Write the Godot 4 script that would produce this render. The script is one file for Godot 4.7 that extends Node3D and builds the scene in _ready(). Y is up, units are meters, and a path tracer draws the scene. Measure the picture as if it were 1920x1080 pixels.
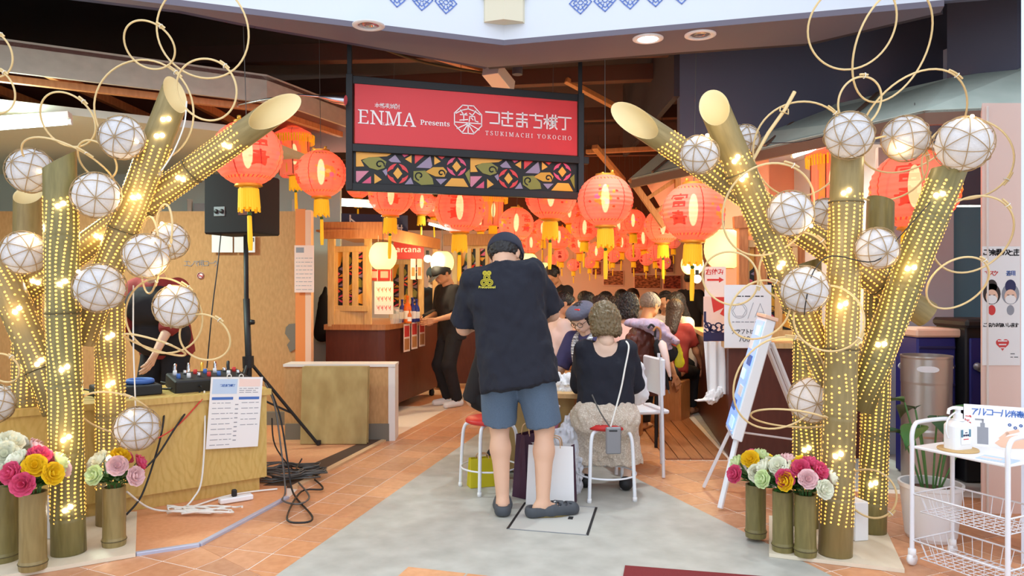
extends Node3D
# Lantern alley market seen from the arcade. P(px, py, d) turns a place seen in the frame into a point d metres away.
const F := 1400.0
const H := 1.33
var M := {}
var names := {}
var rng := RandomNumberGenerator.new()

func P(px: float, py: float, d: float) -> Vector3:
	return Vector3((px - 960.0) / F * d, H - (py - 540.0) / F * d, -d)

func GP(px: float, py: float) -> Vector3:
	return P(px, py, H * F / (py - 540.0))

# ---------------------------------------------------------------- nodes
func thing(called: String, label: String, category: String, at := Vector3.ZERO, group := "") -> Node3D:
	var o := Node3D.new()
	o.name = uniq(called)
	add_child(o)
	o.position = at
	return tag(o, label, category, group)

func uniq(called: String) -> String:
	if not names.has(called):
		names[called] = 0
		return called
	names[called] += 1
	return "%s_%03d" % [called, names[called]]

func tag(o: Node3D, label: String, category: String, group := "") -> Node3D:
	o.set_meta("label", label)
	o.set_meta("category", category)
	if group:
		o.set_meta("group", group)
	return o

func piece(parent: Node3D, called: String, mesh: Mesh, m: Material, world := true, label := "") -> MeshInstance3D:
	var o := MeshInstance3D.new()
	o.mesh = mesh
	o.material_override = m
	var taken := 0
	var nm := called
	while parent.has_node(nm):
		taken += 1
		nm = "%s_%03d" % [called, taken]
	o.name = nm
	parent.add_child(o, true)
	if world:
		o.transform = parent.global_transform.affine_inverse()
	if label:
		o.set_meta("label", label)
	return o

func single(called: String, label: String, category: String, mesh: Mesh, m: Material, at := Vector3.ZERO, group := "") -> MeshInstance3D:
	var o := MeshInstance3D.new()
	o.mesh = mesh
	o.material_override = m
	o.name = uniq(called)
	add_child(o)
	o.position = at
	tag(o, label, category, group)
	return o

func struct(called: String, mesh: Mesh, m: Material, label := "") -> MeshInstance3D:
	var o := MeshInstance3D.new()
	o.mesh = mesh
	o.material_override = m
	o.name = uniq(called)
	add_child(o)
	o.set_meta("kind", "structure")
	if label:
		o.set_meta("label", label)
		o.set_meta("category", "structure")
	return o

# ---------------------------------------------------------------- materials
func mat(key: String, c: Color, rough := 0.7, metal := 0.0) -> StandardMaterial3D:
	var m := StandardMaterial3D.new()
	m.resource_name = key
	m.albedo_color = c
	m.roughness = rough
	m.metallic = metal
	M[key] = m
	return m

func c8(r: int, g: int, b: int) -> Color:
	return Color(r / 255.0, g / 255.0, b / 255.0)

func noise_tex(freq: float, lo: Color, hi: Color, sd := 1, size := 256, normal := false, kind := FastNoiseLite.TYPE_SIMPLEX_SMOOTH, oct := 4) -> NoiseTexture2D:
	var n := FastNoiseLite.new()
	n.noise_type = kind
	n.frequency = freq
	n.seed = sd
	n.fractal_octaves = oct
	var t := NoiseTexture2D.new()
	t.width = size
	t.height = size
	t.seamless = true
	t.noise = n
	if normal:
		t.as_normal_map = true
		t.bump_strength = 6.0
	else:
		var g := Gradient.new()
		g.set_color(0, lo)
		g.set_color(1, hi)
		t.color_ramp = g
	return t

func tri(m: StandardMaterial3D, t: Texture2D, scale: Vector3, normal: Texture2D = null, ns := 0.5, world := true) -> StandardMaterial3D:
	m.albedo_texture = t
	m.uv1_triplanar = true
	m.uv1_world_triplanar = world
	m.uv1_scale = scale
	if normal:
		m.normal_enabled = true
		m.normal_texture = normal
		m.normal_scale = ns
	return m

func glow(m: StandardMaterial3D, c: Color, e: float) -> StandardMaterial3D:
	m.emission_enabled = true
	m.emission = c
	m.emission_energy_multiplier = e
	return m

# ---------------------------------------------------------------- shapes (front faces run clockwise)
func ST() -> SurfaceTool:
	var st := SurfaceTool.new()
	st.begin(Mesh.PRIMITIVE_TRIANGLES)
	return st

func done(st: SurfaceTool) -> ArrayMesh:
	st.generate_normals()
	return st.commit()

func t3(st: SurfaceTool, a: Vector3, b: Vector3, c: Vector3) -> void:
	st.add_vertex(a)
	st.add_vertex(c)
	st.add_vertex(b)

func q4(st: SurfaceTool, a: Vector3, b: Vector3, c: Vector3, d: Vector3) -> void:
	# a b c d run counter-clockwise seen from outside
	t3(st, a, b, c)
	t3(st, a, c, d)

func box(st: SurfaceTool, c: Vector3, s: Vector3, b := Basis.IDENTITY, bev := 0.004) -> void:
	st.set_smooth_group(-1)
	var h := s * 0.5
	bev = minf(bev, minf(h.x, minf(h.y, h.z)) * 0.6)
	if bev <= 0.0002:
		for ax in 3:
			for sg in [-1.0, 1.0]:
				var q := []
				for k in [[-1.0, -1.0], [1.0, -1.0], [1.0, 1.0], [-1.0, 1.0]]:
					var v := Vector3()
					v[ax] = sg * h[ax]
					v[(ax + 1) % 3] = k[0] * h[(ax + 1) % 3]
					v[(ax + 2) % 3] = k[1] * h[(ax + 2) % 3]
					q.append(c + b * v)
				if sg > 0:
					q4(st, q[0], q[1], q[2], q[3])
				else:
					q4(st, q[3], q[2], q[1], q[0])
		return
	var i := h - Vector3(bev, bev, bev)
	var vv := func(ax: int, sx: float, sy: float, sz: float) -> Vector3:
		var v := Vector3(sx * i.x, sy * i.y, sz * i.z)
		v[ax] = [sx, sy, sz][ax] * h[ax]
		return c + b * v
	for ax in 3:
		for sg in [-1.0, 1.0]:
			var q := []
			for k in [[-1.0, -1.0], [1.0, -1.0], [1.0, 1.0], [-1.0, 1.0]]:
				var s3 := [0.0, 0.0, 0.0]
				s3[ax] = sg
				s3[(ax + 1) % 3] = k[0]
				s3[(ax + 2) % 3] = k[1]
				q.append(vv.call(ax, s3[0], s3[1], s3[2]))
			if sg > 0:
				q4(st, q[0], q[1], q[2], q[3])
			else:
				q4(st, q[3], q[2], q[1], q[0])
		# edges along ax
		var a1 := (ax + 1) % 3
		var a2 := (ax + 2) % 3
		for s1 in [-1.0, 1.0]:
			for s2 in [-1.0, 1.0]:
				var lo := [0.0, 0.0, 0.0]
				lo[a1] = s1
				lo[a2] = s2
				var hi := lo.duplicate()
				lo[ax] = -1.0
				hi[ax] = 1.0
				var e0 = vv.call(a1, lo[0], lo[1], lo[2])
				var e1 = vv.call(a1, hi[0], hi[1], hi[2])
				var e2 = vv.call(a2, hi[0], hi[1], hi[2])
				var e3 = vv.call(a2, lo[0], lo[1], lo[2])
				if s1 * s2 > 0:
					q4(st, e3, e2, e1, e0)
				else:
					q4(st, e0, e1, e2, e3)
	for sx in [-1.0, 1.0]:
		for sy in [-1.0, 1.0]:
			for sz in [-1.0, 1.0]:
				var a = vv.call(0, sx, sy, sz)
				var d = vv.call(1, sx, sy, sz)
				var e = vv.call(2, sx, sy, sz)
				if sx * sy * sz > 0:
					t3(st, a, d, e)
				else:
					t3(st, a, e, d)

func boxm(c: Vector3, s: Vector3, b := Basis.IDENTITY, bev := 0.004) -> ArrayMesh:
	var st := ST()
	box(st, c, s, b, bev)
	return done(st)

func yaw(a: float) -> Basis:
	return Basis(Vector3.UP, a)

# a board from a to b (ends of its axis), w wide along side, t thick
func bar(st: SurfaceTool, a: Vector3, b: Vector3, w: float, t: float, side := Vector3.ZERO, bev := 0.003) -> void:
	var y := (b - a).normalized()
	if side == Vector3.ZERO:
		side = Vector3.UP.cross(y)
		if side.length() < 0.01:
			side = Vector3.RIGHT
	var x := (side - y * side.dot(y)).normalized()
	var z := x.cross(y)
	box(st, (a + b) * 0.5, Vector3(w, a.distance_to(b), t), Basis(x, y, z), bev)

func frame_of(y: Vector3) -> Basis:
	y = y.normalized()
	var x := Vector3.FORWARD.cross(y)
	if x.length() < 0.05:
		x = Vector3.RIGHT.cross(y)
	x = x.normalized()
	return Basis(x, y, x.cross(y))

func tube(st: SurfaceTool, pts: Array, r, n := 8, closed := false) -> void:
	st.set_smooth_group(0)
	var rings := []
	var m := pts.size()
	var x := Vector3.ZERO
	for i in m:
		var p: Vector3 = pts[i]
		var pa: Vector3 = pts[(i - 1 + m) % m] if closed else pts[maxi(i - 1, 0)]
		var pb: Vector3 = pts[(i + 1) % m] if closed else pts[mini(i + 1, m - 1)]
		var y := (pb - pa).normalized()
		if x == Vector3.ZERO:
			x = frame_of(y).x
		x = (x - y * x.dot(y)).normalized()
		var z := x.cross(y)
		var rr: float = r[i] if r is Array else r
		var ring := []
		for k in n:
			var a := TAU * k / n
			ring.append(p + (x * cos(a) + z * sin(a)) * rr)
		rings.append(ring)
	for i in (m if closed else m - 1):
		var r0: Array = rings[i]
		var r1: Array = rings[(i + 1) % m]
		for k in n:
			var k2 := (k + 1) % n
			q4(st, r0[k2], r0[k], r1[k], r1[k2])
	if not closed:
		st.set_smooth_group(1)
		for k in range(1, n - 1):
			t3(st, rings[0][0], rings[0][k], rings[0][k + 1])
			t3(st, rings[m - 1][0], rings[m - 1][k + 1], rings[m - 1][k])

func tubem(pts: Array, r, n := 8, closed := false) -> ArrayMesh:
	var st := ST()
	tube(st, pts, r, n, closed)
	return done(st)

# lathe: profile of Vector2(radius, height) from bottom to top, outside to the right; sharp[i] breaks the shading
func lathe(st: SurfaceTool, prof: Array, n := 24, xf := Transform3D.IDENTITY, smooth := true) -> void:
	for i in prof.size() - 1:
		st.set_smooth_group(0 if smooth else i)
		var a: Vector2 = prof[i]
		var b: Vector2 = prof[i + 1]
		for k in n:
			var u0 := TAU * k / n
			var u1 := TAU * (k + 1) / n
			if k == n - 1:
				u1 = 0.0
			var p := []
			for e in [[a, u0], [a, u1], [b, u1], [b, u0]]:
				p.append(xf * Vector3(e[0].x * cos(e[1]), e[0].y, -e[0].x * sin(e[1])))
			var v0 := 1.0 - float(i) / (prof.size() - 1)
			var v1 := 1.0 - float(i + 1) / (prof.size() - 1)
			var uv := [Vector2(float(k) / n, v0), Vector2(float(k + 1) / n, v0), Vector2(float(k + 1) / n, v1), Vector2(float(k) / n, v1)]
			for tr in [[0, 1, 2], [0, 2, 3]]:
				if (p[tr[0]] - p[tr[1]]).length_squared() < 1e-14 or (p[tr[1]] - p[tr[2]]).length_squared() < 1e-14 or (p[tr[0]] - p[tr[2]]).length_squared() < 1e-14:
					continue
				for j in [tr[0], tr[2], tr[1]]:
					st.set_uv(uv[j])
					st.add_vertex(p[j])

func lathem(prof: Array, n := 24, xf := Transform3D.IDENTITY, smooth := true) -> ArrayMesh:
	var st := ST()
	lathe(st, prof, n, xf, smooth)
	return done(st)

func ball(st: SurfaceTool, c: Vector3, r: Vector3, n := 12, m := 8) -> void:
	var prof := []
	for i in m + 1:
		var a := -PI / 2 + PI * i / m
		prof.append(Vector2(maxf(cos(a), 0.0) if i > 0 and i < m else 0.0, sin(a)))
	lathe(st, prof, n, Transform3D(Basis.from_scale(r), c))

# a flat polygon (x, y) given thickness h along z of xf
func prism(st: SurfaceTool, poly: PackedVector2Array, h: float, xf := Transform3D.IDENTITY) -> void:
	if poly.size() < 3:
		return
	st.set_smooth_group(-1)
	if Geometry2D.is_polygon_clockwise(poly):
		poly = poly.duplicate()
		poly.reverse()
	var ix := Geometry2D.triangulate_polygon(poly)
	var flip := xf.basis.determinant() < 0
	for i in range(0, ix.size(), 3):
		var a := poly[ix[i]]
		var b := poly[ix[i + 1]]
		var c := poly[ix[i + 2]]
		if (b - a).cross(c - a) < 0:
			var s := b
			b = c
			c = s
		if flip:
			var s := b
			b = c
			c = s
		t3(st, xf * Vector3(a.x, a.y, h), xf * Vector3(b.x, b.y, h), xf * Vector3(c.x, c.y, h))
		t3(st, xf * Vector3(a.x, a.y, 0), xf * Vector3(c.x, c.y, 0), xf * Vector3(b.x, b.y, 0))
	for i in poly.size():
		var a := poly[i]
		var b := poly[(i + 1) % poly.size()]
		if flip:
			q4(st, xf * Vector3(b.x, b.y, 0), xf * Vector3(a.x, a.y, 0), xf * Vector3(a.x, a.y, h), xf * Vector3(b.x, b.y, h))
		else:
			q4(st, xf * Vector3(a.x, a.y, 0), xf * Vector3(b.x, b.y, 0), xf * Vector3(b.x, b.y, h), xf * Vector3(a.x, a.y, h))

func prismm(poly: PackedVector2Array, h: float, xf := Transform3D.IDENTITY) -> ArrayMesh:
	var st := ST()
	prism(st, poly, h, xf)
	return done(st)

# a slab on the ground: polygon of (x, depth), from y0 up to y1
func slab(poly: Array, y0: float, y1: float) -> ArrayMesh:
	var p := PackedVector2Array()
	for v in poly:
		p.append(Vector2(v.x, v.y))
	return prismm(p, y1 - y0, Transform3D(Basis(Vector3(1, 0, 0), Vector3(0, 0, -1), Vector3(0, 1, 0)), Vector3(0, y0, 0)))

# an upright wall from a to b (x, depth), thick on the far side
func wallm(a: Vector2, b: Vector2, y0: float, y1: float, t := 0.1) -> ArrayMesh:
	var d := b - a
	var n := Vector2(-d.y, d.x).normalized() * t
	return slab([a, b, b + n, a + n], y0, y1)

# ---------------------------------------------------------------- lettering: strokes on a 0..9 grid, y down
const GL := {
	"本": "0393 4049 4307 4397 2767", "格": "0242 2029 2205 2245 6044 5182 8145 5497 5686 8689 8959 5956", "麦": "1181 5055 2373 0595 5507 3575 7539 4699",
	"焼": "2025 2509 2549 0213 4433 4292 7054 4494 4696 6639 8689 8999", "酎": "0040 0242 4249 4909 0902 1022 3032 0646 5393 8089 8979 6566",
	"エ": "1181 5158 0898", "ン": "1123 0949 4993", "マ": "0181 8154 3369",
	"つ": "0191 9198 9838", "き": "1181 1484 5057 1616 1619 1989", "ま": "1181 1484 5059 5919 1916 1686 8689", "ち": "0191 4044 4484 8489 8939",
	"横": "0333 2029 2306 2336 4292 6054 8084 4494 5557 8587 5585 5787 7547 6849 8899 7487", "丁": "0191 5159 5939",
	"ご": "1161 0608 0868 7082 8092", "来": "1282 0595 5059 2334 8374 5509 5599", "場": "0333 2028 0737 4080 8084 8444 4440 4282 4696 5639 6886 9689 8979 7659",
	"の": "5145 4528 2816 1613 1341 4181 8195 9568", "と": "2144 7333 3317 1749 4989", "は": "1013 1319 4393 7079 7938 3847 4788 8899",
	"ス": "1181 8109 5499", "ク": "3013 3282 8229", "着": "2031 7061 1191 2383 0595 5055 3519 3585 8589 8939 3935 3787", "用": "1018 1080 8089 1383 1686 5059",
	"協": "0333 2029 4181 6024 8184 3555 4638 5559 7696 7659 9699", "力": "1282 8288 8868 4044 4409", "お": "1272 4048 4828 2816 1646 4674 7486 8678 8292",
	"願": "0141 1027 2545 2747 2529 5191 5393 5357 9397 5797 5595 6849 8899", "い": "1216 1638 7187", "し": "2027 2749 4977 7785", "す": "0292 5057 5737 3735 3555 5759 5929",
	"ア": "1181 8154 5337 3729", "ル": "2016 1609 6069 6994", "コ": "1181 8188 1888", "ー": "0494", "消": "1122 0324 0927 6054 4143 8173 4484 4449 8489 4686",
	"毒": "1181 2283 0494 5044 2528 2585 8588 2888 0696 5569", "液": "1122 0324 0927 3292 6042 5036 4549 7094 7383 8369 6594",
	"ラ": "1171 0383 8348", "フ": "1181 8139", "ト": "3039 3376", "ビ": "1118 1878 1472 7082 8092", "自": "4031 1282 1219 8289 1484 1686 1989",
	"由": "1383 1319 8389 5059 1686 1989", "に": "1013 1319 4282 4748 4888", "使": "2013 1219 4292 6067 4484 4446 8486 4686 6749 5699", "く": "6124 2479",
	"だ": "0252 3119 5484 5788 7082 8192", "さ": "1282 4175 2628 2878", "富": "5051 0191 0103 9193 2373 3464 2686 2629 8689 2989 5659 2787", "貴": "2171 2173 7173 2373 5054 0494 2588 8588 2585 2686 2787 2888 3819 6889",
	"八": "3009 6099", "右": "0292 4009 2585 2529 8589 2989", "休": "2004 1219 3292 6059 5236 6295", "み": "1151 5128 2807 4686 8279",
}

func strokes_of(ch: String) -> Array:
	var out := []
	if GL.has(ch):
		for s in GL[ch].split(" "):
			var line := []
			for i in range(0, s.length() - 1, 2):
				line.append(Vector2(float(s[i]) / 9.0, float(s[i + 1]) / 9.0))
			out.append(line)
	return out

# strokes as thin raised ribbons on the plane of xf (x right, y up, z out of the sheet)
func stroke(st: SurfaceTool, pts: Array, w: float, xf: Transform3D, h := 0.0012) -> void:
	for i in pts.size() - 1:
		var a: Vector2 = pts[i]
		var b: Vector2 = pts[i + 1]
		var d := (b - a).normalized() * w * 0.5
		var n := Vector2(-d.y, d.x)
		prism(st, PackedVector2Array([a - d - n, b + d - n, b + d + n, a - d + n]), h, xf)

func write(st: SurfaceTool, text: String, size: float, w: float, xf: Transform3D, step := 1.12, vertical := false, h := 0.0012) -> void:
	for i in text.length():
		var o := Vector2(0, -i * size * step) if vertical else Vector2(i * size * step, 0)
		for s in strokes_of(text[i]):
			var pts := []
			for p in s:
				pts.append(o + Vector2(p.x * size, -p.y * size))
			stroke(st, pts, w, xf, h)

func latin(text: String, size: float, serif := true, bold := false, depth := 0.002) -> TextMesh:
	var t := TextMesh.new()
	var f := SystemFont.new()
	f.font_names = PackedStringArray(["Droid Serif" if serif else "Droid Sans"])
	f.font_weight = 700 if bold else 400
	t.font = f
	t.text = text
	t.font_size = 64
	t.pixel_size = size / 46.0
	t.depth = depth
	t.curve_step = 2.0
	t.horizontal_alignment = HORIZONTAL_ALIGNMENT_LEFT
	t.vertical_alignment = VERTICAL_ALIGNMENT_CENTER
	return t

# the plane of a sheet: origin at its top left corner, x along it, y up, z out of it
func sheet_xf(tl: Vector3, x: Vector3, up := Vector3.UP) -> Transform3D:
	x = x.normalized()
	var z := x.cross(up).normalized()
	return Transform3D(Basis(x, z.cross(x), z), tl)

func rect(st: SurfaceTool, x0: float, y0: float, x1: float, y1: float, xf: Transform3D, h := 0.001) -> void:
	prism(st, PackedVector2Array([Vector2(x0, -y1), Vector2(x1, -y1), Vector2(x1, -y0), Vector2(x0, -y0)]), h, xf)

func _ready() -> void:
	rng.seed = 11
	# camera
	var cam := Camera3D.new()
	cam.name = "camera"
	cam.keep_aspect = Camera3D.KEEP_HEIGHT
	cam.fov = rad_to_deg(2.0 * atan(540.0 / F))
	cam.near = 0.05
	cam.far = 100.0
	add_child(cam)
	cam.position = Vector3(0, H, 0)
	cam.current = true
	# the bright arcade behind the camera and above it
	var we := WorldEnvironment.new()
	we.name = "environment"
	var e := Environment.new()
	e.background_mode = Environment.BG_COLOR
	e.background_color = Color(0.90, 0.94, 1.0)
	e.background_energy_multiplier = 1.0
	e.tonemap_mode = Environment.TONE_MAPPER_LINEAR
	e.tonemap_exposure = 1.6
	e.sdfgi_enabled = true
	e.ssao_enabled = true
	e.ssil_enabled = true
	we.environment = e
	add_child(we)
	area_light("arcade_ceiling_light", Vector3(0.2, 5.6, 0.6), Vector3(0, 0.6, -5), Vector2(3.0, 2.0), Color(0.93, 0.96, 1.0), 4.6)
	materials()
	shell()
	floors()
	stall_left()
	stall_right()
	make_kit()
	build_objects()

func area_light(called: String, at: Vector3, towards: Vector3, size: Vector2, c: Color, energy: float) -> void:
	var l := AreaLight3D.new()
	l.name = uniq(called)
	l.area_size = size
	l.light_color = c
	l.light_energy = energy
	l.area_range = 30.0
	l.shadow_enabled = true
	add_child(l)
	var up := Vector3.UP if absf((towards - at).normalized().y) < 0.98 else Vector3.FORWARD
	l.look_at_from_position(at, towards, up)

func omni(parent: Node3D, at: Vector3, c: Color, energy: float, size := 0.05) -> OmniLight3D:
	var l := OmniLight3D.new()
	l.name = "light"
	l.light_color = c
	l.light_energy = energy
	l.light_size = size
	l.omni_range = 20.0
	l.omni_attenuation = 2.0
	l.shadow_enabled = true
	parent.add_child(l, true)
	l.position = at
	return l

func materials() -> void:
	tri(mat("concrete", Color.WHITE, 0.62), noise_tex(0.02, c8(172, 170, 160), c8(196, 194, 184), 2), Vector3(.9, .9, .9))
	for i in 4:
		tri(mat("tile%d" % i, [Color(1, 1, 1), Color(.95, .93, .92), Color(1, .97, .93), Color(.92, .92, .93)][i], 0.42), noise_tex(0.03, c8(208, 146, 104), c8(224, 166, 124), 5), Vector3(2, 2, 2))
	mat("grout", c8(238, 222, 206), .9)
	tri(mat("vinyl", Color.WHITE, .5), noise_tex(.05, c8(218, 150, 104), c8(230, 166, 120), 8), Vector3(2, 2, 2))
	mat("trim_metal", c8(190, 195, 215), .4, .3)
	mat("threshold", c8(214, 172, 128), .6)
	mat("channel", c8(82, 58, 42), .8)
	mat("fascia", c8(216, 222, 230), .55)
	mat("soffit", c8(112, 106, 118), .8)
	mat("cream", c8(222, 214, 188), .7)
	mat("motif", c8(96, 126, 200), .6)
	mat("navy_wall", c8(56, 54, 84), .85)
	mat("slate_wall", c8(92, 92, 108), .85)
	mat("dark_ceiling", c8(58, 48, 54), .9)
	mat("beam_dark", c8(92, 58, 44), .8)
	tri(mat("valance", Color.WHITE, .85), noise_tex(.03, c8(176, 166, 150), c8(196, 186, 168), 14), Vector3(1.2, 1.2, 1.2))
	mat("underside", c8(120, 66, 58), .85)
	mat("stall_ceiling", c8(214, 222, 206), .7)
	mat("pale_wall", c8(206, 220, 218), .8)
	mat("blue_white", c8(222, 226, 240), .7)
	mat("salmon", c8(246, 164, 134), .75)
	mat("pillar", c8(242, 212, 198), .6)
	mat("column", c8(216, 222, 232), .5)
	mat("hall_wall", c8(228, 208, 190), .8)
	tri(mat("panel_board", Color.WHITE, .75), noise_tex(.09, c8(186, 138, 86), c8(206, 156, 104), 21, 256, false, FastNoiseLite.TYPE_SIMPLEX_SMOOTH, 5), Vector3(1.4, .5, 1.4))
	mat("edge_orange", c8(236, 140, 72), .6)
	mat("edge_pink", c8(240, 196, 168), .6)
	mat("skirting", c8(122, 112, 98), .6)
	mat("white_paint", c8(232, 222, 214), .5)
	tri(mat("awning", Color.WHITE, .75), noise_tex(.02, c8(186, 200, 186), c8(204, 214, 200), 31), Vector3(1, 1, 1))
	mat("eave_brown", c8(120, 90, 72), .6)
	mat("teal", c8(86, 130, 150), .6)
	mat("grey_panel", c8(186, 190, 200), .6)
	var wood := noise_tex(.025, c8(176, 112, 62), c8(206, 142, 88), 41, 256, false, FastNoiseLite.TYPE_SIMPLEX_SMOOTH, 3)
	tri(mat("wood", Color.WHITE, .55), wood, Vector3(6, .8, 6))
	tri(mat("wood_pale", Color.WHITE, .55), noise_tex(.025, c8(206, 164, 104), c8(226, 190, 134), 42), Vector3(6, .8, 6))
	tri(mat("plank", Color.WHITE, .38), noise_tex(.02, c8(150, 92, 56), c8(182, 120, 78), 43), Vector3(6, 6, .5))
	tri(mat("counter_brown", Color.WHITE, .4), noise_tex(.03, c8(92, 44, 32), c8(104, 52, 38), 44), Vector3(3, .6, 3))
	tri(mat("plywood", Color.WHITE, .7), noise_tex(.012, c8(158, 128, 74), c8(190, 164, 108), 45), Vector3(1.6, .8, 1.6))
	tri(mat("plywood_pale", Color.WHITE, .65), noise_tex(.015, c8(216, 200, 172), c8(232, 220, 196), 46), Vector3(1.5, 1.5, .6))
	mat("counter_wood", Color.WHITE, .42)
	M.counter_wood.albedo_texture = cathedral()
	M.counter_wood.uv1_triplanar = true
	M.counter_wood.uv1_scale = Vector3(.95, 1.25, .95)
	mat("black", c8(26, 26, 28), .55)
	mat("black_matte", c8(30, 28, 30), .9)
	mat("white", c8(240, 240, 240), .5)
	mat("white_metal", c8(236, 238, 242), .3)
	mat("grey_metal", c8(150, 152, 156), .35, .6)
	mat("chrome", c8(205, 205, 208), .22, 1.0)
	mat("steel", c8(196, 190, 184), .34, .9)
	mat("gold", c8(222, 170, 60), .4, .5)
	mat("skin", c8(222, 176, 146), .55)
	mat("skin_fair", c8(232, 196, 172), .55)
	mat("skin_warm", c8(206, 152, 116), .55)
	mat("eye", c8(34, 26, 24), .3)
	mat("lips", c8(184, 104, 96), .5)
	mat("hair_black", c8(30, 26, 26), .5)
	mat("hair_dark", c8(52, 36, 30), .5)
	mat("hair_grey", c8(136, 126, 120), .6)
	mat("red_paint", c8(206, 44, 40), .45)
	mat("print_red", c8(214, 58, 54), .6)
	mat("print_black", c8(36, 34, 36), .6)
	mat("print_blue", c8(74, 116, 190), .6)
	mat("print_navy", c8(38, 36, 84), .6)
	mat("print_grey", c8(150, 152, 160), .6)
	mat("print_yellow", c8(226, 210, 60), .6)
	mat("paper", c8(242, 240, 238), .7)
	mat("paper_pink", c8(246, 218, 206), .7)
	mat("paper_blue", c8(196, 216, 238), .7)

# plain-sawn boards: arches of grain, computed
func cathedral() -> ImageTexture:
	var n := FastNoiseLite.new()
	n.seed = 5
	n.frequency = .012
	var im := Image.create(512, 512, false, Image.FORMAT_RGB8)
	var a := c8(196, 158, 78)
	var b := c8(214, 180, 104)
	for y in 512:
		for x in 512:
			var u := (fmod(x, 128.0) - 64.0) / 64.0
			var k := int(x / 128.0)
			var v := y / 512.0
			var s := n.get_noise_2d(x * 1.2, y * .35 + k * 300.0)
			var r := sqrt(u * u * 1.6 + .02) * 5.0 + absf(v - .5 - .12 * (k % 3 - 1)) * 5.5 + s * 1.6
			var g := .5 + .5 * sin(r * 5.0)
			g = pow(g, 3.0)
			im.set_pixel(x, y, b.lerp(a, g * .75 + .1 * n.get_noise_2d(x * 14.0, y * .8)))
	return ImageTexture.create_from_image(im)

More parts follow.
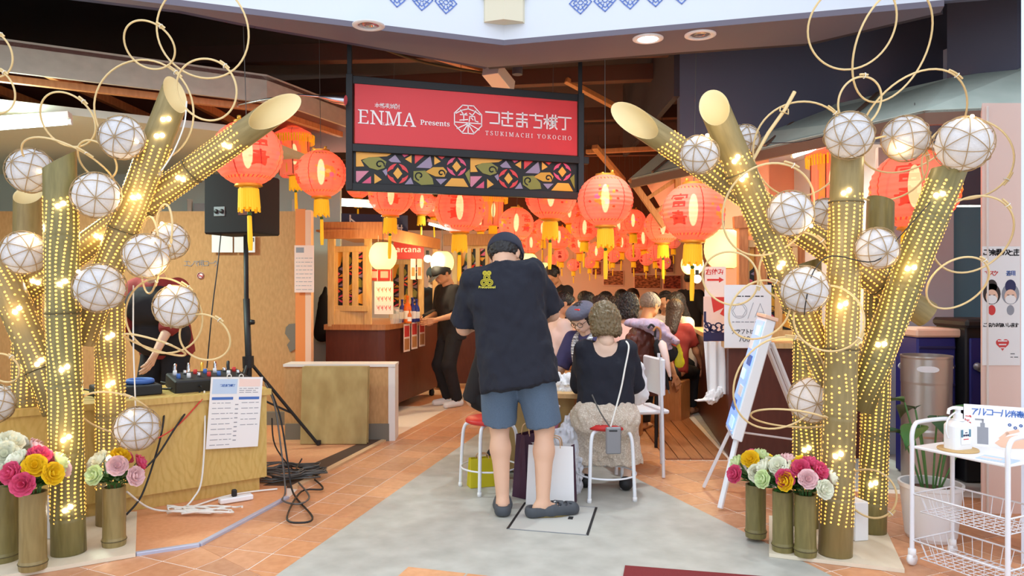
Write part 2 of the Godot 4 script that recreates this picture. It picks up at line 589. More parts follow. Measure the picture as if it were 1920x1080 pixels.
# ---------------------------------------------------------------- the arcade front and the hall behind it
func shell() -> void:
	var y0 := 3.19
	var cl := Vector2(-5.5, 3.56)
	var cc := Vector2(-.06, 5.6)
	var cr := Vector2(2.79, 4.82)
	var f := struct("wall_fascia_left", wallm(cl, cc, y0, 5.4, .02), M.fascia)
	rosettes(f, cl, cc, [5.0, 5.18, 5.36])
	f = struct("wall_fascia_right", wallm(cc, cr, y0, 5.4, .02), M.fascia)
	rosettes(f, cc, cr, [.58, .76, .94, 1.12, 1.30])
	var pil := ST()
	prism(pil, PackedVector2Array([Vector2(-.155, -.04), Vector2(-.14, .0), Vector2(0, .05), Vector2(.14, 0), Vector2(.155, -.04), Vector2(0, -.075)]), 2.1, Transform3D(Basis(Vector3(1, 0, 0), Vector3(0, 0, 1), Vector3(0, -1, 0)), Vector3(-.06, 5.4, -5.52)))
	prism(pil, PackedVector2Array([Vector2(-.165, .0), Vector2(0, .07), Vector2(.165, 0), Vector2(.14, -.05), Vector2(-.14, -.05)]), .05, Transform3D(Basis(Vector3(1, 0, 0), Vector3(0, 0, 1), Vector3(0, -1, 0)), Vector3(-.06, 3.52, -5.52)))
	piece(f, "pilaster", done(pil), M.cream)
	# the underside of the fascia box
	var back := [Vector2(2.83, 4.93), Vector2(2.2, 5.56), Vector2(1.32, 5.76), Vector2(-.2, 6.16), Vector2(-1.19, 5.54), Vector2(-1.78, 5.19), Vector2(-2.18, 4.90), Vector2(-5.5, 3.62)]
	struct("ceiling_soffit", slab([cl, cc, cr] + back, y0 - .04, y0), M.soffit)
	for i in back.size() - 1:
		struct("wall_bulkhead", wallm(back[i + 1], back[i], y0 - .04, 3.9, .05), M.navy_wall if back[i].x < 0 else M.dark_ceiling)
	downlight(Vector2(691, 47), false)
	downlight(Vector2(1215, 72), true)
	downlight(Vector2(1313, 65), false)
	# ceiling and walls of the hall
	struct("ceiling", slab([Vector2(-7, 3.0), Vector2(-5.5, 3.6), Vector2(-2.18, 4.9), Vector2(-.2, 6.16), Vector2(1.32, 5.76), Vector2(2.83, 4.9), Vector2(5, 4.4), Vector2(5, 14.7), Vector2(-7, 14.7)], 3.9, 4.0), M.dark_ceiling)
	var bs := [[-4.0, 8.4, 3.4, 7.2], [-4.5, 10.2, 4.0, 8.9], [-4.0, 12.3, 4.2, 11.6], [-3.0, 7.0, 3.2, 6.6]]
	for b in bs:
		var s := ST()
		bar(s, Vector3(b[0], 3.5, -b[1]), Vector3(b[2], 3.5, -b[3]), .12, .16, Vector3.FORWARD)
		struct("ceiling_beam", done(s), M.beam_dark)
	for b in [[P(1115, 275, 8.2), P(1168, 338, 8.9)], [P(1100, 285, 9.0), P(1240, 278, 8.6)], [P(700, 70, 6.4), P(905, 132, 7.0)], [P(1060, 150, 7.6), P(1275, 265, 8.4)]]:
		var s := ST()
		bar(s, b[0], b[1], .07, .05)
		struct("ceiling_rafter", done(s), M.wood)
	struct("wall_back", wallm(Vector2(-7, 14.5), Vector2(5, 14.5), 0, 2.45), M.hall_wall)
	struct("wall_back", wallm(Vector2(-7, 14.52), Vector2(5, 14.52), 2.45, 4.0), M.beam_dark)
	struct("wall_left", wallm(Vector2(-6.6, 3.2), Vector2(-6.6, 14.6), 0, 4.0), M.pale_wall)
	struct("wall_left", wallm(Vector2(-6.7, 3.5), Vector2(-3.9, 3.5), 0, 4.0), M.navy_wall)
	struct("wall_right", wallm(Vector2(4.8, 14.6), Vector2(4.8, 4.3), 0, 4.0), M.slate_wall)
	# grey bulkhead over the stall on the right and its return
	struct("wall_right_bulkhead", wallm(Vector2(1.46, 6.5), Vector2(3.8, 6.5), 2.6, 4.0), M.slate_wall)
	struct("wall_right_bulkhead", wallm(Vector2(1.46, 6.5), Vector2(1.46, 9.5), 3.0, 4.0, .05), M.dark_ceiling)
	struct("wall_right_return", wallm(Vector2(3.35, 5.75), Vector2(3.62, 5.35), 2.6, 4.6, .3), M.slate_wall)
	struct("wall_right_return", wallm(Vector2(2.8, 4.84), Vector2(5.0, 4.3), 3.19, 5.4, .05), M.slate_wall)
	struct("trim_column", slab([Vector2(2.455, 3.6), Vector2(2.9, 3.6), Vector2(3.2, 4.0), Vector2(2.75, 4.0)], 0, 5.4), M.column)
	var p := struct("wall_pillar", slab([Vector2(2.77, 4.4), Vector2(4.9, 4.4), Vector2(4.9, 4.7), Vector2(2.95, 4.7)], 0, 2.42), M.pillar)
	piece(p, "seam", boxm(Vector3(2.80, 1.2, -4.396), Vector3(.012, 2.4, .008)), M.white_paint)

func rosettes(f: MeshInstance3D, a: Vector2, b: Vector2, offs: Array) -> void:
	var d := (b - a).normalized()
	for o in offs:
		var c: Vector2 = a + d * o
		var xf := sheet_xf(Vector3(c.x, 3.41, -c.y) + Vector3(0, 0, .004), Vector3(d.x, 0, -d.y))
		var st := ST()
		for k in [[.07, 8, .008], [.045, 8, .006], [.018, 6, .006]]:
			var pts := []
			for i in int(k[1]) + 1:
				var an: float = TAU * i / k[1]
				pts.append(Vector2(cos(an), sin(an)) * k[0] * (1.0 + .15 * cos(an * 4.0)))
			stroke(st, pts, k[2], xf, .002)
		for i in 8:
			var an := TAU * (i + .5) / 8
			stroke(st, [Vector2(cos(an), sin(an)) * .03, Vector2(cos(an), sin(an)) * .06], .007, xf, .002)
		piece(f, "motif", done(st), M.motif)

func downlight(px: Vector2, lit: bool) -> void:
	var d := 1.82 * F / (540.0 - px.y)
	var at := P(px.x, px.y, d)
	var t := thing("ceiling_downlight", {691: "unlit round downlight alone in the soffit left of the red sign", 1215: "switched on white round downlight in the soffit right of the red sign", 1313: "unlit round downlight beside the glowing one in the soffit"}[int(px.x)], "ceiling light", at)
	piece(t, "ring", lathem([Vector2(.075, .01), Vector2(.075, -.008), Vector2(.09, -.012), Vector2(.112, -.006), Vector2(.112, .0)], 32), M.white, false)
	if lit:
		var m := glow(mat("down_glow", Color.WHITE, .5), Color(.93, 1, 1), 4.0)
		piece(t, "lamp", lathem([Vector2(0, -.003), Vector2(.076, -.003)], 24), m, false)
		var s := SpotLight3D.new()
		s.name = "light"
		s.light_color = Color(.93, .98, 1)
		s.light_energy = 2.2
		s.light_size = .07
		s.spot_angle = 60
		s.spot_range = 20
		s.spot_attenuation = 2.0
		s.shadow_enabled = true
		t.add_child(s)
		s.rotation.x = -PI / 2
		s.position.y = -.02
	else:
		piece(t, "reflector", lathem([Vector2(0, .004), Vector2(.03, .004), Vector2(.032, -.004), Vector2(.04, -.004), Vector2(.05, .003), Vector2(.076, -.002)], 24), M.chrome, false)

# ---------------------------------------------------------------- floors
func floors() -> void:
	var o := Node3D.new()
	o.name = "floor"
	add_child(o)
	o.set_meta("kind", "structure")
	piece(o, "grout_bed", slab([Vector2(-8, -5), Vector2(6, -5), Vector2(6, 15), Vector2(-8, 15)], -.12, -.0025), M.grout)
	var apex := Vector2(-.056, 7.9)
	var mat_tl := Vector2(.54, 3.567)
	var md := Vector2(.544, -.119).normalized()
	var mn := Vector2(-md.y, md.x)
	var matp := PackedVector2Array([mat_tl, mat_tl + md * 1.3, mat_tl + md * 1.3 - mn * .8, mat_tl - mn * .8])
	var t0 := Vector2(-.497, 3.567)
	var td := Vector2(.411, -.119).normalized()
	var tn := Vector2(-td.y, td.x)
	var patch := PackedVector2Array([t0, t0 + td * .9, t0 + td * .9 - tn * .9, t0 - tn * .9])
	var conc := [PackedVector2Array([Vector2(-1.9, 0), apex, Vector2(2.67, 0), Vector2(2.67, -4), Vector2(-1.9, -4)])]
	for hole in [matp, patch]:
		var nxt := []
		for c in conc:
			for r in Geometry2D.clip_polygons(c, hole):
				if not Geometry2D.is_polygon_clockwise(r):
					nxt.append(r)
		conc = nxt
	# a hole inside the slab is opened along a strip: cut the slab in two at x = 0
	for c in conc:
		piece(o, "concrete_slab", slab(Array(c), -.01, 0), M.concrete)
	var tiles := []
	var A := PackedVector2Array([Vector2(-3.3, 2.0), Vector2(-3.3, 3.3), Vector2(-1.87, 3.71), Vector2(-1.605, 3.84), Vector2(-1.107, 3.398), Vector2(-1.43, 2.0)])
	var B := PackedVector2Array([Vector2(-1.605, 3.84), Vector2(-1.414, 4.71), Vector2(-1.418, 4.94), Vector2(-1.09, 6.465), Vector2(-.33, 10), Vector2(.44, 10), apex, Vector2(-1.105, 3.403)])
	var C := PackedVector2Array([apex, Vector2(1.316, 3.92), Vector2(1.85, 2.4), Vector2(3.6, 2.4), Vector2(3.6, 4.6), Vector2(1.67, 5.0), Vector2(1.67, 5.74), Vector2(1.185, 5.76), Vector2(1.55, 10), Vector2(.44, 10)])
	lay(tiles, A, Vector2(-1.605, 3.84), Vector2(.899, -.437), Vector2(-.437, -.899), .225)
	lay(tiles, B, Vector2(-1.414, 4.71), Vector2(.228, .974), Vector2(-.952, .306), .215)
	lay(tiles, C, Vector2(1.316, 3.92), Vector2(-.41, .912), Vector2(.912, .41), .225)
	lay(tiles, patch, t0, td, -tn, .3)
	tiles.sort_custom(func(a, b): return a[1] < b[1])
	var far := ST()
	var nfar := 0
	for i in tiles.size():
		if i < 295:
			piece(o, "tile", slab(tiles[i][0], -.012, tiles[i][2]), M["tile%d" % (rng.randi() % 4)])
		else:
			var p := PackedVector2Array(tiles[i][0])
			prism(far, p, .012, Transform3D(Basis(Vector3(1, 0, 0), Vector3(0, 0, -1), Vector3(0, 1, 0)), Vector3(0, -.012, 0)))
			nfar += 1
	if nfar:
		piece(o, "far_tiles", done(far), M.tile0).set_meta("kind", "stuff")
	# smooth floor of the stall on the left, its metal nosing, the dark channel and the wooden threshold
	piece(o, "stall_vinyl", slab([Vector2(-5.5, 3.0), Vector2(-1.87, 3.73), Vector2(-1.62, 3.86), Vector2(-1.43, 4.73), Vector2(-1.50, 4.97), Vector2(-1.20, 6.5), Vector2(-1.35, 8.4), Vector2(-5.5, 8.4)], -.012, .012), M.vinyl)
	var st := ST()
	for s in [[Vector2(-2.6, 3.49), Vector2(-1.87, 3.715)], [Vector2(-1.87, 3.715), Vector2(-1.612, 3.85)], [Vector2(-1.612, 3.85), Vector2(-1.42, 4.72)]]:
		bar(st, Vector3(s[0].x, .006, -s[0].y), Vector3(s[1].x, .006, -s[1].y), .03, .02, Vector3(0, 0, 1))
	piece(o, "nosing", done(st), M.trim_metal)
	piece(o, "threshold", slab([Vector2(-1.418, 4.94), Vector2(-1.09, 6.465), Vector2(-1.13, 6.50), Vector2(-1.47, 4.96)], -.01, .016), M.threshold)
	piece(o, "channel", slab([Vector2(-1.47, 4.97), Vector2(-1.13, 6.50), Vector2(-1.25, 6.50), Vector2(-1.66, 4.98)], -.01, .014), M.channel)
	# the planked path in the aisle on the right
	for i in 5:
		var l := 1.19 + i * .096
		var l2 := 1.40 + i * .13
		piece(o, "plank", slab([Vector2(l + .003, 5.78), Vector2(l + .093, 5.78), Vector2(l2 + .127, 11), Vector2(l2 + .003, 11)], -.01, .012 + .002 * (i % 2)), M.plank)
	piece(o, "hall_floor", slab([Vector2(-6.6, 8.42), Vector2(-1.05, 8.42), Vector2(-.35, 10.02), Vector2(1.4, 10.02), Vector2(1.42, 11.02), Vector2(2.1, 11.02), Vector2(2.1, 8.42), Vector2(4.8, 8.42), Vector2(4.8, 14.5), Vector2(-6.6, 14.5)], -.012, 0), M.vinyl)
	piece(o, "right_stall_floor", slab([Vector2(1.68, 5.02), Vector2(4.8, 4.72), Vector2(4.8, 8.4), Vector2(1.95, 8.4), Vector2(1.70, 5.8)], -.012, .004), M.concrete)
	single("door_mat", "dark red entrance mat on the concrete at the front", "mat", slab(Array(matp), -.01, .006), tri(mat("mat_red", Color.WHITE, .95), noise_tex(.2, c8(112, 30, 34), c8(140, 46, 48), 51), Vector3(3, 3, 3)))

func lay(out: Array, region: PackedVector2Array, o: Vector2, u: Vector2, v: Vector2, s: float) -> void:
	u = u.normalized()
	v = v.normalized()
	var g := .009
	for i in range(-34, 35):
		for j in range(-34, 35):
			var a := o + u * (i * s) + v * (j * s)
			var q := PackedVector2Array([a + (u + v) * g * .5, a + u * (s - g * .5) + v * g * .5, a + (u + v) * (s - g * .5), a + v * (s - g * .5) + u * g * .5])
			if q[2].y < 2.6 and q[0].y < 2.6:
				continue
			for r in Geometry2D.intersect_polygons(q, region):
				if r.size() > 2:
					var c := Vector2.ZERO
					for p in r:
						c += p
					out.append([Array(r), c.y / r.size(), rng.randf_range(-.001, .0006)])

# ---------------------------------------------------------------- the stall on the left
func stall_left() -> void:
	var a := Vector2(-4.6, 4.5)
	var b := Vector2(-1.97, 6.0)
	var pts := [a, b, Vector2(-1.54, 7.06), Vector2(-1.05, 9.2), Vector2(-.8, 11)]
	var roof := struct("roof_stall_left", slab([a, b, Vector2(-1.54, 7.06), Vector2(-1.05, 9.2), Vector2(-5.6, 9.2), Vector2(-5.6, 4.2)], 3.0, 3.03), M.underside)
	for i in 3:
		piece(roof, "valance", wallm(pts[i], pts[i + 1], 2.82 + .03 * i, 3.045, .03), M.valance)
	for i in 2:
		var s := ST()
		bar(s, Vector3(pts[i].x - .1, 2.80, -pts[i].y - .1), Vector3(pts[i + 1].x - .1, 2.80, -pts[i + 1].y - .1), .05, .05, Vector3.FORWARD)
		piece(roof, "beam", done(s), M.wood)
	for x in [-4.2, -3.5, -2.8]:
		var s := ST()
		bar(s, Vector3(x, 2.95, -5.0 - (x + 4.2) * .5), Vector3(x + .5, 2.75, -8.2), .05, .07, Vector3.RIGHT)
		piece(roof, "rafter", done(s), M.wood)
	struct("ceiling_stall_left", slab([Vector2(-6.5, 4.9), Vector2(-3.9, 5.3), Vector2(-2.35, 6.3), Vector2(-1.95, 8.6), Vector2(-6.5, 8.6)], 2.64, 2.70), M.stall_ceiling)
	struct("wall_stall_back", wallm(Vector2(-6.5, 8.6), Vector2(-1.98, 8.6), 0, 2.7, .08), M.pale_wall)
	# window frames in the pale wall
	for i in 5:
		var s := ST()
		box(s, Vector3(-4.9 + i * .6, 1.9, -8.58), Vector3(.05, .9, .05))
		struct("trim_window_post", done(s), M.white_paint)
	for x in [-4.6, -3.4]:
		struct("window_1", boxm(Vector3(x, 1.95, -8.57), Vector3(.5, .7, .03)), M.grey_panel)
	# plywood partition with an orange end board
	struct("wall_partition", slab([Vector2(-5.6, 7.2), Vector2(-2.02, 7.2), Vector2(-2.02, 7.28), Vector2(-5.6, 7.28)], 0.0, 2.07), M.panel_board)
	struct("trim_partition_edge", slab([Vector2(-2.08, 7.17), Vector2(-1.985, 7.17), Vector2(-1.985, 7.20), Vector2(-2.08, 7.20)], .0, 2.09), M.edge_orange)
	struct("trim_partition_end", slab([Vector2(-1.985, 7.17), Vector2(-1.93, 7.17), Vector2(-1.95, 7.34), Vector2(-1.985, 7.34)], .0, 2.08), M.edge_pink)
	struct("baseboard_partition", boxm(Vector3(-3.7, .07, -7.19), Vector3(3.4, .14, .02)), M.skirting)
	# grey patch where the face has come off
	var pp := PackedVector2Array([Vector2(-.03, .14), Vector2(.05, .15), Vector2(.06, .02), Vector2(.03, -.10), Vector2(-.02, -.13), Vector2(-.05, -.06), Vector2(-.02, -.02), Vector2(-.07, .05), Vector2(-.06, .11)])
	var w := struct("trim_torn_patch", prismm(pp, .004, Transform3D(Basis.IDENTITY, P(548, 635, 7.19))), M.skirting)
	w.set_meta("label", "grey torn patch on the plywood partition")
	# low return wall
	var lw := struct("wall_low", slab([Vector2(-1.98, 6.5), Vector2(-1.075, 6.5), Vector2(-1.08, 6.70), Vector2(-1.98, 6.70)], .0, .645), M.panel_board)
	piece(lw, "cap", slab([Vector2(-1.99, 6.49), Vector2(-1.015, 6.49), Vector2(-1.02, 6.73), Vector2(-1.99, 6.73)], .645, .668), M.white_paint)
	piece(lw, "end_board", slab([Vector2(-1.075, 6.49), Vector2(-1.018, 6.50), Vector2(-1.022, 6.72), Vector2(-1.08, 6.72)], .0, .645), M.white_paint)
	piece(lw, "skirting", slab([Vector2(-1.97, 6.485), Vector2(-1.068, 6.485), Vector2(-1.068, 6.5), Vector2(-1.97, 6.5)], .0, .15), M.skirting)

# ---------------------------------------------------------------- the stall on the right
func stall_right() -> void:
	var e := [Vector2(1.257, 8.0), Vector2(2.71, 4.9), Vector2(3.5, 4.75)]
	var r := [Vector2(1.75, 8.15), Vector2(3.34, 5.67), Vector2(3.75, 5.35)]
	var y := 2.50
	var y2 := 2.93
	var roof := Node3D.new()
	roof.name = "roof_stall_right"
	add_child(roof)
	roof.set_meta("kind", "structure")
	for i in 2:
		var st := ST()
		st.set_smooth_group(-1)
		var q := [Vector3(e[i].x, y, -e[i].y), Vector3(e[i + 1].x, y, -e[i + 1].y), Vector3(r[i + 1].x, y2, -r[i + 1].y), Vector3(r[i].x, y2, -r[i].y)]
		var dn := Vector3(0, -.02, 0)
		q4(st, q[0], q[1], q[2], q[3])
		q4(st, q[3] + dn, q[2] + dn, q[1] + dn, q[0] + dn)
		for k in 4:
			q4(st, q[k] + dn, q[(k + 1) % 4] + dn, q[(k + 1) % 4], q[k])
		piece(roof, "sheet", done(st), M.awning)
		piece(roof, "eave_board", wallm(e[i], e[i + 1], y - .10, y - .005, .03), M.eave_brown)
	for t in [.12, .35, .58, .8]:
		var a: Vector2 = e[0].lerp(e[1], t)
		var b: Vector2 = r[0].lerp(r[1], t)
		var s := ST()
		bar(s, Vector3(a.x, y + .012, -a.y), Vector3(b.x, y2 + .012, -b.y), .03, .02)
		piece(roof, "batten", done(s), M.eave_brown)
	# gable frame of the far end
	var g := ST()
	bar(g, P(1182, 335, 8.0), P(1245, 425, 8.0), .07, .06)
	bar(g, P(1205, 378, 8.02), P(1270, 335, 8.02), .035, .04)
	bar(g, P(1225, 402, 8.03), P(1262, 372, 8.03), .035, .04)
	bar(g, P(1270, 325, 8.0), P(1272, 420, 8.0), .06, .06)
	piece(roof, "gable_frame", done(g), M.wood)
	struct("wall_stall_right_end", wallm(Vector2(2.40, 9.0), Vector2(3.5, 9.0), 0, 3.2), M.salmon)
	var gp := PackedVector2Array()
	for v in [Vector2(1208, 338), Vector2(1262, 312), Vector2(1330, 285), Vector2(1440, 262), Vector2(1440, 430), Vector2(1262, 430)]:
		gp.append(Vector2(P(v.x, v.y, 8.3).x, P(v.x, v.y, 8.3).y))
	piece(roof, "gable_panel", prismm(gp, .03, Transform3D(Basis.IDENTITY, Vector3(0, 0, -8.3))), M.salmon)
	struct("wall_stall_right", wallm(Vector2(3.4, 9.0), Vector2(4.0, 4.75), 0, 3.4), M.blue_white)
	struct("ceiling_stall_right", slab([Vector2(1.9, 8.1), Vector2(3.4, 5.75), Vector2(4.4, 5.5), Vector2(4.4, 9.0), Vector2(1.9, 9.0)], 2.84, 2.88), M.blue_white)
	struct("wall_stall_right_panel", wallm(Vector2(2.92, 5.95), Vector2(3.52, 5.95), 0, 2.45, .05), M.grey_panel)
	var d := struct("door_1", wallm(Vector2(3.54, 6.0), Vector2(3.90, 6.0), 0, 1.98, .04), M.teal)
	piece(d, "transom", wallm(Vector2(3.54, 6.0), Vector2(3.90, 6.0), 2.0, 2.5, .03), M.slate_wall)

# ---------------------------------------------------------------- soft bodies: capsules joined by a smooth minimum, meshed as surface nets
class Bone:
	var a: Vector3
	var b: Vector3
	var ra: float
	var rb: float
	var fn := Vector3.ZERO
	var ff := 1.0
	var cuts := []
	var minus := false

func bn(a: Vector3, b: Vector3, ra: float, rb: float, fn := Vector3.ZERO, ff := 1.0, cuts := [], minus := false) -> Bone:
	var o := Bone.new()
	o.a = a
	o.b = b
	o.ra = ra
	o.rb = rb
	o.fn = fn
	o.ff = ff
	o.cuts = cuts
	o.minus = minus
	return o

func bone_d(o: Bone, p: Vector3) -> float:
	var q := p - o.a
	var ab := o.b - o.a
	if o.ff != 1.0:
		q += o.fn * (q.dot(o.fn) * (1.0 / o.ff - 1.0))
	var l := ab.length_squared()
	var t := clampf(q.dot(ab) / l, 0.0, 1.0) if l > 1e-9 else 0.0
	var d := (q - ab * t).length() - lerpf(o.ra, o.rb, t)
	for c in o.cuts:
		d = maxf(d, (p - c[0]).dot(c[1]))
	return d

func body_d(bones: Array, k: float, p: Vector3) -> float:
	var f := 1e3
	for o: Bone in bones:
		var d := bone_d(o, p)
		if o.minus:
			f = maxf(f, -d)
		else:
			var h := maxf(k - absf(f - d), 0.0) / k
			f = minf(f, d) - h * h * k * 0.25
	return f

func nets(bones: Array, cell: float, k := 0.03, fold := 0.0, fold_freq := 6.0) -> ArrayMesh:
	var lo := Vector3.ONE * 1e9
	var hi := -lo
	for o: Bone in bones:
		if o.minus:
			continue
		var r := maxf(o.ra, o.rb) + cell * 2.5 + fold
		lo = lo.min(o.a - Vector3.ONE * r).min(o.b - Vector3.ONE * r)
		hi = hi.max(o.a + Vector3.ONE * r).max(o.b + Vector3.ONE * r)
	var nx := int((hi.x - lo.x) / cell) + 2
	var ny := int((hi.y - lo.y) / cell) + 2
	var nz := int((hi.z - lo.z) / cell) + 2
	var f := PackedFloat32Array()
	f.resize(nx * ny * nz)
	f.fill(1.0)
	for o: Bone in bones:
		var r := maxf(o.ra, o.rb) + cell * 2.2 + k
		var l := ((o.a.min(o.b) - Vector3.ONE * r - lo) / cell).floor().max(Vector3.ZERO)
		var g := ((o.a.max(o.b) + Vector3.ONE * r - lo) / cell).ceil().min(Vector3(nx - 1, ny - 1, nz - 1))
		var ab := o.b - o.a
		var inv := 1.0 / maxf(ab.length_squared(), 1e-9)
		var flat := o.ff != 1.0
		var fk := 1.0 / o.ff - 1.0
		for z in range(int(l.z), int(g.z) + 1):
			for y in range(int(l.y), int(g.y) + 1):
				var i := nx * (y + ny * z)
				var p := lo + Vector3(l.x, y, z) * cell
				for x in range(int(l.x), int(g.x) + 1):
					var q := p - o.a
					if flat:
						q += o.fn * (q.dot(o.fn) * fk)
					var t := clampf(q.dot(ab) * inv, 0.0, 1.0)
					var d := (q - ab * t).length() - o.ra - (o.rb - o.ra) * t
					for c in o.cuts:
						d = maxf(d, (p - c[0]).dot(c[1]))
					var e := f[i + x]
					if o.minus:
						f[i + x] = maxf(e, -d)
					else:
						var h := k - absf(e - d)
						f[i + x] = minf(e, d) if h <= 0.0 else minf(e, d) - h * h * 0.25 / k
					p.x += cell
	if fold > 0.0:
		var n := FastNoiseLite.new()
		n.seed = 7
		n.frequency = 1.0
		n.fractal_octaves = 2
		for z in nz:
			for y in ny:
				var i := nx * (y + ny * z)
				for x in nx:
					if absf(f[i + x]) < 0.05:
						var p := (lo + Vector3(x, y, z) * cell) * fold_freq
						f[i + x] += fold * n.get_noise_3d(p.x * 1.6, p.y, p.z * 1.6) * 1.6
	var ids := PackedInt32Array()
	ids.resize(nx * ny * nz)
	var vs := PackedVector3Array()
	var ns := PackedVector3Array()
	var ix := PackedInt32Array()
	var sy := nx
	var sz := nx * ny
	for z in nz - 1:
		for y in ny - 1:
			var i0 := nx * (y + ny * z)
			for x in nx - 1:
				var i := i0 + x
				var a := f[i]
				var b := f[i + 1]
				var c := f[i + sy]
				var d := f[i + sy + 1]
				var e := f[i + sz]
				var g := f[i + sz + 1]
				var h := f[i + sz + sy]
				var j := f[i + sz + sy + 1]
				if a > 0.0:
					if b > 0.0 and c > 0.0 and d > 0.0 and e > 0.0 and g > 0.0 and h > 0.0 and j > 0.0:
						continue
				elif b <= 0.0 and c <= 0.0 and d <= 0.0 and e <= 0.0 and g <= 0.0 and h <= 0.0 and j <= 0.0:
					continue
				var s := Vector3.ZERO
				var m := 0.0
				if (a > 0.0) != (b > 0.0):
					s += Vector3(a / (a - b), 0, 0)
					m += 1
				if (c > 0.0) != (d > 0.0):
					s += Vector3(c / (c - d), 1, 0)
					m += 1
				if (e > 0.0) != (g > 0.0):
					s += Vector3(e / (e - g), 0, 1)
					m += 1
				if (h > 0.0) != (j > 0.0):
					s += Vector3(h / (h - j), 1, 1)
					m += 1
				if (a > 0.0) != (c > 0.0):
					s += Vector3(0, a / (a - c), 0)
					m += 1
				if (b > 0.0) != (d > 0.0):
					s += Vector3(1, b / (b - d), 0)
					m += 1
				if (e > 0.0) != (h > 0.0):
					s += Vector3(0, e / (e - h), 1)
					m += 1
				if (g > 0.0) != (j > 0.0):
					s += Vector3(1, g / (g - j), 1)
					m += 1
				if (a > 0.0) != (e > 0.0):
					s += Vector3(0, 0, a / (a - e))
					m += 1
				if (b > 0.0) != (g > 0.0):
					s += Vector3(1, 0, b / (b - g))
					m += 1
				if (c > 0.0) != (h > 0.0):
					s += Vector3(0, 1, c / (c - h))
					m += 1
				if (d > 0.0) != (j > 0.0):
					s += Vector3(1, 1, d / (d - j))
					m += 1
				ids[i] = vs.size()
				vs.append(lo + (Vector3(x, y, z) + s / m) * cell)
				ns.append(Vector3(b + d + g + j - a - c - e - h, c + d + h + j - a - b - e - g, e + g + h + j - a - b - c - d).normalized())
				if y > 0 and z > 0 and (a > 0.0) != (b > 0.0):
					_quad(ix, ids[i], ids[i - sy], ids[i - sy - sz], ids[i - sz], a > 0.0)
				if x > 0 and z > 0 and (a > 0.0) != (c > 0.0):
					_quad(ix, ids[i], ids[i - sz], ids[i - 1 - sz], ids[i - 1], a > 0.0)
				if x > 0 and y > 0 and (a > 0.0) != (e > 0.0):
					_quad(ix, ids[i], ids[i - 1], ids[i - 1 - sy], ids[i - sy], a > 0.0)
	var arr := []
	arr.resize(Mesh.ARRAY_MAX)
	arr[Mesh.ARRAY_VERTEX] = vs
	arr[Mesh.ARRAY_NORMAL] = ns
	arr[Mesh.ARRAY_INDEX] = ix
	var me := ArrayMesh.new()
	me.add_surface_from_arrays(Mesh.PRIMITIVE_TRIANGLES, arr)
	return me

func _quad(ix: PackedInt32Array, a: int, b: int, c: int, d: int, flip: bool) -> void:
	if flip:
		for v in [a, b, c, a, c, d]:
			ix.append(v)
	else:
		for v in [a, c, b, a, d, c]:
			ix.append(v)

# ---------------------------------------------------------------- heads, hair and hands that people share (made once)
var KIT := {}

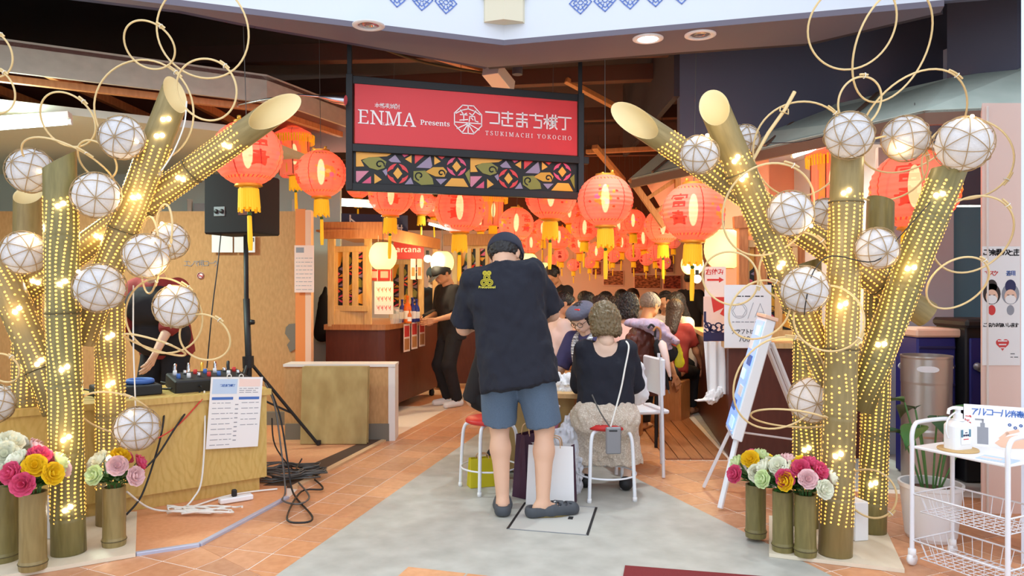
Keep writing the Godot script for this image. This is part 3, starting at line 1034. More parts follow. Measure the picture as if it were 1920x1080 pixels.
func make_kit() -> void:
	# the head: joint at the top of the neck, +Z is where it looks
	var hb := [
		bn(Vector3(0, .140, -.022), Vector3(0, .136, .018), .088, .080), bn(Vector3(0, .100, .030), Vector3(0, .048, .052), .066, .042),
		bn(Vector3(-.03, .062, .02), Vector3(.03, .062, .02), .046, .046), bn(Vector3(0, -.05, -.014), Vector3(0, .09, -.004), .056, .058),
		bn(Vector3(0, .118, .092), Vector3(0, .087, .108), .009, .012), bn(Vector3(-.012, .082, .096), Vector3(.012, .082, .096), .009, .009),
		bn(Vector3(-.017, .057, .092), Vector3(.017, .057, .092), .0075, .0075), bn(Vector3(-.034, .136, .078), Vector3(.034, .136, .078), .013, .013),
		bn(Vector3(.086, .120, -.008), Vector3(.083, .090, -.002), .020, .013, Vector3.RIGHT, .42), bn(Vector3(-.086, .120, -.008), Vector3(-.083, .090, -.002), .020, .013, Vector3.RIGHT, .42)]
	KIT.head = nets(hb, .0052, .022)
	# hair: short, bob, long; cap crown and brim
	var face := [[Vector3(0, .150, .058), Vector3(0, -.42, .91).normalized()]]
	KIT.short = nets([bn(Vector3(0, .146, -.024), Vector3(0, .142, .014), .098, .091, Vector3.ZERO, 1.0, face + [[Vector3(0, .070, -.06), Vector3(0, -1, .45).normalized()]])], .006, .02, .004, 34.0)
	KIT.thin = nets([bn(Vector3(0, .143, -.024), Vector3(0, .139, .006), .093, .085, Vector3.ZERO, 1.0, [[Vector3(0, .16, .035), Vector3(0, -.30, .95).normalized()], [Vector3(0, .085, -.06), Vector3(0, -1, .45).normalized()]])], .006, .02, .003, 34.0)
	var fc := [[Vector3(0, .140, .052), Vector3(0, -.30, .95).normalized()]]
	KIT.bob = nets([bn(Vector3(0, .148, -.022), Vector3(0, .144, .014), .107, .098, Vector3.ZERO, 1.0, fc), bn(Vector3(-.02, .10, -.030), Vector3(-.03, .030, -.034), .098, .082, Vector3.ZERO, 1.0, fc + [[Vector3(0, -.012, 0), Vector3(0, -1, .1)]]), bn(Vector3(.02, .10, -.030), Vector3(.03, .030, -.034), .098, .082, Vector3.ZERO, 1.0, fc + [[Vector3(0, -.012, 0), Vector3(0, -1, .1)]])], .0055, .02, .0075, 30.0)
	KIT.long = nets([bn(Vector3(0, .148, -.022), Vector3(0, .144, .014), .104, .096, Vector3.ZERO, 1.0, fc), bn(Vector3(0, .10, -.035), Vector3(0, -.14, -.075), .098, .075, Vector3(0, 0, 1), .75, fc)], .007, .02, .005, 30.0)
	KIT.bun = nets([bn(Vector3(0, .147, -.024), Vector3(0, .143, .012), .099, .091, Vector3.ZERO, 1.0, fc + [[Vector3(0, .060, -.06), Vector3(0, -1, .45).normalized()]]), bn(Vector3(0, .150, -.13), Vector3(0, .145, -.135), .040, .038)], .006, .02, .003, 30.0)
	KIT.crown = nets([bn(Vector3(0, .158, -.020), Vector3(0, .156, .012), .108, .102, Vector3.ZERO, 1.0, [[Vector3(0, .134, 0), Vector3(0, -1, .14)]])], .0055, .02)
	KIT.brim = nets([bn(Vector3(0, .146, .075), Vector3(0, .128, .150), .088, .062, Vector3(0, 1, .24).normalized(), .07, [[Vector3(0, .14, .085), Vector3(0, .1, -1).normalized()]])], .005, .008)
	KIT.beret = nets([bn(Vector3(.01, .190, -.02), Vector3(-.01, .192, .01), .118, .110, Vector3.UP, .52), bn(Vector3(0, .168, -.015), Vector3(0, .166, .012), .101, .095, Vector3.ZERO, 1.0, [[Vector3(0, .155, 0), Vector3(0, -1, .1)], [Vector3(0, .195, 0), Vector3(0, 1, 0)]])], .0055, .02, .002, 20.0)
	# a right hand: wrist at the origin, fingers towards +Y, palm towards +Z, thumb on -X side of the back view
	for curl in [["hand", .35], ["grip", 1.05]]:
		var b := [bn(Vector3(-.004, -.02, 0), Vector3(0, .012, 0), .027, .027, Vector3.FORWARD, .72)]
		var lens := [.042, .047, .044, .034]
		for i in 4:
			var x := -.030 + i * .0195
			var y := .084 - absf(i - 1.2) * .005
			b.append(bn(Vector3(x * .55, .012, 0), Vector3(x, y, -.002), .0155, .0118, Vector3.FORWARD, .8))
			var p := Vector3(x, y, 0)
			var an: float = curl[1] * .55
			for s in 3:
				var l: float = lens[i] * [1.0, .66, .5][s]
				var e := p + Vector3(0, cos(an), sin(an)) * l
				b.append(bn(p, e, [.0092, .0084, .0078][s], [.0084, .0078, .0070][s]))
				p = e
				an += curl[1] * [.9, .7, .5][s]
		b.append(bn(Vector3(-.016, .014, .004), Vector3(-.040, .042, .014), .0150, .0115))
		b.append(bn(Vector3(-.040, .042, .014), Vector3(-.050, .070, .026), .0105, .0095))
		b.append(bn(Vector3(-.050, .070, .026), Vector3(-.050, .090, .036), .0095, .0078))
		KIT[curl[0]] = nets(b, .0042, .006)
	# eyes, brows and mouth lines on the face
	var st := ST()
	for s in [-1.0, 1.0]:
		ball(st, Vector3(.031 * s, .1165, .0895), Vector3(.0125, .0055, .005), 10, 6)
		bar(st, Vector3(.017 * s, .137, .098), Vector3(.047 * s, .138, .087), .005, .004, Vector3.UP, .001)
	KIT.eyes = done(st)
	st = ST()
	ball(st, Vector3(0, .0585, .098), Vector3(.019, .0055, .006), 12, 6)
	KIT.lips = done(st)

func bend(a: Vector3, t: Vector3, l1: float, l2: float, pole: Vector3) -> Array:
	var d := t - a
	var l := clampf(d.length(), absf(l1 - l2) + .02, l1 + l2 - .004)
	var y := d.normalized()
	var x := (pole - y * pole.dot(y)).normalized()
	var c := (l1 * l1 + l * l - l2 * l2) / (2.0 * l)
	var h := sqrt(maxf(l1 * l1 - c * c, 0.0))
	return [a + y * c + x * h, a + y * l]

# one person: cfg holds place, pose and clothes (see the calls). Looks along +Z of its own axes before the turn.
func person(label: String, cfg: Dictionary) -> Node3D:
	var o := thing("person", label, "person", cfg.at, cfg.get("group", ""))
	o.rotation.y = cfg.get("yaw", 0.0)
	var sit: bool = cfg.get("sit", false)
	var cell: float = cfg.get("cell", .018)
	var w: float = cfg.get("wide", 1.0)
	var fat: float = cfg.get("fat", 1.0)
	var sc: float = cfg.get("s", 1.0)
	var lean: float = cfg.get("lean", .05)
	var side: float = cfg.get("tilt", 0.0)
	var hip := Vector3(0, cfg.get("seat", .45) + .105, 0) if sit else Vector3(0, .895 * sc, 0)
	var U := Vector3(sin(side), cos(lean) * cos(side), sin(lean)).normalized()
	var R := Vector3.RIGHT - U * U.x
	R = R.normalized()
	var Fw := R.cross(U)
	var at := func(x: float, y: float, z: float) -> Vector3:
		return hip + (R * x * w + U * y + Fw * z) * sc
	var sk: Material = cfg.get("skin", M.skin)
	var neck: Vector3 = at.call(0, .515, -.005)
	var hbas := Basis(R, U, Fw) * Basis(Vector3.UP, cfg.get("head_yaw", 0.0)) * Basis(Vector3.RIGHT, cfg.get("head_pitch", .1) - lean * .6)
	var bow: float = cfg.get("bow", 0.0)
	var hj: Vector3 = neck + (U * .6 + hbas.y * .4).normalized() * .035 * sc + (Fw * .55 - U * .45) * bow
	var hx := Transform3D(hbas.scaled(Vector3.ONE * sc * cfg.get("head", 1.0)), hj)
	# joints
	var arms := []
	for s in [-1.0, 1.0]:
		var sh: Vector3 = at.call(.168 * s, .447, 0)
		var tg: Vector3 = cfg.get("hand_r" if s < 0 else "hand_l", Vector3(.25 * s, .45 if sit else .82, .30 if sit else .06))
		var pole: Vector3 = cfg.get("pole_r" if s < 0 else "pole_l", Vector3(.5 * s, -.6, -.6))
		var e := bend(sh, tg, .285 * sc, .245 * sc, pole)
		arms.append([sh, e[0], e[1]])
	var legs := []
	for s in [-1.0, 1.0]:
		var hp := hip + Vector3(.088 * s * w, -.02, 0) * sc
		var ft: Vector3 = cfg.get("foot_r" if s < 0 else "foot_l", Vector3(.10 * s, .075, .36 if sit else -.01))
		var e := bend(hp, ft, .415 * sc, .415 * sc, cfg.get("knee_r" if s < 0 else "knee_l", Vector3(.12 * s, .3, 1)))
		legs.append([hp, e[0], e[1]])
	# the body
	var skin := [bn(at.call(-.085, .0, 0), at.call(.085, .0, 0), .108 * fat * sc, .108 * fat * sc, Fw, .88), bn(at.call(-.05, .16, 0), at.call(.05, .16, 0), .106 * fat * sc, .106 * fat * sc, Fw, .84),
		bn(at.call(-.08, .33, 0), at.call(.08, .33, 0), .110 * sc, .110 * sc, Fw, .80), bn(at.call(-.155, .44, -.005), at.call(.155, .44, -.005), .056 * sc, .056 * sc), bn(at.call(0, .46, -.01), hj + hbas.y * .03, .060 * sc, .054 * sc)]
	var low: bool = cfg.get("low", true)   # legs and feet are part of what is built
	for a in arms:
		skin.append(bn(a[0], a[1], .050 * sc, .040 * sc))
		skin.append(bn(a[1], a[2], .040 * sc, .026 * sc))
	if low:
		for i in 2:
			var l: Array = legs[i]
			skin.append(bn(l[0], l[1], .082 * fat * sc, .054 * sc))
			var cal: Vector3 = l[1].lerp(l[2], .32) + (l[0] - l[2]).cross(Vector3.RIGHT).normalized() * 0.0
			skin.append(bn(l[1], cal, .052 * sc, .056 * sc))
			skin.append(bn(cal, l[2], .056 * sc, .036 * sc))
			var fa: float = cfg.get("foot_yaw_r" if i == 0 else "foot_yaw_l", -.15 if i == 0 else .15)
			var fd := Vector3(sin(fa), 0, cos(fa))
			skin.append(bn(l[2] + Vector3(0, -.035, 0) - fd * .03, l[2] + Vector3(0, -.045, 0) + fd * .15, .036 * sc, .028 * sc))
	var st := ST()
	st.append_from(nets(skin, cell, .035), 0, Transform3D.IDENTITY)
	st.append_from(KIT.head, 0, hx)
	for i in 2:
		var a: Array = arms[i]
		var y: Vector3 = (a[2] - a[1]).normalized()
		var palm: Vector3 = cfg.get("palm_r" if i == 0 else "palm_l", Vector3(1 if i == 0 else -1, 0, .2))
		var z := (palm - y * palm.dot(y)).normalized()
		var b := Basis(y.cross(z), y, z)
		if i == 1:
			b = Basis(-b.x, b.y, b.z)
		var hm: ArrayMesh = KIT[cfg.get("grip_r" if i == 0 else "grip_l", "hand")]
		if b.determinant() < 0:
			hm = mirrored(hm)
			b = Basis(-b.x, b.y, b.z)
		st.append_from(hm, 0, Transform3D(b.scaled_local(Vector3.ONE * sc), a[2]))
	piece(o, "body", st.commit(), sk, false)
	if cfg.get("face", true):
		var fa := piece(o, "eyes", KIT.eyes, M.eye, false)
		fa.transform = hx
		fa = piece(o, "lips", KIT.lips, cfg.get("lips", M.lips), false)
		fa.transform = hx
	# clothes
	var loose: float = cfg.get("loose", .016)
	var hem: float = cfg.get("hem", -.06)
	var hc: Vector3 = at.call(0, hem, 0)
	var cut := [[hc, -U]]
	var shirt := [bn(at.call(-.150, .438, -.005), at.call(.150, .438, -.005), (.060 + loose * .8) * sc, (.060 + loose * .8) * sc), bn(at.call(-.085, .33, 0), at.call(.085, .33, 0), (.110 + loose) * sc, (.110 + loose) * sc, Fw, .84),
		bn(at.call(-.07, .30, 0), at.call(-.078, hem, 0), (.102 + loose) * sc, (.108 * fat + loose) * sc, Fw, .90, cut), bn(at.call(.07, .30, 0), at.call(.078, hem, 0), (.102 + loose) * sc, (.108 * fat + loose) * sc, Fw, .90, cut),
		bn(at.call(0, .30, 0), at.call(0, hem, 0), (.106 + loose) * sc, (.114 * fat + loose) * sc, Fw, .90, cut), bn(at.call(0, .44, -.008), at.call(0, .53, 0), .078 * sc, .066 * sc, Vector3.ZERO, 1.0, [[at.call(0, .512, 0), (U + Fw * .3).normalized()]])]
	var slv: float = cfg.get("sleeve", .6)
	for a in arms:
		var e: Vector3 = a[0].lerp(a[1], minf(slv, 1.0))
		var dir: Vector3 = (a[1] - a[0]).normalized()
		shirt.append(bn(a[0], e, (.056 + loose * .8) * sc, (.052 + loose * cfg.get("flare", 1.0)) * sc, Vector3.ZERO, 1.0, [[e, dir]] if slv < 1.0 else []))
		if slv > 1.0:
			var e2: Vector3 = a[1].lerp(a[2], slv - 1.0)
			shirt.append(bn(a[1], e2, (.046 + loose * .7) * sc, (.036 + loose * .6) * sc, Vector3.ZERO, 1.0, [[e2, (a[2] - a[1]).normalized()]]))
	if cfg.has("scoop"):
		shirt.append(bn(at.call(0, .545, -.03), at.call(0, .475, -.085), cfg.scoop, cfg.scoop * .9, Vector3.ZERO, 1.0, [], true))
	o.set_meta("_shirt", shirt)
	piece(o, "shirt", nets(shirt, cell, .03, cfg.get("fold", .003), 7.0), cfg.shirt, false)
	if low and cfg.has("pants"):
		var pl: float = cfg.get("plen", 2.0)
		var pw: float = cfg.get("ploose", .018)
		var pants := [bn(at.call(-.085, -.0, 0), at.call(.085, -.0, 0), (.106 * fat + pw * .3) * sc, (.106 * fat + pw * .3) * sc, Fw, .9), bn(at.call(-.06, .05, 0), at.call(.06, .05, 0), (.104 * fat + pw * .2) * sc, (.104 * fat + pw * .2) * sc, Fw, .86, [[at.call(0, .08, 0), U]])]
		for l in legs:
			var e: Vector3 = l[0].lerp(l[1], minf(pl, 1.0))
			pants.append(bn(l[0].lerp(l[1], .16), e, (.084 * fat + pw * .6) * sc, (.060 + pw * cfg.get("pflare", 1.0)) * sc, Vector3.ZERO, 1.0, [[e, (l[1] - l[0]).normalized()]] if pl < 1.0 else []))
			if pl > 1.0:
				var e2: Vector3 = l[1].lerp(l[2], pl - 1.0)
				pants.append(bn(l[1], e2, (.060 + pw) * sc, (.042 + pw * cfg.get("pflare", 1.0)) * sc, Vector3.ZERO, 1.0, [[e2, (l[2] - l[1]).normalized()]]))
		piece(o, cfg.get("pname", "trousers"), nets(pants, cell, .03, .003, 7.0), cfg.pants, false)
	if low and cfg.get("shoes", null) != null and not cfg.get("clogs", false):
		for i in 2:
			var l: Array = legs[i]
			var fa: float = cfg.get("foot_yaw_r" if i == 0 else "foot_yaw_l", -.15 if i == 0 else .15)
			var fd := Vector3(sin(fa), 0, cos(fa))
			var ground := [[Vector3(0, l[2].y - .074, 0), Vector3.DOWN]]
			piece(o, "shoe", nets([bn(l[2] + Vector3(0, -.032, 0) - fd * .035, l[2] + Vector3(0, -.045, 0) + fd * .16, .046, .036, Vector3.ZERO, 1.0, ground)], .008, .02), cfg.shoes, false)
	for h in cfg.get("hair", []):
		piece(o, h[0], KIT[h[1]], h[2], false).transform = hx
	o.set_meta("_head", hx)
	return o

func mirrored(m: ArrayMesh) -> ArrayMesh:
	if KIT.has(m):
		return KIT[m]
	var a := m.surface_get_arrays(0)
	var v: PackedVector3Array = a[Mesh.ARRAY_VERTEX]
	var n: PackedVector3Array = a[Mesh.ARRAY_NORMAL]
	for i in v.size():
		v[i].x = -v[i].x
		n[i].x = -n[i].x
	var ix: PackedInt32Array = a[Mesh.ARRAY_INDEX]
	for i in range(0, ix.size(), 3):
		var t := ix[i + 1]
		ix[i + 1] = ix[i + 2]
		ix[i + 2] = t
	a[Mesh.ARRAY_VERTEX] = v
	a[Mesh.ARRAY_NORMAL] = n
	a[Mesh.ARRAY_INDEX] = ix
	var r := ArrayMesh.new()
	r.add_surface_from_arrays(Mesh.PRIMITIVE_TRIANGLES, a)
	KIT[m] = r
	return r

# ---------------------------------------------------------------- the two trees of drilled bamboo
func tree_materials() -> void:
	tri(mat("bamboo", Color.WHITE, .42), noise_tex(.02, c8(128, 110, 64), c8(160, 140, 90), 61), Vector3(7, .9, 7), null, .5, false)
	tri(mat("bamboo_olive", Color.WHITE, .42), noise_tex(.02, c8(110, 100, 56), c8(142, 130, 78), 62), Vector3(7, .9, 7), null, .5, false)
	mat("bamboo_cut", c8(240, 216, 160), .6)
	mat("bamboo_node", c8(92, 80, 48), .7)
	glow(mat("hole_light", c8(255, 200, 110), .5), Color(1.0, .70, .28), 1.15)
	glow(mat("hole_light_soft", c8(255, 200, 110), .5), Color(1.0, .72, .34), .62)
	glow(mat("led", Color.WHITE, .4), Color(1, .96, .90), 13.0)
	mat("rattan", c8(226, 198, 142), .5)
	mat("rattan_dark", c8(164, 136, 96), .55)
	mat("washi", c8(206, 204, 206), .9)
	tri(M.washi, noise_tex(.05, c8(206, 204, 206), c8(224, 222, 222), 97), Vector3(9, 9, 9), noise_tex(.035, Color.BLACK, Color.WHITE, 98, 256, true, FastNoiseLite.TYPE_CELLULAR, 2), .9, false)
	M.washi.albedo_color = Color.WHITE
	M.washi.backlight_enabled = true
	M.washi.backlight = Color(.45, .45, .44)
	glow(M.washi, Color(1.0, .90, .80), .03)
	glow(mat("ball_bulb", Color.WHITE, .4), Color(1, .86, .6), 4.0)
	mat("wire_grey", c8(90, 88, 84), .5)
	mat("wire_white", c8(238, 236, 228), .45)
	mat("wire_black", c8(24, 24, 26), .5)
	mat("leaf", c8(54, 104, 44), .5)
	mat("leaf_dark", c8(36, 78, 40), .5)
	mat("stem", c8(80, 128, 66), .5)
	for k in [["pink", 230, 92, 134], ["yellow", 250, 214, 30], ["white", 246, 246, 226], ["blush", 248, 214, 214], ["lime", 228, 242, 190]]:
		mat("petal_" + k[0], c8(k[1], k[2], k[3]), .7)
		M["petal_" + k[0]].backlight_enabled = true
		M["petal_" + k[0]].backlight = Color(.2, .2, .2)

# drilled bamboo from a (low end) to b (high end); cut is how far the slanted mouth reaches, cut_dir where its tip points
func bamboo(label: String, a: Vector3, b: Vector3, r: float, cut: float, cut_dir: Vector3, lo: float, hi: float, leds: Array, soft := [], open_low := false) -> void:
	var t := thing("bamboo_lantern", label, "bamboo lantern", a, "")
	t.basis = frame_of(b - a)
	var L := a.distance_to(b)
	var cd := t.basis.inverse() * cut_dir
	var a0 := atan2(-cd.z, cd.x)
	var n := 32
	var rows := []
	var y := 0.0
	var nodes := []
	var ny := .16 + rng.randf() * .2
	while ny < L - .12:
		nodes.append(ny)
		ny += .30 + rng.randf() * .1
	var prof := [[0.0, r * 1.02]]
	for k in nodes:
		prof.append_array([[k - .022, r], [k - .006, r * 1.035], [k, r * .985], [k + .006, r * 1.03], [k + .022, r]])
	prof.append([L, r * .97])
	var st := ST()
	st.set_smooth_group(0)
	var top := func(k: int, rr: float) -> Vector3:
		var an := TAU * k / n
		return Vector3(rr * cos(an), L + cut * (cos(an - a0) * .5 + .5) * (rr / r), -rr * sin(an))
	for i in prof.size() - 1:
		for k in n:
			var u0 := TAU * k / n
			var u1 := TAU * ((k + 1) % n) / n
			var p0: Array = prof[i]
			var p1: Array = prof[i + 1]
			var c := Vector3(p1[1] * cos(u1), p1[0], -p1[1] * sin(u1))
			var d := Vector3(p1[1] * cos(u0), p1[0], -p1[1] * sin(u0))
			if i == prof.size() - 2:
				c = top.call((k + 1) % n, p1[1])
				d = top.call(k, p1[1])
			q4(st, Vector3(p0[1] * cos(u0), p0[0], -p0[1] * sin(u0)), Vector3(p0[1] * cos(u1), p0[0], -p0[1] * sin(u1)), c, d)
	if not open_low:
		for k in range(1, n - 1):
			var f := func(q: int) -> Vector3: return Vector3(r * 1.02 * cos(TAU * q / n), 0, -r * 1.02 * sin(TAU * q / n))
			t3(st, f.call(0), f.call(k + 1), f.call(k))
	piece(t, "culm", done(st), M.bamboo if rng.randf() < .6 else M.bamboo_olive, false)
	# the pale mouth: rim and inner wall
	st = ST()
	st.set_smooth_group(0)
	var ri := r * .86
	for k in n:
		var k2 := (k + 1) % n
		var o0: Vector3 = top.call(k, r * .97)
		var o1: Vector3 = top.call(k2, r * .97)
		var i0: Vector3 = top.call(k, ri)
		var i1: Vector3 = top.call(k2, ri)
		q4(st, o0, o1, i1, i0)
		q4(st, i0, i1, Vector3(i1.x, L - .25, i1.z), Vector3(i0.x, L - .25, i0.z))
	piece(t, "cut_mouth", done(st), M.bamboo_cut, false)
	# binding wires at the joints
	for k in nodes:
		if rng.randf() < .4:
			var pts := []
			for q in 20:
				pts.append(Vector3(cos(TAU * q / 20) * r * 1.05, k, -sin(TAU * q / 20) * r * 1.05))
			piece(t, "joint_ring", tubem(pts, .0035, 5, true), M.bamboo_node, false)
	# wavy columns of small lit holes
	var cols := 15
	var spots := [[], []]
	var ph := rng.randf() * 6.0
	var seen: Vector3 = t.basis.inverse() * (Vector3(0, H, 0) - (a + b) * .5)
	var front := atan2(-seen.z, seen.x)
	for c in cols:
		if absf(wrapf(TAU * c / cols - front, -PI, PI)) > 2.1:
			continue   # the far side of the culm stays undrilled
		var h := lo + rng.randf() * .03
		while h < hi - rng.randf() * .05:
			var an := TAU * c / cols + .20 * sin(h * 6.0 + ph) + .06 * sin(h * 13.0 + c * .9)
			var dim := false
			for s in soft:
				dim = dim or (h > s[0] and h < s[1])
			var o := Transform3D(Basis(Vector3.UP, an) * Basis(Vector3.BACK, -PI / 2), Vector3(cos(an) * r * 1.0, h, -sin(an) * r * 1.0))
			if not (dim and rng.randf() < .35):
				spots[1 if dim or rng.randf() < .25 else 0].append(o)
			h += .0175 + rng.randf() * .004
	var dot := lathem([Vector2(.0066, -.0005), Vector2(0, .0036)], 6)
	for i in 2:
		if spots[i].is_empty():
			continue
		var mm := MultiMesh.new()
		mm.transform_format = MultiMesh.TRANSFORM_3D
		mm.mesh = dot
		mm.instance_count = spots[i].size()
		for k in spots[i].size():
			mm.set_instance_transform(k, spots[i][k])
		var mi := MultiMeshInstance3D.new()
		mi.multimesh = mm
		mi.material_override = M.hole_light if i == 0 else M.hole_light_soft
		mi.name = "drilled_light" if i == 0 else "faint_drilled_light"
		t.add_child(mi, true)
		mi.set_meta("kind", "stuff")
	# white LED beads that shine out
	for h in leds:
		for k in 2:
			var hh: float = h * L + k * .014
			var to_cam: Vector3 = t.basis.inverse() * (Vector3(0, H, 0) - (a + t.basis.y * hh))
			var an := atan2(-to_cam.z, to_cam.x) + (k - .5) * .30
			var p := Vector3(cos(an) * (r + .004), hh, -sin(an) * (r + .004))
			st = ST()
			ball(st, Vector3.ZERO, Vector3.ONE * .012, 8, 5)
			var m := piece(t, "led_bulb", done(st), M.led, false)
			m.position = p
			if k == 0 and h == leds[mini(1, leds.size() - 1)]:
				omni(t, Vector3(cos(an) * (r + .09), hh, -sin(an) * (r + .09)), Color(1, .84, .56), .012, .02)

func lantern_ball(label: String, px: Vector2, d: float, dia: float, bulb_dir: Vector2, lit := 1.0) -> void:
	var at := P(px.x, px.y, d)
	var r := dia / F * d * .5
	var t := thing("ball_lantern", label, "ball lantern", at)
	t.basis = Basis.from_euler(Vector3(rng.randf_range(-.5, .5), rng.randf() * TAU, rng.randf_range(-.4, .4)))
	var nz := FastNoiseLite.new()
	nz.seed = rng.randi() % 1000
	nz.frequency = 1.0
	var st := ST()
	st.set_smooth_group(0)
	var nu := 36
	var nv := 24
	var g := []
	for j in nv + 1:
		var row := []
		for i in nu:
			var th := PI * j / nv
			var v := Vector3(sin(th) * cos(TAU * i / nu), cos(th), sin(th) * sin(TAU * i / nu))
			row.append(v * r * (.955 + .035 * nz.get_noise_3d(v.x * 3.0, v.y * 3.0, v.z * 3.0) + .10 * absf(nz.get_noise_3d(v.x * 6.0, v.y * 6.0, v.z * 6.0)) - .02))
		g.append(row)
	for j in nv:
		for i in nu:
			var i2 := (i + 1) % nu
			q4(st, g[j][i], g[j][i2], g[j + 1][i2], g[j + 1][i])
	piece(t, "paper", done(st), M.washi, false)
	st = ST()
	var dirs := [Vector3.RIGHT, Vector3.UP, Vector3.BACK, Vector3(1, 1, 0), Vector3(1, -1, 0), Vector3(1, 0, 1), Vector3(1, 0, -1), Vector3(0, 1, 1), Vector3(0, 1, -1)]
	for v in dirs:
		var b := frame_of(v)
		var pts := []
		for k in 36:
			pts.append((b.x * cos(TAU * k / 36) + b.z * sin(TAU * k / 36)) * r * 1.03)
		tube(st, pts, .0023, 5, true)
	piece(t, "rattan_frame", done(st), M.rattan_dark, false)
	if bulb_dir != Vector2.ZERO:
		var p := t.basis.inverse() * (Vector3(bulb_dir.x, -bulb_dir.y, .45).normalized() * r * 1.05)
		st = ST()
		ball(st, p, Vector3.ONE * .010, 10, 6)
		piece(t, "led_bulb", done(st), M.ball_bulb, false)
		if bulb_dir.y < -.75 or bulb_dir.y > .4:
			omni(t, p * 1.5, Color(1, .88, .66), .012 * lit, .02)

# a rattan hoop: seen as an ellipse with half axes a, b (pixels), its long axis turned by deg
func hoop(label: String, c: Vector2, d: float, a: float, b: float, deg := 0.0, from := 0.0, to := 360.0, side := 1.0) -> void:
	var at := P(c.x, c.y, d)
	var ra := a / F * d
	var k := clampf(b / a, .05, .999)
	var e1 := Vector3(cos(deg_to_rad(deg)), -sin(deg_to_rad(deg)), 0)
	var e2 := Vector3(sin(deg_to_rad(deg)), cos(deg_to_rad(deg)), 0) * k + Vector3(0, 0, side * sqrt(1.0 - k * k))
	var pts := []
	var full := to - from >= 360.0
	var n := 48
	for i in (n if full else n + 1):
		var an := deg_to_rad(from + (to - from) * i / n)
		pts.append((e1 * cos(an) + e2 * sin(an)) * ra * (1.0 + .012 * sin(an * 3.0 + a)))
	var o := thing("rattan_hoop", label, "rattan hoop", at)
	piece(o, "cane", tubem(pts, .0051, 7, full), M.rattan, false)
	# the lap where its ends are tied
	var an2 := deg_to_rad(from + (40.0 if full else 2.0))
	var lap := []
	for i in 6:
		var q := an2 + i * .07
		lap.append((e1 * cos(q) + e2 * sin(q)) * (ra + .010))
	piece(o, "lap_end", tubem(lap, .0052, 6), M.rattan, false)
	var tie := []
	for i in 8:
		var q := TAU * i / 8
		tie.append(lap[2] * (1.0 - .006 / ra) + (lap[2].normalized() * cos(q) + Vector3(0, 0, 1) * sin(q)) * .013)
	piece(o, "tie", tubem(tie, .0022, 5, true), M.wire_white, false)

func peony(st: SurfaceTool, c: Vector3, up: Vector3, r: float) -> void:
	var b := frame_of(up)
	for ring in 4:
		var n: int = [8, 7, 6, 4][ring]
		for i in n:
			var an := TAU * (i + ring * .5) / n + rng.randf() * .3
			var out := b.x * cos(an) + b.z * sin(an)
			var open: float = [1.0, .78, .52, .26][ring]
			var rise: float = [.0, .26, .50, .66][ring]
			var side := b.y.cross(out)
			var w: float = r * [.46, .42, .36, .26][ring]
			var grid := []
			for v in 4:
				var row := []
				for u in 5:
					var uu := (u - 2) / 2.0
					var vv := v / 3.0
					var p: Vector3 = out * r * open * sin(vv * 1.45) + b.y * r * (rise * vv * vv + .25 * vv) * (1.2 - .35 * ring * .3)
					p += side * w * uu * sin(.5 + vv * 1.9) + b.y * (absf(uu) * .14 * r) + out * (-.10 * r * uu * uu)
					p += b.y * r * .06 * sin(uu * 9.0 + ring + i) * vv
					row.append(c + p)
				grid.append(row)
			st.set_smooth_group(ring * 16 + i + 1)
			for v in 3:
				for u in 4:
					q4(st, grid[v][u], grid[v][u + 1], grid[v + 1][u + 1], grid[v + 1][u])

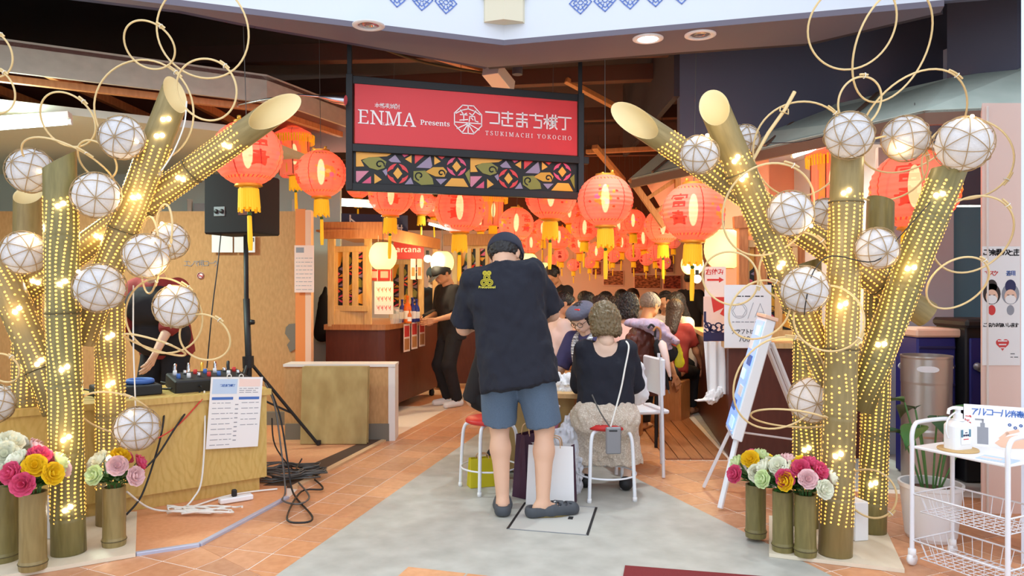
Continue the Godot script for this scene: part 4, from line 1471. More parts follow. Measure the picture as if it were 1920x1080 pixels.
func vase(label: String, label2: String, px: float, ytop: float, ybot: float, w: float, colors: String, olive := true) -> void:
	var base := GP(px, ybot)
	base.y = .02
	var d := (H - .02) * F / (ybot - 540.0)
	base = P(px, ybot, d)
	var h := (ybot - ytop) / F * d
	var r := w / F * d * .5
	var t := thing("bamboo_vase", label, "vase", base)
	var prof := [Vector2(0, 0), Vector2(r * 1.0, 0), Vector2(r * 1.04, .015), Vector2(r * 1.07, .032), Vector2(r, .045), Vector2(r * .985, h * .5), Vector2(r, h), Vector2(r * .84, h), Vector2(r * .82, h * .7), Vector2(0, h * .7)]
	piece(t, "cup", lathem(prof, 28, Transform3D.IDENTITY, false), M.bamboo_olive if olive else M.bamboo, false)
	var st := ST()
	var pts := []
	for q in 20:
		pts.append(Vector3(cos(TAU * q / 20) * r * 1.06, .030, -sin(TAU * q / 20) * r * 1.06))
	piece(t, "joint_ring", tubem(pts, .003, 5, true), M.bamboo_node, false)
	var q := thing("flower_bouquet", label2, "bouquet", base + Vector3(0, h, 0))
	var stems := ST()
	var leaf := ST()
	var n := colors.length()
	for i in n:
		var an := TAU * i * .381966
		var rad := sqrt((i + .35) / n) * r * 2.45
		var tip := Vector3(cos(an) * rad, r * (2.9 - 1.5 * (rad / (r * 2.25)) ** 2) + rng.randf() * .012, sin(an) * rad)
		tube(stems, [Vector3(cos(an) * r * .4, -.06, sin(an) * r * .4), Vector3(cos(an) * r * .55, r * .3, sin(an) * r * .55), tip], .0028, 5)
		st = ST()
		peony(st, tip - Vector3(0, .012, 0), Vector3(cos(an) * rad * 4.2, .16, sin(an) * rad * 4.2 + .06), r * .98)
		var nm: String = {"p": "pink", "y": "yellow", "w": "white", "b": "blush", "l": "lime"}[colors[i]]
		piece(q, "bloom", done(st), M["petal_" + nm], false, nm + " bloom")
	for i in 44:
		var an := TAU * i / 44.0 * 7.0
		var out := Vector3(cos(an), 0, sin(an))
		var s := out * r * (.5 + rng.randf() * .4) + Vector3(0, r * rng.randf_range(.2, 1.0), 0)
		var tip := s + out * r * rng.randf_range(.9, 1.5) + Vector3(0, r * rng.randf_range(.1, .8), 0)
		var side := out.cross(Vector3.UP) * r * .36
		var mid := (s + tip) * .5 + Vector3(0, .012, 0)
		leaf.set_smooth_group(i + 1)
		for sg in [1.0, -1.0]:
			var e: Vector3 = mid + side * sg - Vector3(0, .008, 0)
			if sg > 0:
				t3(leaf, s, e, mid)
				t3(leaf, mid, e, tip)
			else:
				t3(leaf, s, mid, e)
				t3(leaf, mid, tip, e)
	piece(q, "stem", done(stems), M.stem, false)
	piece(q, "leaf", done(leaf), M.leaf, false)

func trees() -> void:
	tree_materials()
	# plywood boards that the trees stand on
	single("base_board", "pale plywood board on the tiles under the left bamboo tree", "board", slab([Vector2(-2.24, 3.45), Vector2(-1.86, 3.69), Vector2(-2.20, 4.38), Vector2(-3.2, 4.15), Vector2(-3.2, 2.9)], 0.001, .02), M.plywood_pale)
	single("base_board", "pale plywood board on the tiles under the right bamboo tree", "board", slab([Vector2(1.27, 3.69), Vector2(1.83, 3.48), Vector2(2.06, 4.14), Vector2(1.48, 4.3)], 0.001, .02), M.plywood_pale)
	var L := .02
	var tb := func(px: float, py: float, d: float) -> Vector3:
		var v := P(px, py, d)
		return Vector3(v.x, maxf(v.y, .021), v.z)
	# left tree
	bamboo("upright bamboo lantern at the front of the left tree, slant cut at top", tb.call(129, 1043, 3.70), P(112, 318, 3.70), .077, .10, Vector3(1, 0, -.7), .16, 1.78, [.12, .3, .48, .70, .90], [])
	bamboo("leaning bamboo lantern of the left tree reaching up to the beige awning", P(150, 640, 3.88), P(318, 205, 3.88), .075, .17, Vector3(-.8, .5, -.5), .02, 1.12, [.30, .62, .88, .95])
	bamboo("long low-leaning bamboo lantern of the left tree pointing at the big red lantern", P(5, 572, 4.06), P(475, 238, 4.02), .072, .30, Vector3(.5, .5, -.8), .02, 1.62, [.15, .4, .56, .72, .9], [], true)
	bamboo("upright bamboo lantern of the left tree behind the small vase, by the counter", tb.call(208, 985, 4.16), P(206, 560, 4.16), .075, .05, Vector3(1, 0, 1), .2, 1.24, [.30, .62, .83])
	bamboo("slanting bamboo lantern of the left tree low down behind the upright one", P(112, 770, 3.88), P(-15, 470, 3.90), .078, .08, Vector3(-1, 1, .4), .02, .85, [.28, .6], [[.3, .7]])
	bamboo("upright bamboo lantern at the back of the left tree with a pale slanted mouth", tb.call(48, 985, 4.16), P(52, 385, 4.16), .072, .12, Vector3(-.3, 0, -1), .25, 1.58, [.5, .72])
	# right tree
	bamboo("thick upright bamboo lantern at the front of the right tree, lit at its foot", tb.call(1566, 1045, 3.68), P(1589, 292, 3.70), .078, .06, Vector3(-1, 0, .6), .14, 1.78, [.25, .62, .90], [[.36, .98]])
	bamboo("steep leaning bamboo lantern of the right tree under the grey wall", P(1578, 765, 3.88), P(1352, 232, 3.70), .074, .18, Vector3(.2, .5, -1), .02, 1.46, [.52, .82, .88], [[.0, .2], [1.2, 1.5]])
	bamboo("long crossing bamboo lantern of the right tree with a plain olive lower end", P(1738, 590, 3.86), P(1232, 254, 3.94), .070, .30, Vector3(-.5, .6, -.8), .24, 1.64, [.28, .60, .68], [], true)
	bamboo("leaning bamboo lantern at the right of the right tree", P(1606, 765, 3.80), P(1777, 325, 3.62), .080, .06, Vector3(.5, .6, .3), .05, 1.22, [.28, .60, .9], [[.0, .12]])
	bamboo("upright bamboo lantern behind the leaning ones, rear of the right tree", tb.call(1635, 1003, 4.02), P(1651, 385, 4.02), .071, .05, Vector3(-1, 0, .5), .14, 1.58, [.15, .50, .8])
	bamboo("upright bamboo lantern of the right tree rising behind the flower vases", tb.call(1512, 985, 4.12), P(1514, 500, 4.12), .074, .05, Vector3(1, 0, .5), .10, 1.40, [.3, .55, .75])
	var blk := [[1602, 1040, .08, .30, .12, "white block weighing down the board beside the right tree's front bamboo"], [96, 1010, .10, .26, .12, "white block behind the front bamboo of the left tree"]]
	for b in blk:
		var d: float = 3.92 if b[0] > 900 else 3.95
		var p := P(b[0], 900, d)
		single("weight_block", b[5], "block", boxm(Vector3(0, .10, 0), Vector3(b[2], .20, b[4]), yaw(.2)), M.white, Vector3(p.x, .021, p.z))
	# white paper balls in rattan frames
	var Z := Vector2.ZERO
	var balls := [
		["topmost paper ball of the left tree, under the hoops and beside the leaning bamboo", 228, 258, 3.72, 80, Vector2(1, .3)], ["paper ball at the far left top, half behind the upright bamboo's mouth", 57, 320, 3.92, 82, Vector2(.6, .1)],
		["paper ball between the two upper bamboos of the left tree", 180, 366, 3.66, 84, Z], ["paper ball at the left edge beside the upright bamboo, below the slanted mouth", 46, 474, 3.72, 80, Vector2(.7, -.9)],
		["paper ball right of the left tree in front of its twin, on the plywood wall", 274, 480, 3.62, 82, Vector2(.5, -.6)], ["paper ball partly hidden behind another, with a bulb at its top", 318, 452, 3.86, 68, Vector2(-.2, -.9)],
		["paper ball in front of the left tree's crossing at mid height", 187, 540, 3.62, 90, Vector2(-.4, -.5)], ["bright paper ball hanging alone right of the left tree with a bulb on top", 330, 575, 3.66, 80, Vector2(-.1, -.95)],
		["lowest paper ball of the left tree, hanging before the yellow counter", 257, 803, 3.72, 80, Vector2(0, -.6)], ["paper ball cut by the left edge low down above the flowers", -12, 757, 3.72, 72, Z],
		["paper ball where the two upper bamboos of the right tree cross, bulb on top", 1311, 290, 3.56, 72, Vector2(.3, -.9)], ["narrow paper ball peeping from behind the leaning bamboo near the stick", 1396, 262, 3.98, 56, Z],
		["paper ball on top of the right tree's upright bamboo", 1592, 254, 3.60, 88, Z], ["paper ball right of the top one, under the awning, showing a warm bulb", 1698, 260, 3.78, 84, Vector2(-.5, .5)],
		["rightmost and largest paper ball, at the top of the right leaning bamboo", 1807, 270, 3.52, 100, Vector2(0, -.8)], ["paper ball in the fork left of the right tree's upright bamboo", 1482, 400, 3.58, 84, Vector2(.75, .6)],
		["paper ball half hidden behind the right tree's upright bamboo", 1546, 405, 3.98, 66, Z], ["paper ball right of the upright bamboo, in the fork with the leaning one", 1644, 466, 3.58, 78, Z],
		["paper ball low left of the right tree with a black cord across it", 1508, 543, 3.56, 88, Vector2(.2, -.4)], ["lowest paper ball of the right tree, above the flowers", 1522, 750, 3.90, 84, Z]]
	for b in balls:
		lantern_ball(b[0], Vector2(b[1], b[2]), b[3], b[4], b[5])
	# hoops of rattan
	var hoops := [
		["small hoop tied on top of the big hoops above the left tree", 280, 85, 3.80, 46, 37, 0], ["big open hoop cut by the top edge above the left tree", 381, 58, 3.86, 86, 84, 0], ["big hoop round the top of the left leaning bamboo", 271, 208, 3.92, 93, 92, 0],
		["round hoop between the two cut mouths of the left tree", 388, 168, 3.74, 56, 54, 0], ["hoop left of the topmost paper ball of the left tree", 127, 225, 3.84, 52, 46, 8], ["hoop at the left edge, lower of two under the beige valance", -14, 170, 3.84, 42, 40, 0],
		["hoop at the left edge, upper of two across the beige valance", -20, 100, 3.84, 43, 40, 0], ["small hoop below the topmost paper ball of the left tree", 182, 300, 3.80, 39, 32, 20], ["wide flat hoop between the far left balls", 130, 318, 3.86, 84, 44, 12],
		["standing hoop above the pair of twin paper balls", 308, 427, 3.70, 44, 30, 90], ["tall hoop around the twin paper balls of the left tree", 280, 478, 3.78, 72, 45, 90], ["large hoop round the bright hanging ball", 307, 593, 3.76, 72, 71, 0],
		["flat hoop below the bright hanging ball", 291, 647, 3.68, 56, 20, 14], ["round hoop low on the plywood wall, rightmost of the left tree", 384, 633, 3.72, 47, 44, 0], ["hoop around the lowest ball of the left tree", 218, 776, 3.84, 68, 48, 0],
		["little hoop at the left edge above the flowers", 6, 690, 3.80, 30, 28, 0],
		["upper big hoop cut by the top edge over the right tree", 1598, 48, 3.74, 80, 72, 8], ["great tilted hoop standing highest over the right tree", 1674, 86, 3.72, 104, 82, -48], ["small round hoop above the right tree's top ball", 1612, 191, 3.66, 46, 43, -40],
		["wide hoop behind the two top right balls", 1712, 232, 3.90, 104, 82, -14], ["hoop springing from the bare stick of the right tree", 1500, 280, 3.86, 88, 86, 0], ["large hoop around the ball in the right tree's fork", 1440, 394, 3.62, 90, 82, -20],
		["hoop in front of the big glowing white lantern", 1369, 522, 3.68, 52, 42, 60], ["hoop round the bulb left of the black corded ball", 1490, 500, 3.76, 66, 63, 0], ["hoop over the white drink poster, upper one", 1424, 582, 3.70, 60, 55, -20],
		["hoop over the drink poster and blue light box, lower one", 1462, 720, 3.76, 92, 88, -30], ["hoop hanging round the right upright bamboo at half height", 1553, 598, 3.58, 62, 52, 80], ["large thin hoop right of the right tree, upper", 1822, 440, 3.66, 76, 70, 0],
		["flat hoop right of the right tree above the blue bin", 1795, 531, 3.62, 58, 48, -8], ["hoop at the foot of the right tree's rear bamboo", 1632, 925, 3.80, 45, 35, 90], ["thin hoop at the right edge round the largest ball", 1812, 300, 3.84, 74, 62, 80],
		["flat hoop just above the right flowers", 1480, 785, 3.80, 70, 24, 10], ["hoop between the right tree's top balls, over the red lantern", 1660, 318, 3.88, 70, 52, 20]]
	for h in hoops:
		hoop(h[0], Vector2(h[1], h[2]), h[3], h[4], h[5], h[6])
	# bare stick
	var st := thing("bare_stick", "bare pale stick standing out of the right tree against the grey wall", "stick", P(1414, 298, 3.78))
	piece(st, "rod", tubem([P(1412, 300, 3.78), P(1440, 250, 3.78), P(1472, 205, 3.8), P(1490, 172, 3.8)], [.008, .009, .009, .010], 8), M.rattan)
	piece(st, "tie", tubem([P(1462, 208, 3.77), P(1478, 214, 3.77), P(1478, 205, 3.81), P(1464, 200, 3.81)], .004, 5, true), M.rattan)
	# vases with artificial flowers
	vase("bamboo vase at the front of the left tree", "full bouquet of pink, white and yellow peonies front left", 62, 922, 1066, 46, "pwpywlpwywbpw", false)
	vase("dark bamboo vase cut by the left edge", "bouquet at the left edge, mostly white blooms", 6, 905, 1050, 52, "wlwwpbwlywp")
	vase("bamboo vase standing right of the left upright bamboo", "small bouquet with one yellow bloom beside the left upright bamboo", 214, 912, 1022, 40, "ywpbwplwb", false)
	vase("bamboo vase alone at the left of the right board", "bouquet left of the right tree with pink at its left side", 1417, 908, 1006, 37, "lypwlywbpp")
	vase("left one of the two bamboo vases close together", "bouquet of pale and lime blooms in the left of the twin vases", 1468, 920, 1032, 38, "bwlywbpywlw")
	vase("right one of the two bamboo vases, beside the front bamboo", "bouquet with deep pink blooms in the middle beside the right upright bamboo", 1510, 926, 1041, 39, "ppypwyblwypw")
	# cords
	var cords := [
		["white cord hanging down right of the left tree to the counter", [P(250, 535, 3.75), P(250, 640, 3.76), P(253, 730, 3.8), P(255, 790, 3.86)], .004, "wire_white"], ["white cord at the left tree's slanted mouth", [P(350, 190, 3.82), P(345, 235, 3.8), P(325, 285, 3.8), P(303, 320, 3.8)], .004, "wire_white"],
		["black cord across the paper ball of the right tree", [P(1752, 370, 3.6), P(1690, 440, 3.52), P(1640, 490, 3.5), P(1560, 480, 3.52), P(1525, 510, 3.48), P(1512, 560, 3.46), P(1508, 590, 3.5)], .0028, "wire_black"],
		["thin black cord from the right tree to the awning", [P(1438, 268, 3.8), P(1465, 268, 4.0), P(1500, 266, 4.6), P(1545, 256, 5.0)], .003, "wire_black"]]
	for c in cords:
		single("cord", c[0], "cord", tubem(smooth_path(c[1]), c[2], 6), M[c[3]])

func smooth_path(p: Array, n := 6) -> Array:
	var out := []
	for i in p.size() - 1:
		var a: Vector3 = p[maxi(i - 1, 0)]
		var d: Vector3 = p[mini(i + 2, p.size() - 1)]
		var b: Vector3 = p[i]
		var c: Vector3 = p[i + 1]
		for k in n:
			out.append(b.cubic_interpolate(c, a, d, float(k) / n))
	out.append(p[p.size() - 1])
	return out

# ---------------------------------------------------------------- the red sign with its stained glass, lanterns and lamps
func sgn(px: float, py: float) -> Vector2:
	var k := (px - 960.0) / F
	var t := (1.2116 + 5.75 * k) / (1.765 - .55 * k)
	var d := 5.75 + .55 * t
	return Vector2(t * 1.849, (py - 540.0) / F * d + 1.5936)

func latin_on(parent: Node3D, called: String, text: String, xf: Transform3D, at: Vector2, width: float, m: Material, serif := true, bold := false, depth := .002) -> MeshInstance3D:
	var t := latin(text, .1, serif, bold, depth)
	var bb := t.get_aabb()
	var k := width / maxf(bb.size.x, .001)
	var o := piece(parent, called, t, m, false)
	o.transform = parent.global_transform.affine_inverse() * xf * Transform3D(Basis.from_scale(Vector3(k, k, 1)), Vector3(at.x - bb.position.x * k, at.y - (bb.position.y + bb.size.y * .5) * k, .001))
	return o

func petal(c: Vector2, a: float, r: float) -> PackedVector2Array:
	var p := PackedVector2Array()
	for i in 7:
		var q := a + deg_to_rad(-40 + 80.0 * i / 6)
		p.append(c + Vector2(cos(q), sin(q)) * r)
	for i in range(1, 6):
		var q := a + deg_to_rad(40 - 80.0 * i / 6)
		p.append(c + Vector2(cos(q), sin(q)) * r * (.62 + .10 * absf(i - 3)))
	return p

func pane_list() -> Array:
	var s := "o 000 0 275 0 230 30 100 45 35 70 60 120 0 125|g 45 75 90 45 170 40 225 75 210 125 160 145 100 130|l 240 60 290 15 335 75 260 75|k 0 160 95 155 10 250 0 240|p 35 260 110 195 110 260|o 135 175 190 220 135 255|o 310 115 345 165 310 210 275 165|o 365 45 415 10 415 75|p 335 3 405 3 360 30|r 440 3 520 3 440 80|l 450 110 560 8 575 90 560 110|o 590 8 640 50 590 80|r 610 3 680 3 650 32|g 430 140 520 130 575 190 585 240 490 250 430 210|y 520 140 580 100 660 95 690 130 670 175 600 175|l 600 195 690 190 640 240|o 670 250 725 182 820 182 860 250|g 832 140 870 100 873 230|l 362 250 408 190 430 245|o 765 40 800 85 765 130 730 85|l 195 150 225 130 232 170 222 190"
	var out := []
	for e in s.split("|"):
		var f := e.split(" ")
		var p := PackedVector2Array()
		for i in range(1, f.size(), 2):
			p.append(Vector2(float(f[i]), float(f[i + 1])) / 100.0)
		out.append([f[0], p])
	for k in 4:
		out.append(["r", petal(Vector2(3.1, 1.65), PI / 4 + k * PI / 2, .80)])
		out.append(["p", petal(Vector2(7.65, .85), PI / 4 + k * PI / 2, .76)])
	return out

# coloured panes over a black board, w x h, repeated n times along it
func stained(parent: Node3D, xf: Transform3D, w: float, h: float, n: int, vertical := false) -> void:
	var k := w / n / 8.75
	var ky := h / 2.65
	for i in n:
		for e in pane_list():
			var st := ST()
			var q := PackedVector2Array()
			for v in e[1]:
				if vertical:
					q.append(Vector2(v.y * ky, -(v.x + i * 8.75) * k))
				else:
					q.append(Vector2((v.x + i * 8.75) * k, -v.y * ky))
			prism(st, q, .003, xf)
			piece(parent, "pane", done(st), M["pane_" + e[0]])
		for c in [[1.75, 1.0, .35, 1], [4.75, 1.75, .36, -1], [6.45, 1.45, .28, 1]]:
			var pts := []
			for j in 12:
				var a: float = c[3] * j * .5 + 1.0
				var v := Vector2(c[0] + cos(a) * c[2] * (.35 + j * .06), c[1] + sin(a) * c[2] * (.35 + j * .06))
				pts.append(Vector2(v.y * ky, -(v.x + i * 8.75) * k) if vertical else Vector2((v.x + i * 8.75) * k, -v.y * ky))
			var st := ST()
			stroke(st, pts, .010 * (1.0 if not vertical else .6), xf, .005)
			piece(parent, "leading", done(st), M.black)

func sign_board() -> void:
	for k in [["o", 236, 168, 62], ["g", 138, 132, 52], ["l", 152, 134, 158], ["k", 216, 132, 150], ["p", 226, 84, 118], ["r", 226, 62, 62], ["y", 214, 156, 46]]:
		mat("pane_" + k[0], c8(k[1], k[2], k[3]), .25)
	mat("sign_red", c8(222, 58, 62), .45)
	mat("sign_white", c8(248, 240, 238), .5)
	var x := P(1083, 186, 6.30) - P(665, 152, 5.75)
	var xf := sheet_xf(P(665, 152, 5.75), x)
	var t := thing("hanging_sign", "red hanging sign with white lettering above a stained glass strip", "sign", xf * Vector3(.92, -.9, 0))
	var W := 1.849
	var hh := .478
	var st := ST()
	box(st, xf * Vector3(W / 2, -hh / 2, -.03), Vector3(W, hh, .05), xf.basis, .002)
	piece(t, "panel", done(st), M.sign_red)
	for f in [[-.035, .05, -.035, -.84], [W + .035, .05, W + .035, -.84], [-.06, .012, W + .06, .012], [-.06, -hh - .035, W + .10, -hh - .035], [-.06, -.815, W + .06, -.815]]:
		st = ST()
		bar(st, xf * Vector3(f[0], f[1], -.012), xf * Vector3(f[2], f[3], -.012), .05 if f[1] != f[3] or f[1] < -.2 else .025, .06, xf.basis.z if false else Vector3.ZERO)
		piece(t, "frame", done(st), M.black)
	for u in [-.035, W + .035]:
		st = ST()
		bar(st, xf * Vector3(u, .05, -.03), xf * Vector3(u, .90, -.03), .035, .035)
		piece(t, "hanger", done(st), M.black)
	var wt: Material = M.sign_white
	var q := sgn(671, 218)
	latin_on(t, "lettering", "ENMA", xf, Vector2(q.x, -q.y), sgn(780, 218).x - q.x, wt)
	q = sgn(788, 229)
	latin_on(t, "lettering", "Presents", xf, Vector2(q.x, -q.y), sgn(843, 229).x - q.x, wt, true, true)
	q = sgn(910, 249)
	latin_on(t, "lettering", "T S U K I M A C H I   Y O K O C H O", xf, Vector2(q.x, -q.y), sgn(1071, 255).x - q.x, wt)
	st = ST()
	q = sgn(703, 192.5)
	write(st, "本格麦焼酎", .036, .0035, xf.translated_local(Vector3(q.x, -q.y, 0)), 1.08)
	q = sgn(716, 229.5)
	write(st, "エンマ", .022, .0024, xf.translated_local(Vector3(q.x, -q.y, 0)), 1.3)
	piece(t, "lettering", done(st), wt)
	st = ST()
	q = sgn(911, 207)
	write(st, "つきまち横丁", .112, .0125, xf.translated_local(Vector3(q.x, -q.y, 0)), 1.0 * (sgn(1070, 215).x - q.x) / 6.0 / .112 * 1.02)
	piece(t, "lettering", done(st), wt)
	# the round emblem
	st = ST()
	q = sgn(852, 196)
	var e := xf.translated_local(Vector3(q.x, -q.y, 0))
	var es := (sgn(903, 196).x - q.x) / 100.0
	for l in ["30 0 70 0 100 30 100 70 70 100 30 100 0 70 0 30 30 0", "50 0 50 12", "6 30 28 18 50 12 72 18 94 30", "22 18 34 34 44 28", "56 28 66 34 78 18", "22 34 46 34", "34 34 34 54", "20 54 48 50", "56 38 74 38 76 54 86 56", "56 38 54 56", "62 44 68 50", "0 62 100 62", "50 62 50 100", "50 64 10 84", "50 64 90 84", "50 66 28 98", "50 66 72 98"]:
		var f: PackedStringArray = l.split(" ")
		var pts := []
		for i in range(0, f.size(), 2):
			pts.append(Vector2(float(f[i]) * es, -float(f[i + 1]) * es))
		stroke(st, pts, .0085, e)
	piece(t, "emblem", done(st), wt)
	# stained glass under it
	st = ST()
	box(st, xf * Vector3(W / 2, -.655, -.03), Vector3(W + .04, .31, .02), xf.basis, .001)
	var bk := piece(t, "glass_board", done(st), M.black)
	stained(bk, xf.translated_local(Vector3(.012, -hh - .056, -.018)), W - .03, .258, 2)
	# small lamp on a long arm that lights the sign
	var arm := thing("arm_lamp", "silver arm lamp reaching from the left stall roof toward the red sign", "lamp", P(560, 188, 5.7))
	piece(arm, "arm", tubem([P(445, 197, 6.0), P(500, 186, 5.8), P(560, 178, 5.7), P(600, 181, 5.66)], .009, 8), M.chrome)
	piece(arm, "head", tubem([P(598, 181, 5.66), P(612, 183, 5.65), P(630, 186, 5.64), P(648, 188, 5.63)], [.010, .022, .034, .038], 14), M.chrome)
	piece(arm, "clamp", boxm(P(443, 196, 6.02), Vector3(.05, .06, .05)), M.chrome)
	# cable and box under the soffit
	single("cable", "loose brown cable sagging under the soffit behind the red sign", "cable", tubem(smooth_path([P(655, 68, 6.0), P(720, 92, 6.4), P(800, 118, 6.6), P(915, 138, 6.8)]), .014, 6), M.bamboo_node)
	var jb := ST()
	bar(jb, P(920, 128, 6.6), P(950, 165, 6.9), .16, .12)
	single("junction_box", "pale tilted junction box above the red sign", "box", done(jb), M.white_paint)
	single("hanging_post", "grey round post above the red sign", "post", tubem([P(970, 140, 7.2), P(972, 41, 7.2)], .05, 12), M.slate_wall)

# the printed silk of a red lantern: gold flowers and characters on red
func silk(sd: int) -> ImageTexture:
	var im := Image.create(512, 256, false, Image.FORMAT_RGB8)
	im.fill(c8(246, 122, 98))
	var r := RandomNumberGenerator.new()
	r.seed = sd
	var dab := func(c: Vector2, rad: float, col: Color) -> void:
		for y in range(int(c.y - rad), int(c.y + rad) + 1):
			for x in range(int(c.x - rad), int(c.x + rad) + 1):
				if y >= 0 and y < 256 and Vector2(x, y).distance_to(c) <= rad:
					im.set_pixel(posmod(x, 512), y, col)
	var line := func(a: Vector2, b: Vector2, rad: float, col: Color) -> void:
		var n := int(a.distance_to(b) / 1.5) + 1
		for i in n + 1:
			dab.call(a.lerp(b, float(i) / n), rad, col)
	var dark := c8(150, 24, 20)
	var gold := c8(214, 146, 40)
	for k in 4:
		var ox := k * 128.0 + 20
		if k % 2 == 0:
			for c in 2:
				for s in strokes_of(["富", "貴"][c]):
					for i in s.size() - 1:
						line.call(Vector2(ox + 18, 70 + c * 62) + s[i] * 46.0, Vector2(ox + 18, 70 + c * 62) + s[i + 1] * 46.0, 3.0, dark if sd % 2 == 0 else gold)
		else:
			var cc := Vector2(ox + 42, 130)
			for p in 7:
				var a := TAU * p / 7
				dab.call(cc + Vector2(cos(a), sin(a)) * 17, 10, [gold, c8(206, 96, 146), gold][(p + sd) % 3])
			dab.call(cc, 9, c8(240, 196, 90))
			for p in 10:
				var a := r.randf() * TAU
				dab.call(cc + Vector2(cos(a), sin(a) * 1.1) * r.randf_range(34, 50), 4.5, gold if p % 2 else dark)
		line.call(Vector2(k * 128.0, 20), Vector2(k * 128.0, 236), 1.6, dark)
	for i in 64:
		line.call(Vector2(i * 8, 224), Vector2(i * 8 + 4, 216), 2.0, gold if i % 2 else dark)
		line.call(Vector2(i * 8, 30), Vector2(i * 8 + 4, 37), 2.0, gold if i % 2 else dark)
	return ImageTexture.create_from_image(im)

var protos := {}

func lantern_materials() -> void:
	for i in 3:
		var m := mat("silk%d" % i, Color(1, 1, 1, .80), .75)
		m.albedo_texture = silk(i + 4)
		m.transparency = BaseMaterial3D.TRANSPARENCY_ALPHA
		glow(m, Color(1.0, .90, .84), .30)
		m.emission_operator = BaseMaterial3D.EMISSION_OP_MULTIPLY
		m.emission_texture = m.albedo_texture
	glow(mat("lantern_bulb", Color.WHITE, .4), Color(1, .80, .56), 3.4)
	mat("fringe", c8(244, 190, 36), .75)
	glow(M.fringe, Color(1, .72, .12), .22)
	glow(mat("paper_lantern", c8(255, 246, 214), .8), Color(1, .86, .48), .92)
	glow(mat("tube_glow", Color.WHITE, .4), Color(.90, 1, .95), 5.0)
	glow(mat("bulb_glow", Color.WHITE, .4), Color(1, .92, .74), 8.0)
	mat("lantern_rim", c8(120, 60, 30), .6)

func red_proto(kind: String) -> Node3D:
	if protos.has(kind):
		return protos[kind]
	var t := Node3D.new()
	t.name = "red_lantern"
	add_child(t)
	var prof := []
	if kind == "drum":
		prof = [Vector2(.36, -.52), Vector2(.36, -.50), Vector2(.40, -.5), Vector2(.40, .46), Vector2(.52, .46), Vector2(.50, .52), Vector2(.20, .68), Vector2(.16, .68)]
		piece(t, "shade", lathem(prof, 6, Transform3D.IDENTITY, false), M.silk1, false)
		var fr := ST()
		for i in 6:
			var a := TAU * i / 6
			bar(fr, Vector3(cos(a) * .405, -.5, sin(a) * .405), Vector3(cos(a) * .405, .47, sin(a) * .405), .02, .02)
		piece(t, "rim", done(fr), M.lantern_rim, false)
		var sk := ST()
		for i in 48:
			var a := TAU * i / 48
			bar(sk, Vector3(cos(a) * .50, .48, sin(a) * .50), Vector3(cos(a) * .49, .28, sin(a) * .49), .035, .01)
		piece(t, "upper_fringe", done(sk), M.fringe, false)
	else:
		var ribs := 15
		for i in ribs * 4 + 1:
			var a := lerpf(-1.22, 1.22, i / (ribs * 4.0))
			prof.append(Vector2(cos(a) * .5 * (1.0 + .012 * cos(i * PI / 2) ), sin(a) * .475))
		piece(t, "shade", lathem(prof, 32), M["silk%d" % (0 if kind == "a" else 2)], false)
		piece(t, "rim", lathem([Vector2(.15, .44), Vector2(.18, .44), Vector2(.18, .475), Vector2(.15, .475)], 20, Transform3D.IDENTITY, false), M.gold, false)
		for s in [-1.0, 1.0]:
			piece(t, "top_stud", lathem([Vector2(.0, .47), Vector2(.03, .48), Vector2(.03, .53), Vector2(0, .54)], 8, Transform3D(Basis.IDENTITY, Vector3(.13 * s, 0, .05))), M.gold, false)
	var st := ST()
	ball(st, Vector3(0, .04, 0), Vector3(.075, .26, .075), 12, 10)
	piece(t, "bulb", done(st), M.lantern_bulb, false)
	piece(t, "band", lathem([Vector2(.19, -.45), Vector2(.20, -.48), Vector2(.135, -.50), Vector2(.135, -.53), Vector2(0, -.53)], 20, Transform3D.IDENTITY, false), M.gold, false)
	var fg := ST()
	var n := 26
	for i in n:
		var a := TAU * i / n
		bar(fg, Vector3(cos(a) * .135, -.52, sin(a) * .135), Vector3(cos(a) * .15, -.80 - .03 * (i % 3), sin(a) * .15), .034, .02, Vector3(-sin(a), 0, cos(a)), .002)
	piece(t, "fringe", done(fg), M.fringe, false)
	piece(t, "tassel", tubem([Vector3(0, -.6, 0), Vector3(0, -.90, 0), Vector3(0, -.92, 0), Vector3(0, -1.28, 0), Vector3(0, -1.42, 0)], [.008, .008, .034, .040, .030], 8), M.fringe, false)
	st = ST()
	ball(st, Vector3(0, -.88, 0), Vector3.ONE * .035, 8, 6)
	piece(t, "bead", done(st), M.leaf, false)
	piece(t, "wire", tubem([Vector3(0, .46, 0), Vector3(0, 1.3, 0)], .008, 5), M.wire_grey, false)
	omni(t, Vector3(0, .04, 0), Color(1, .64, .40), .1, .06)
	protos[kind] = t
	return t

var first := {}

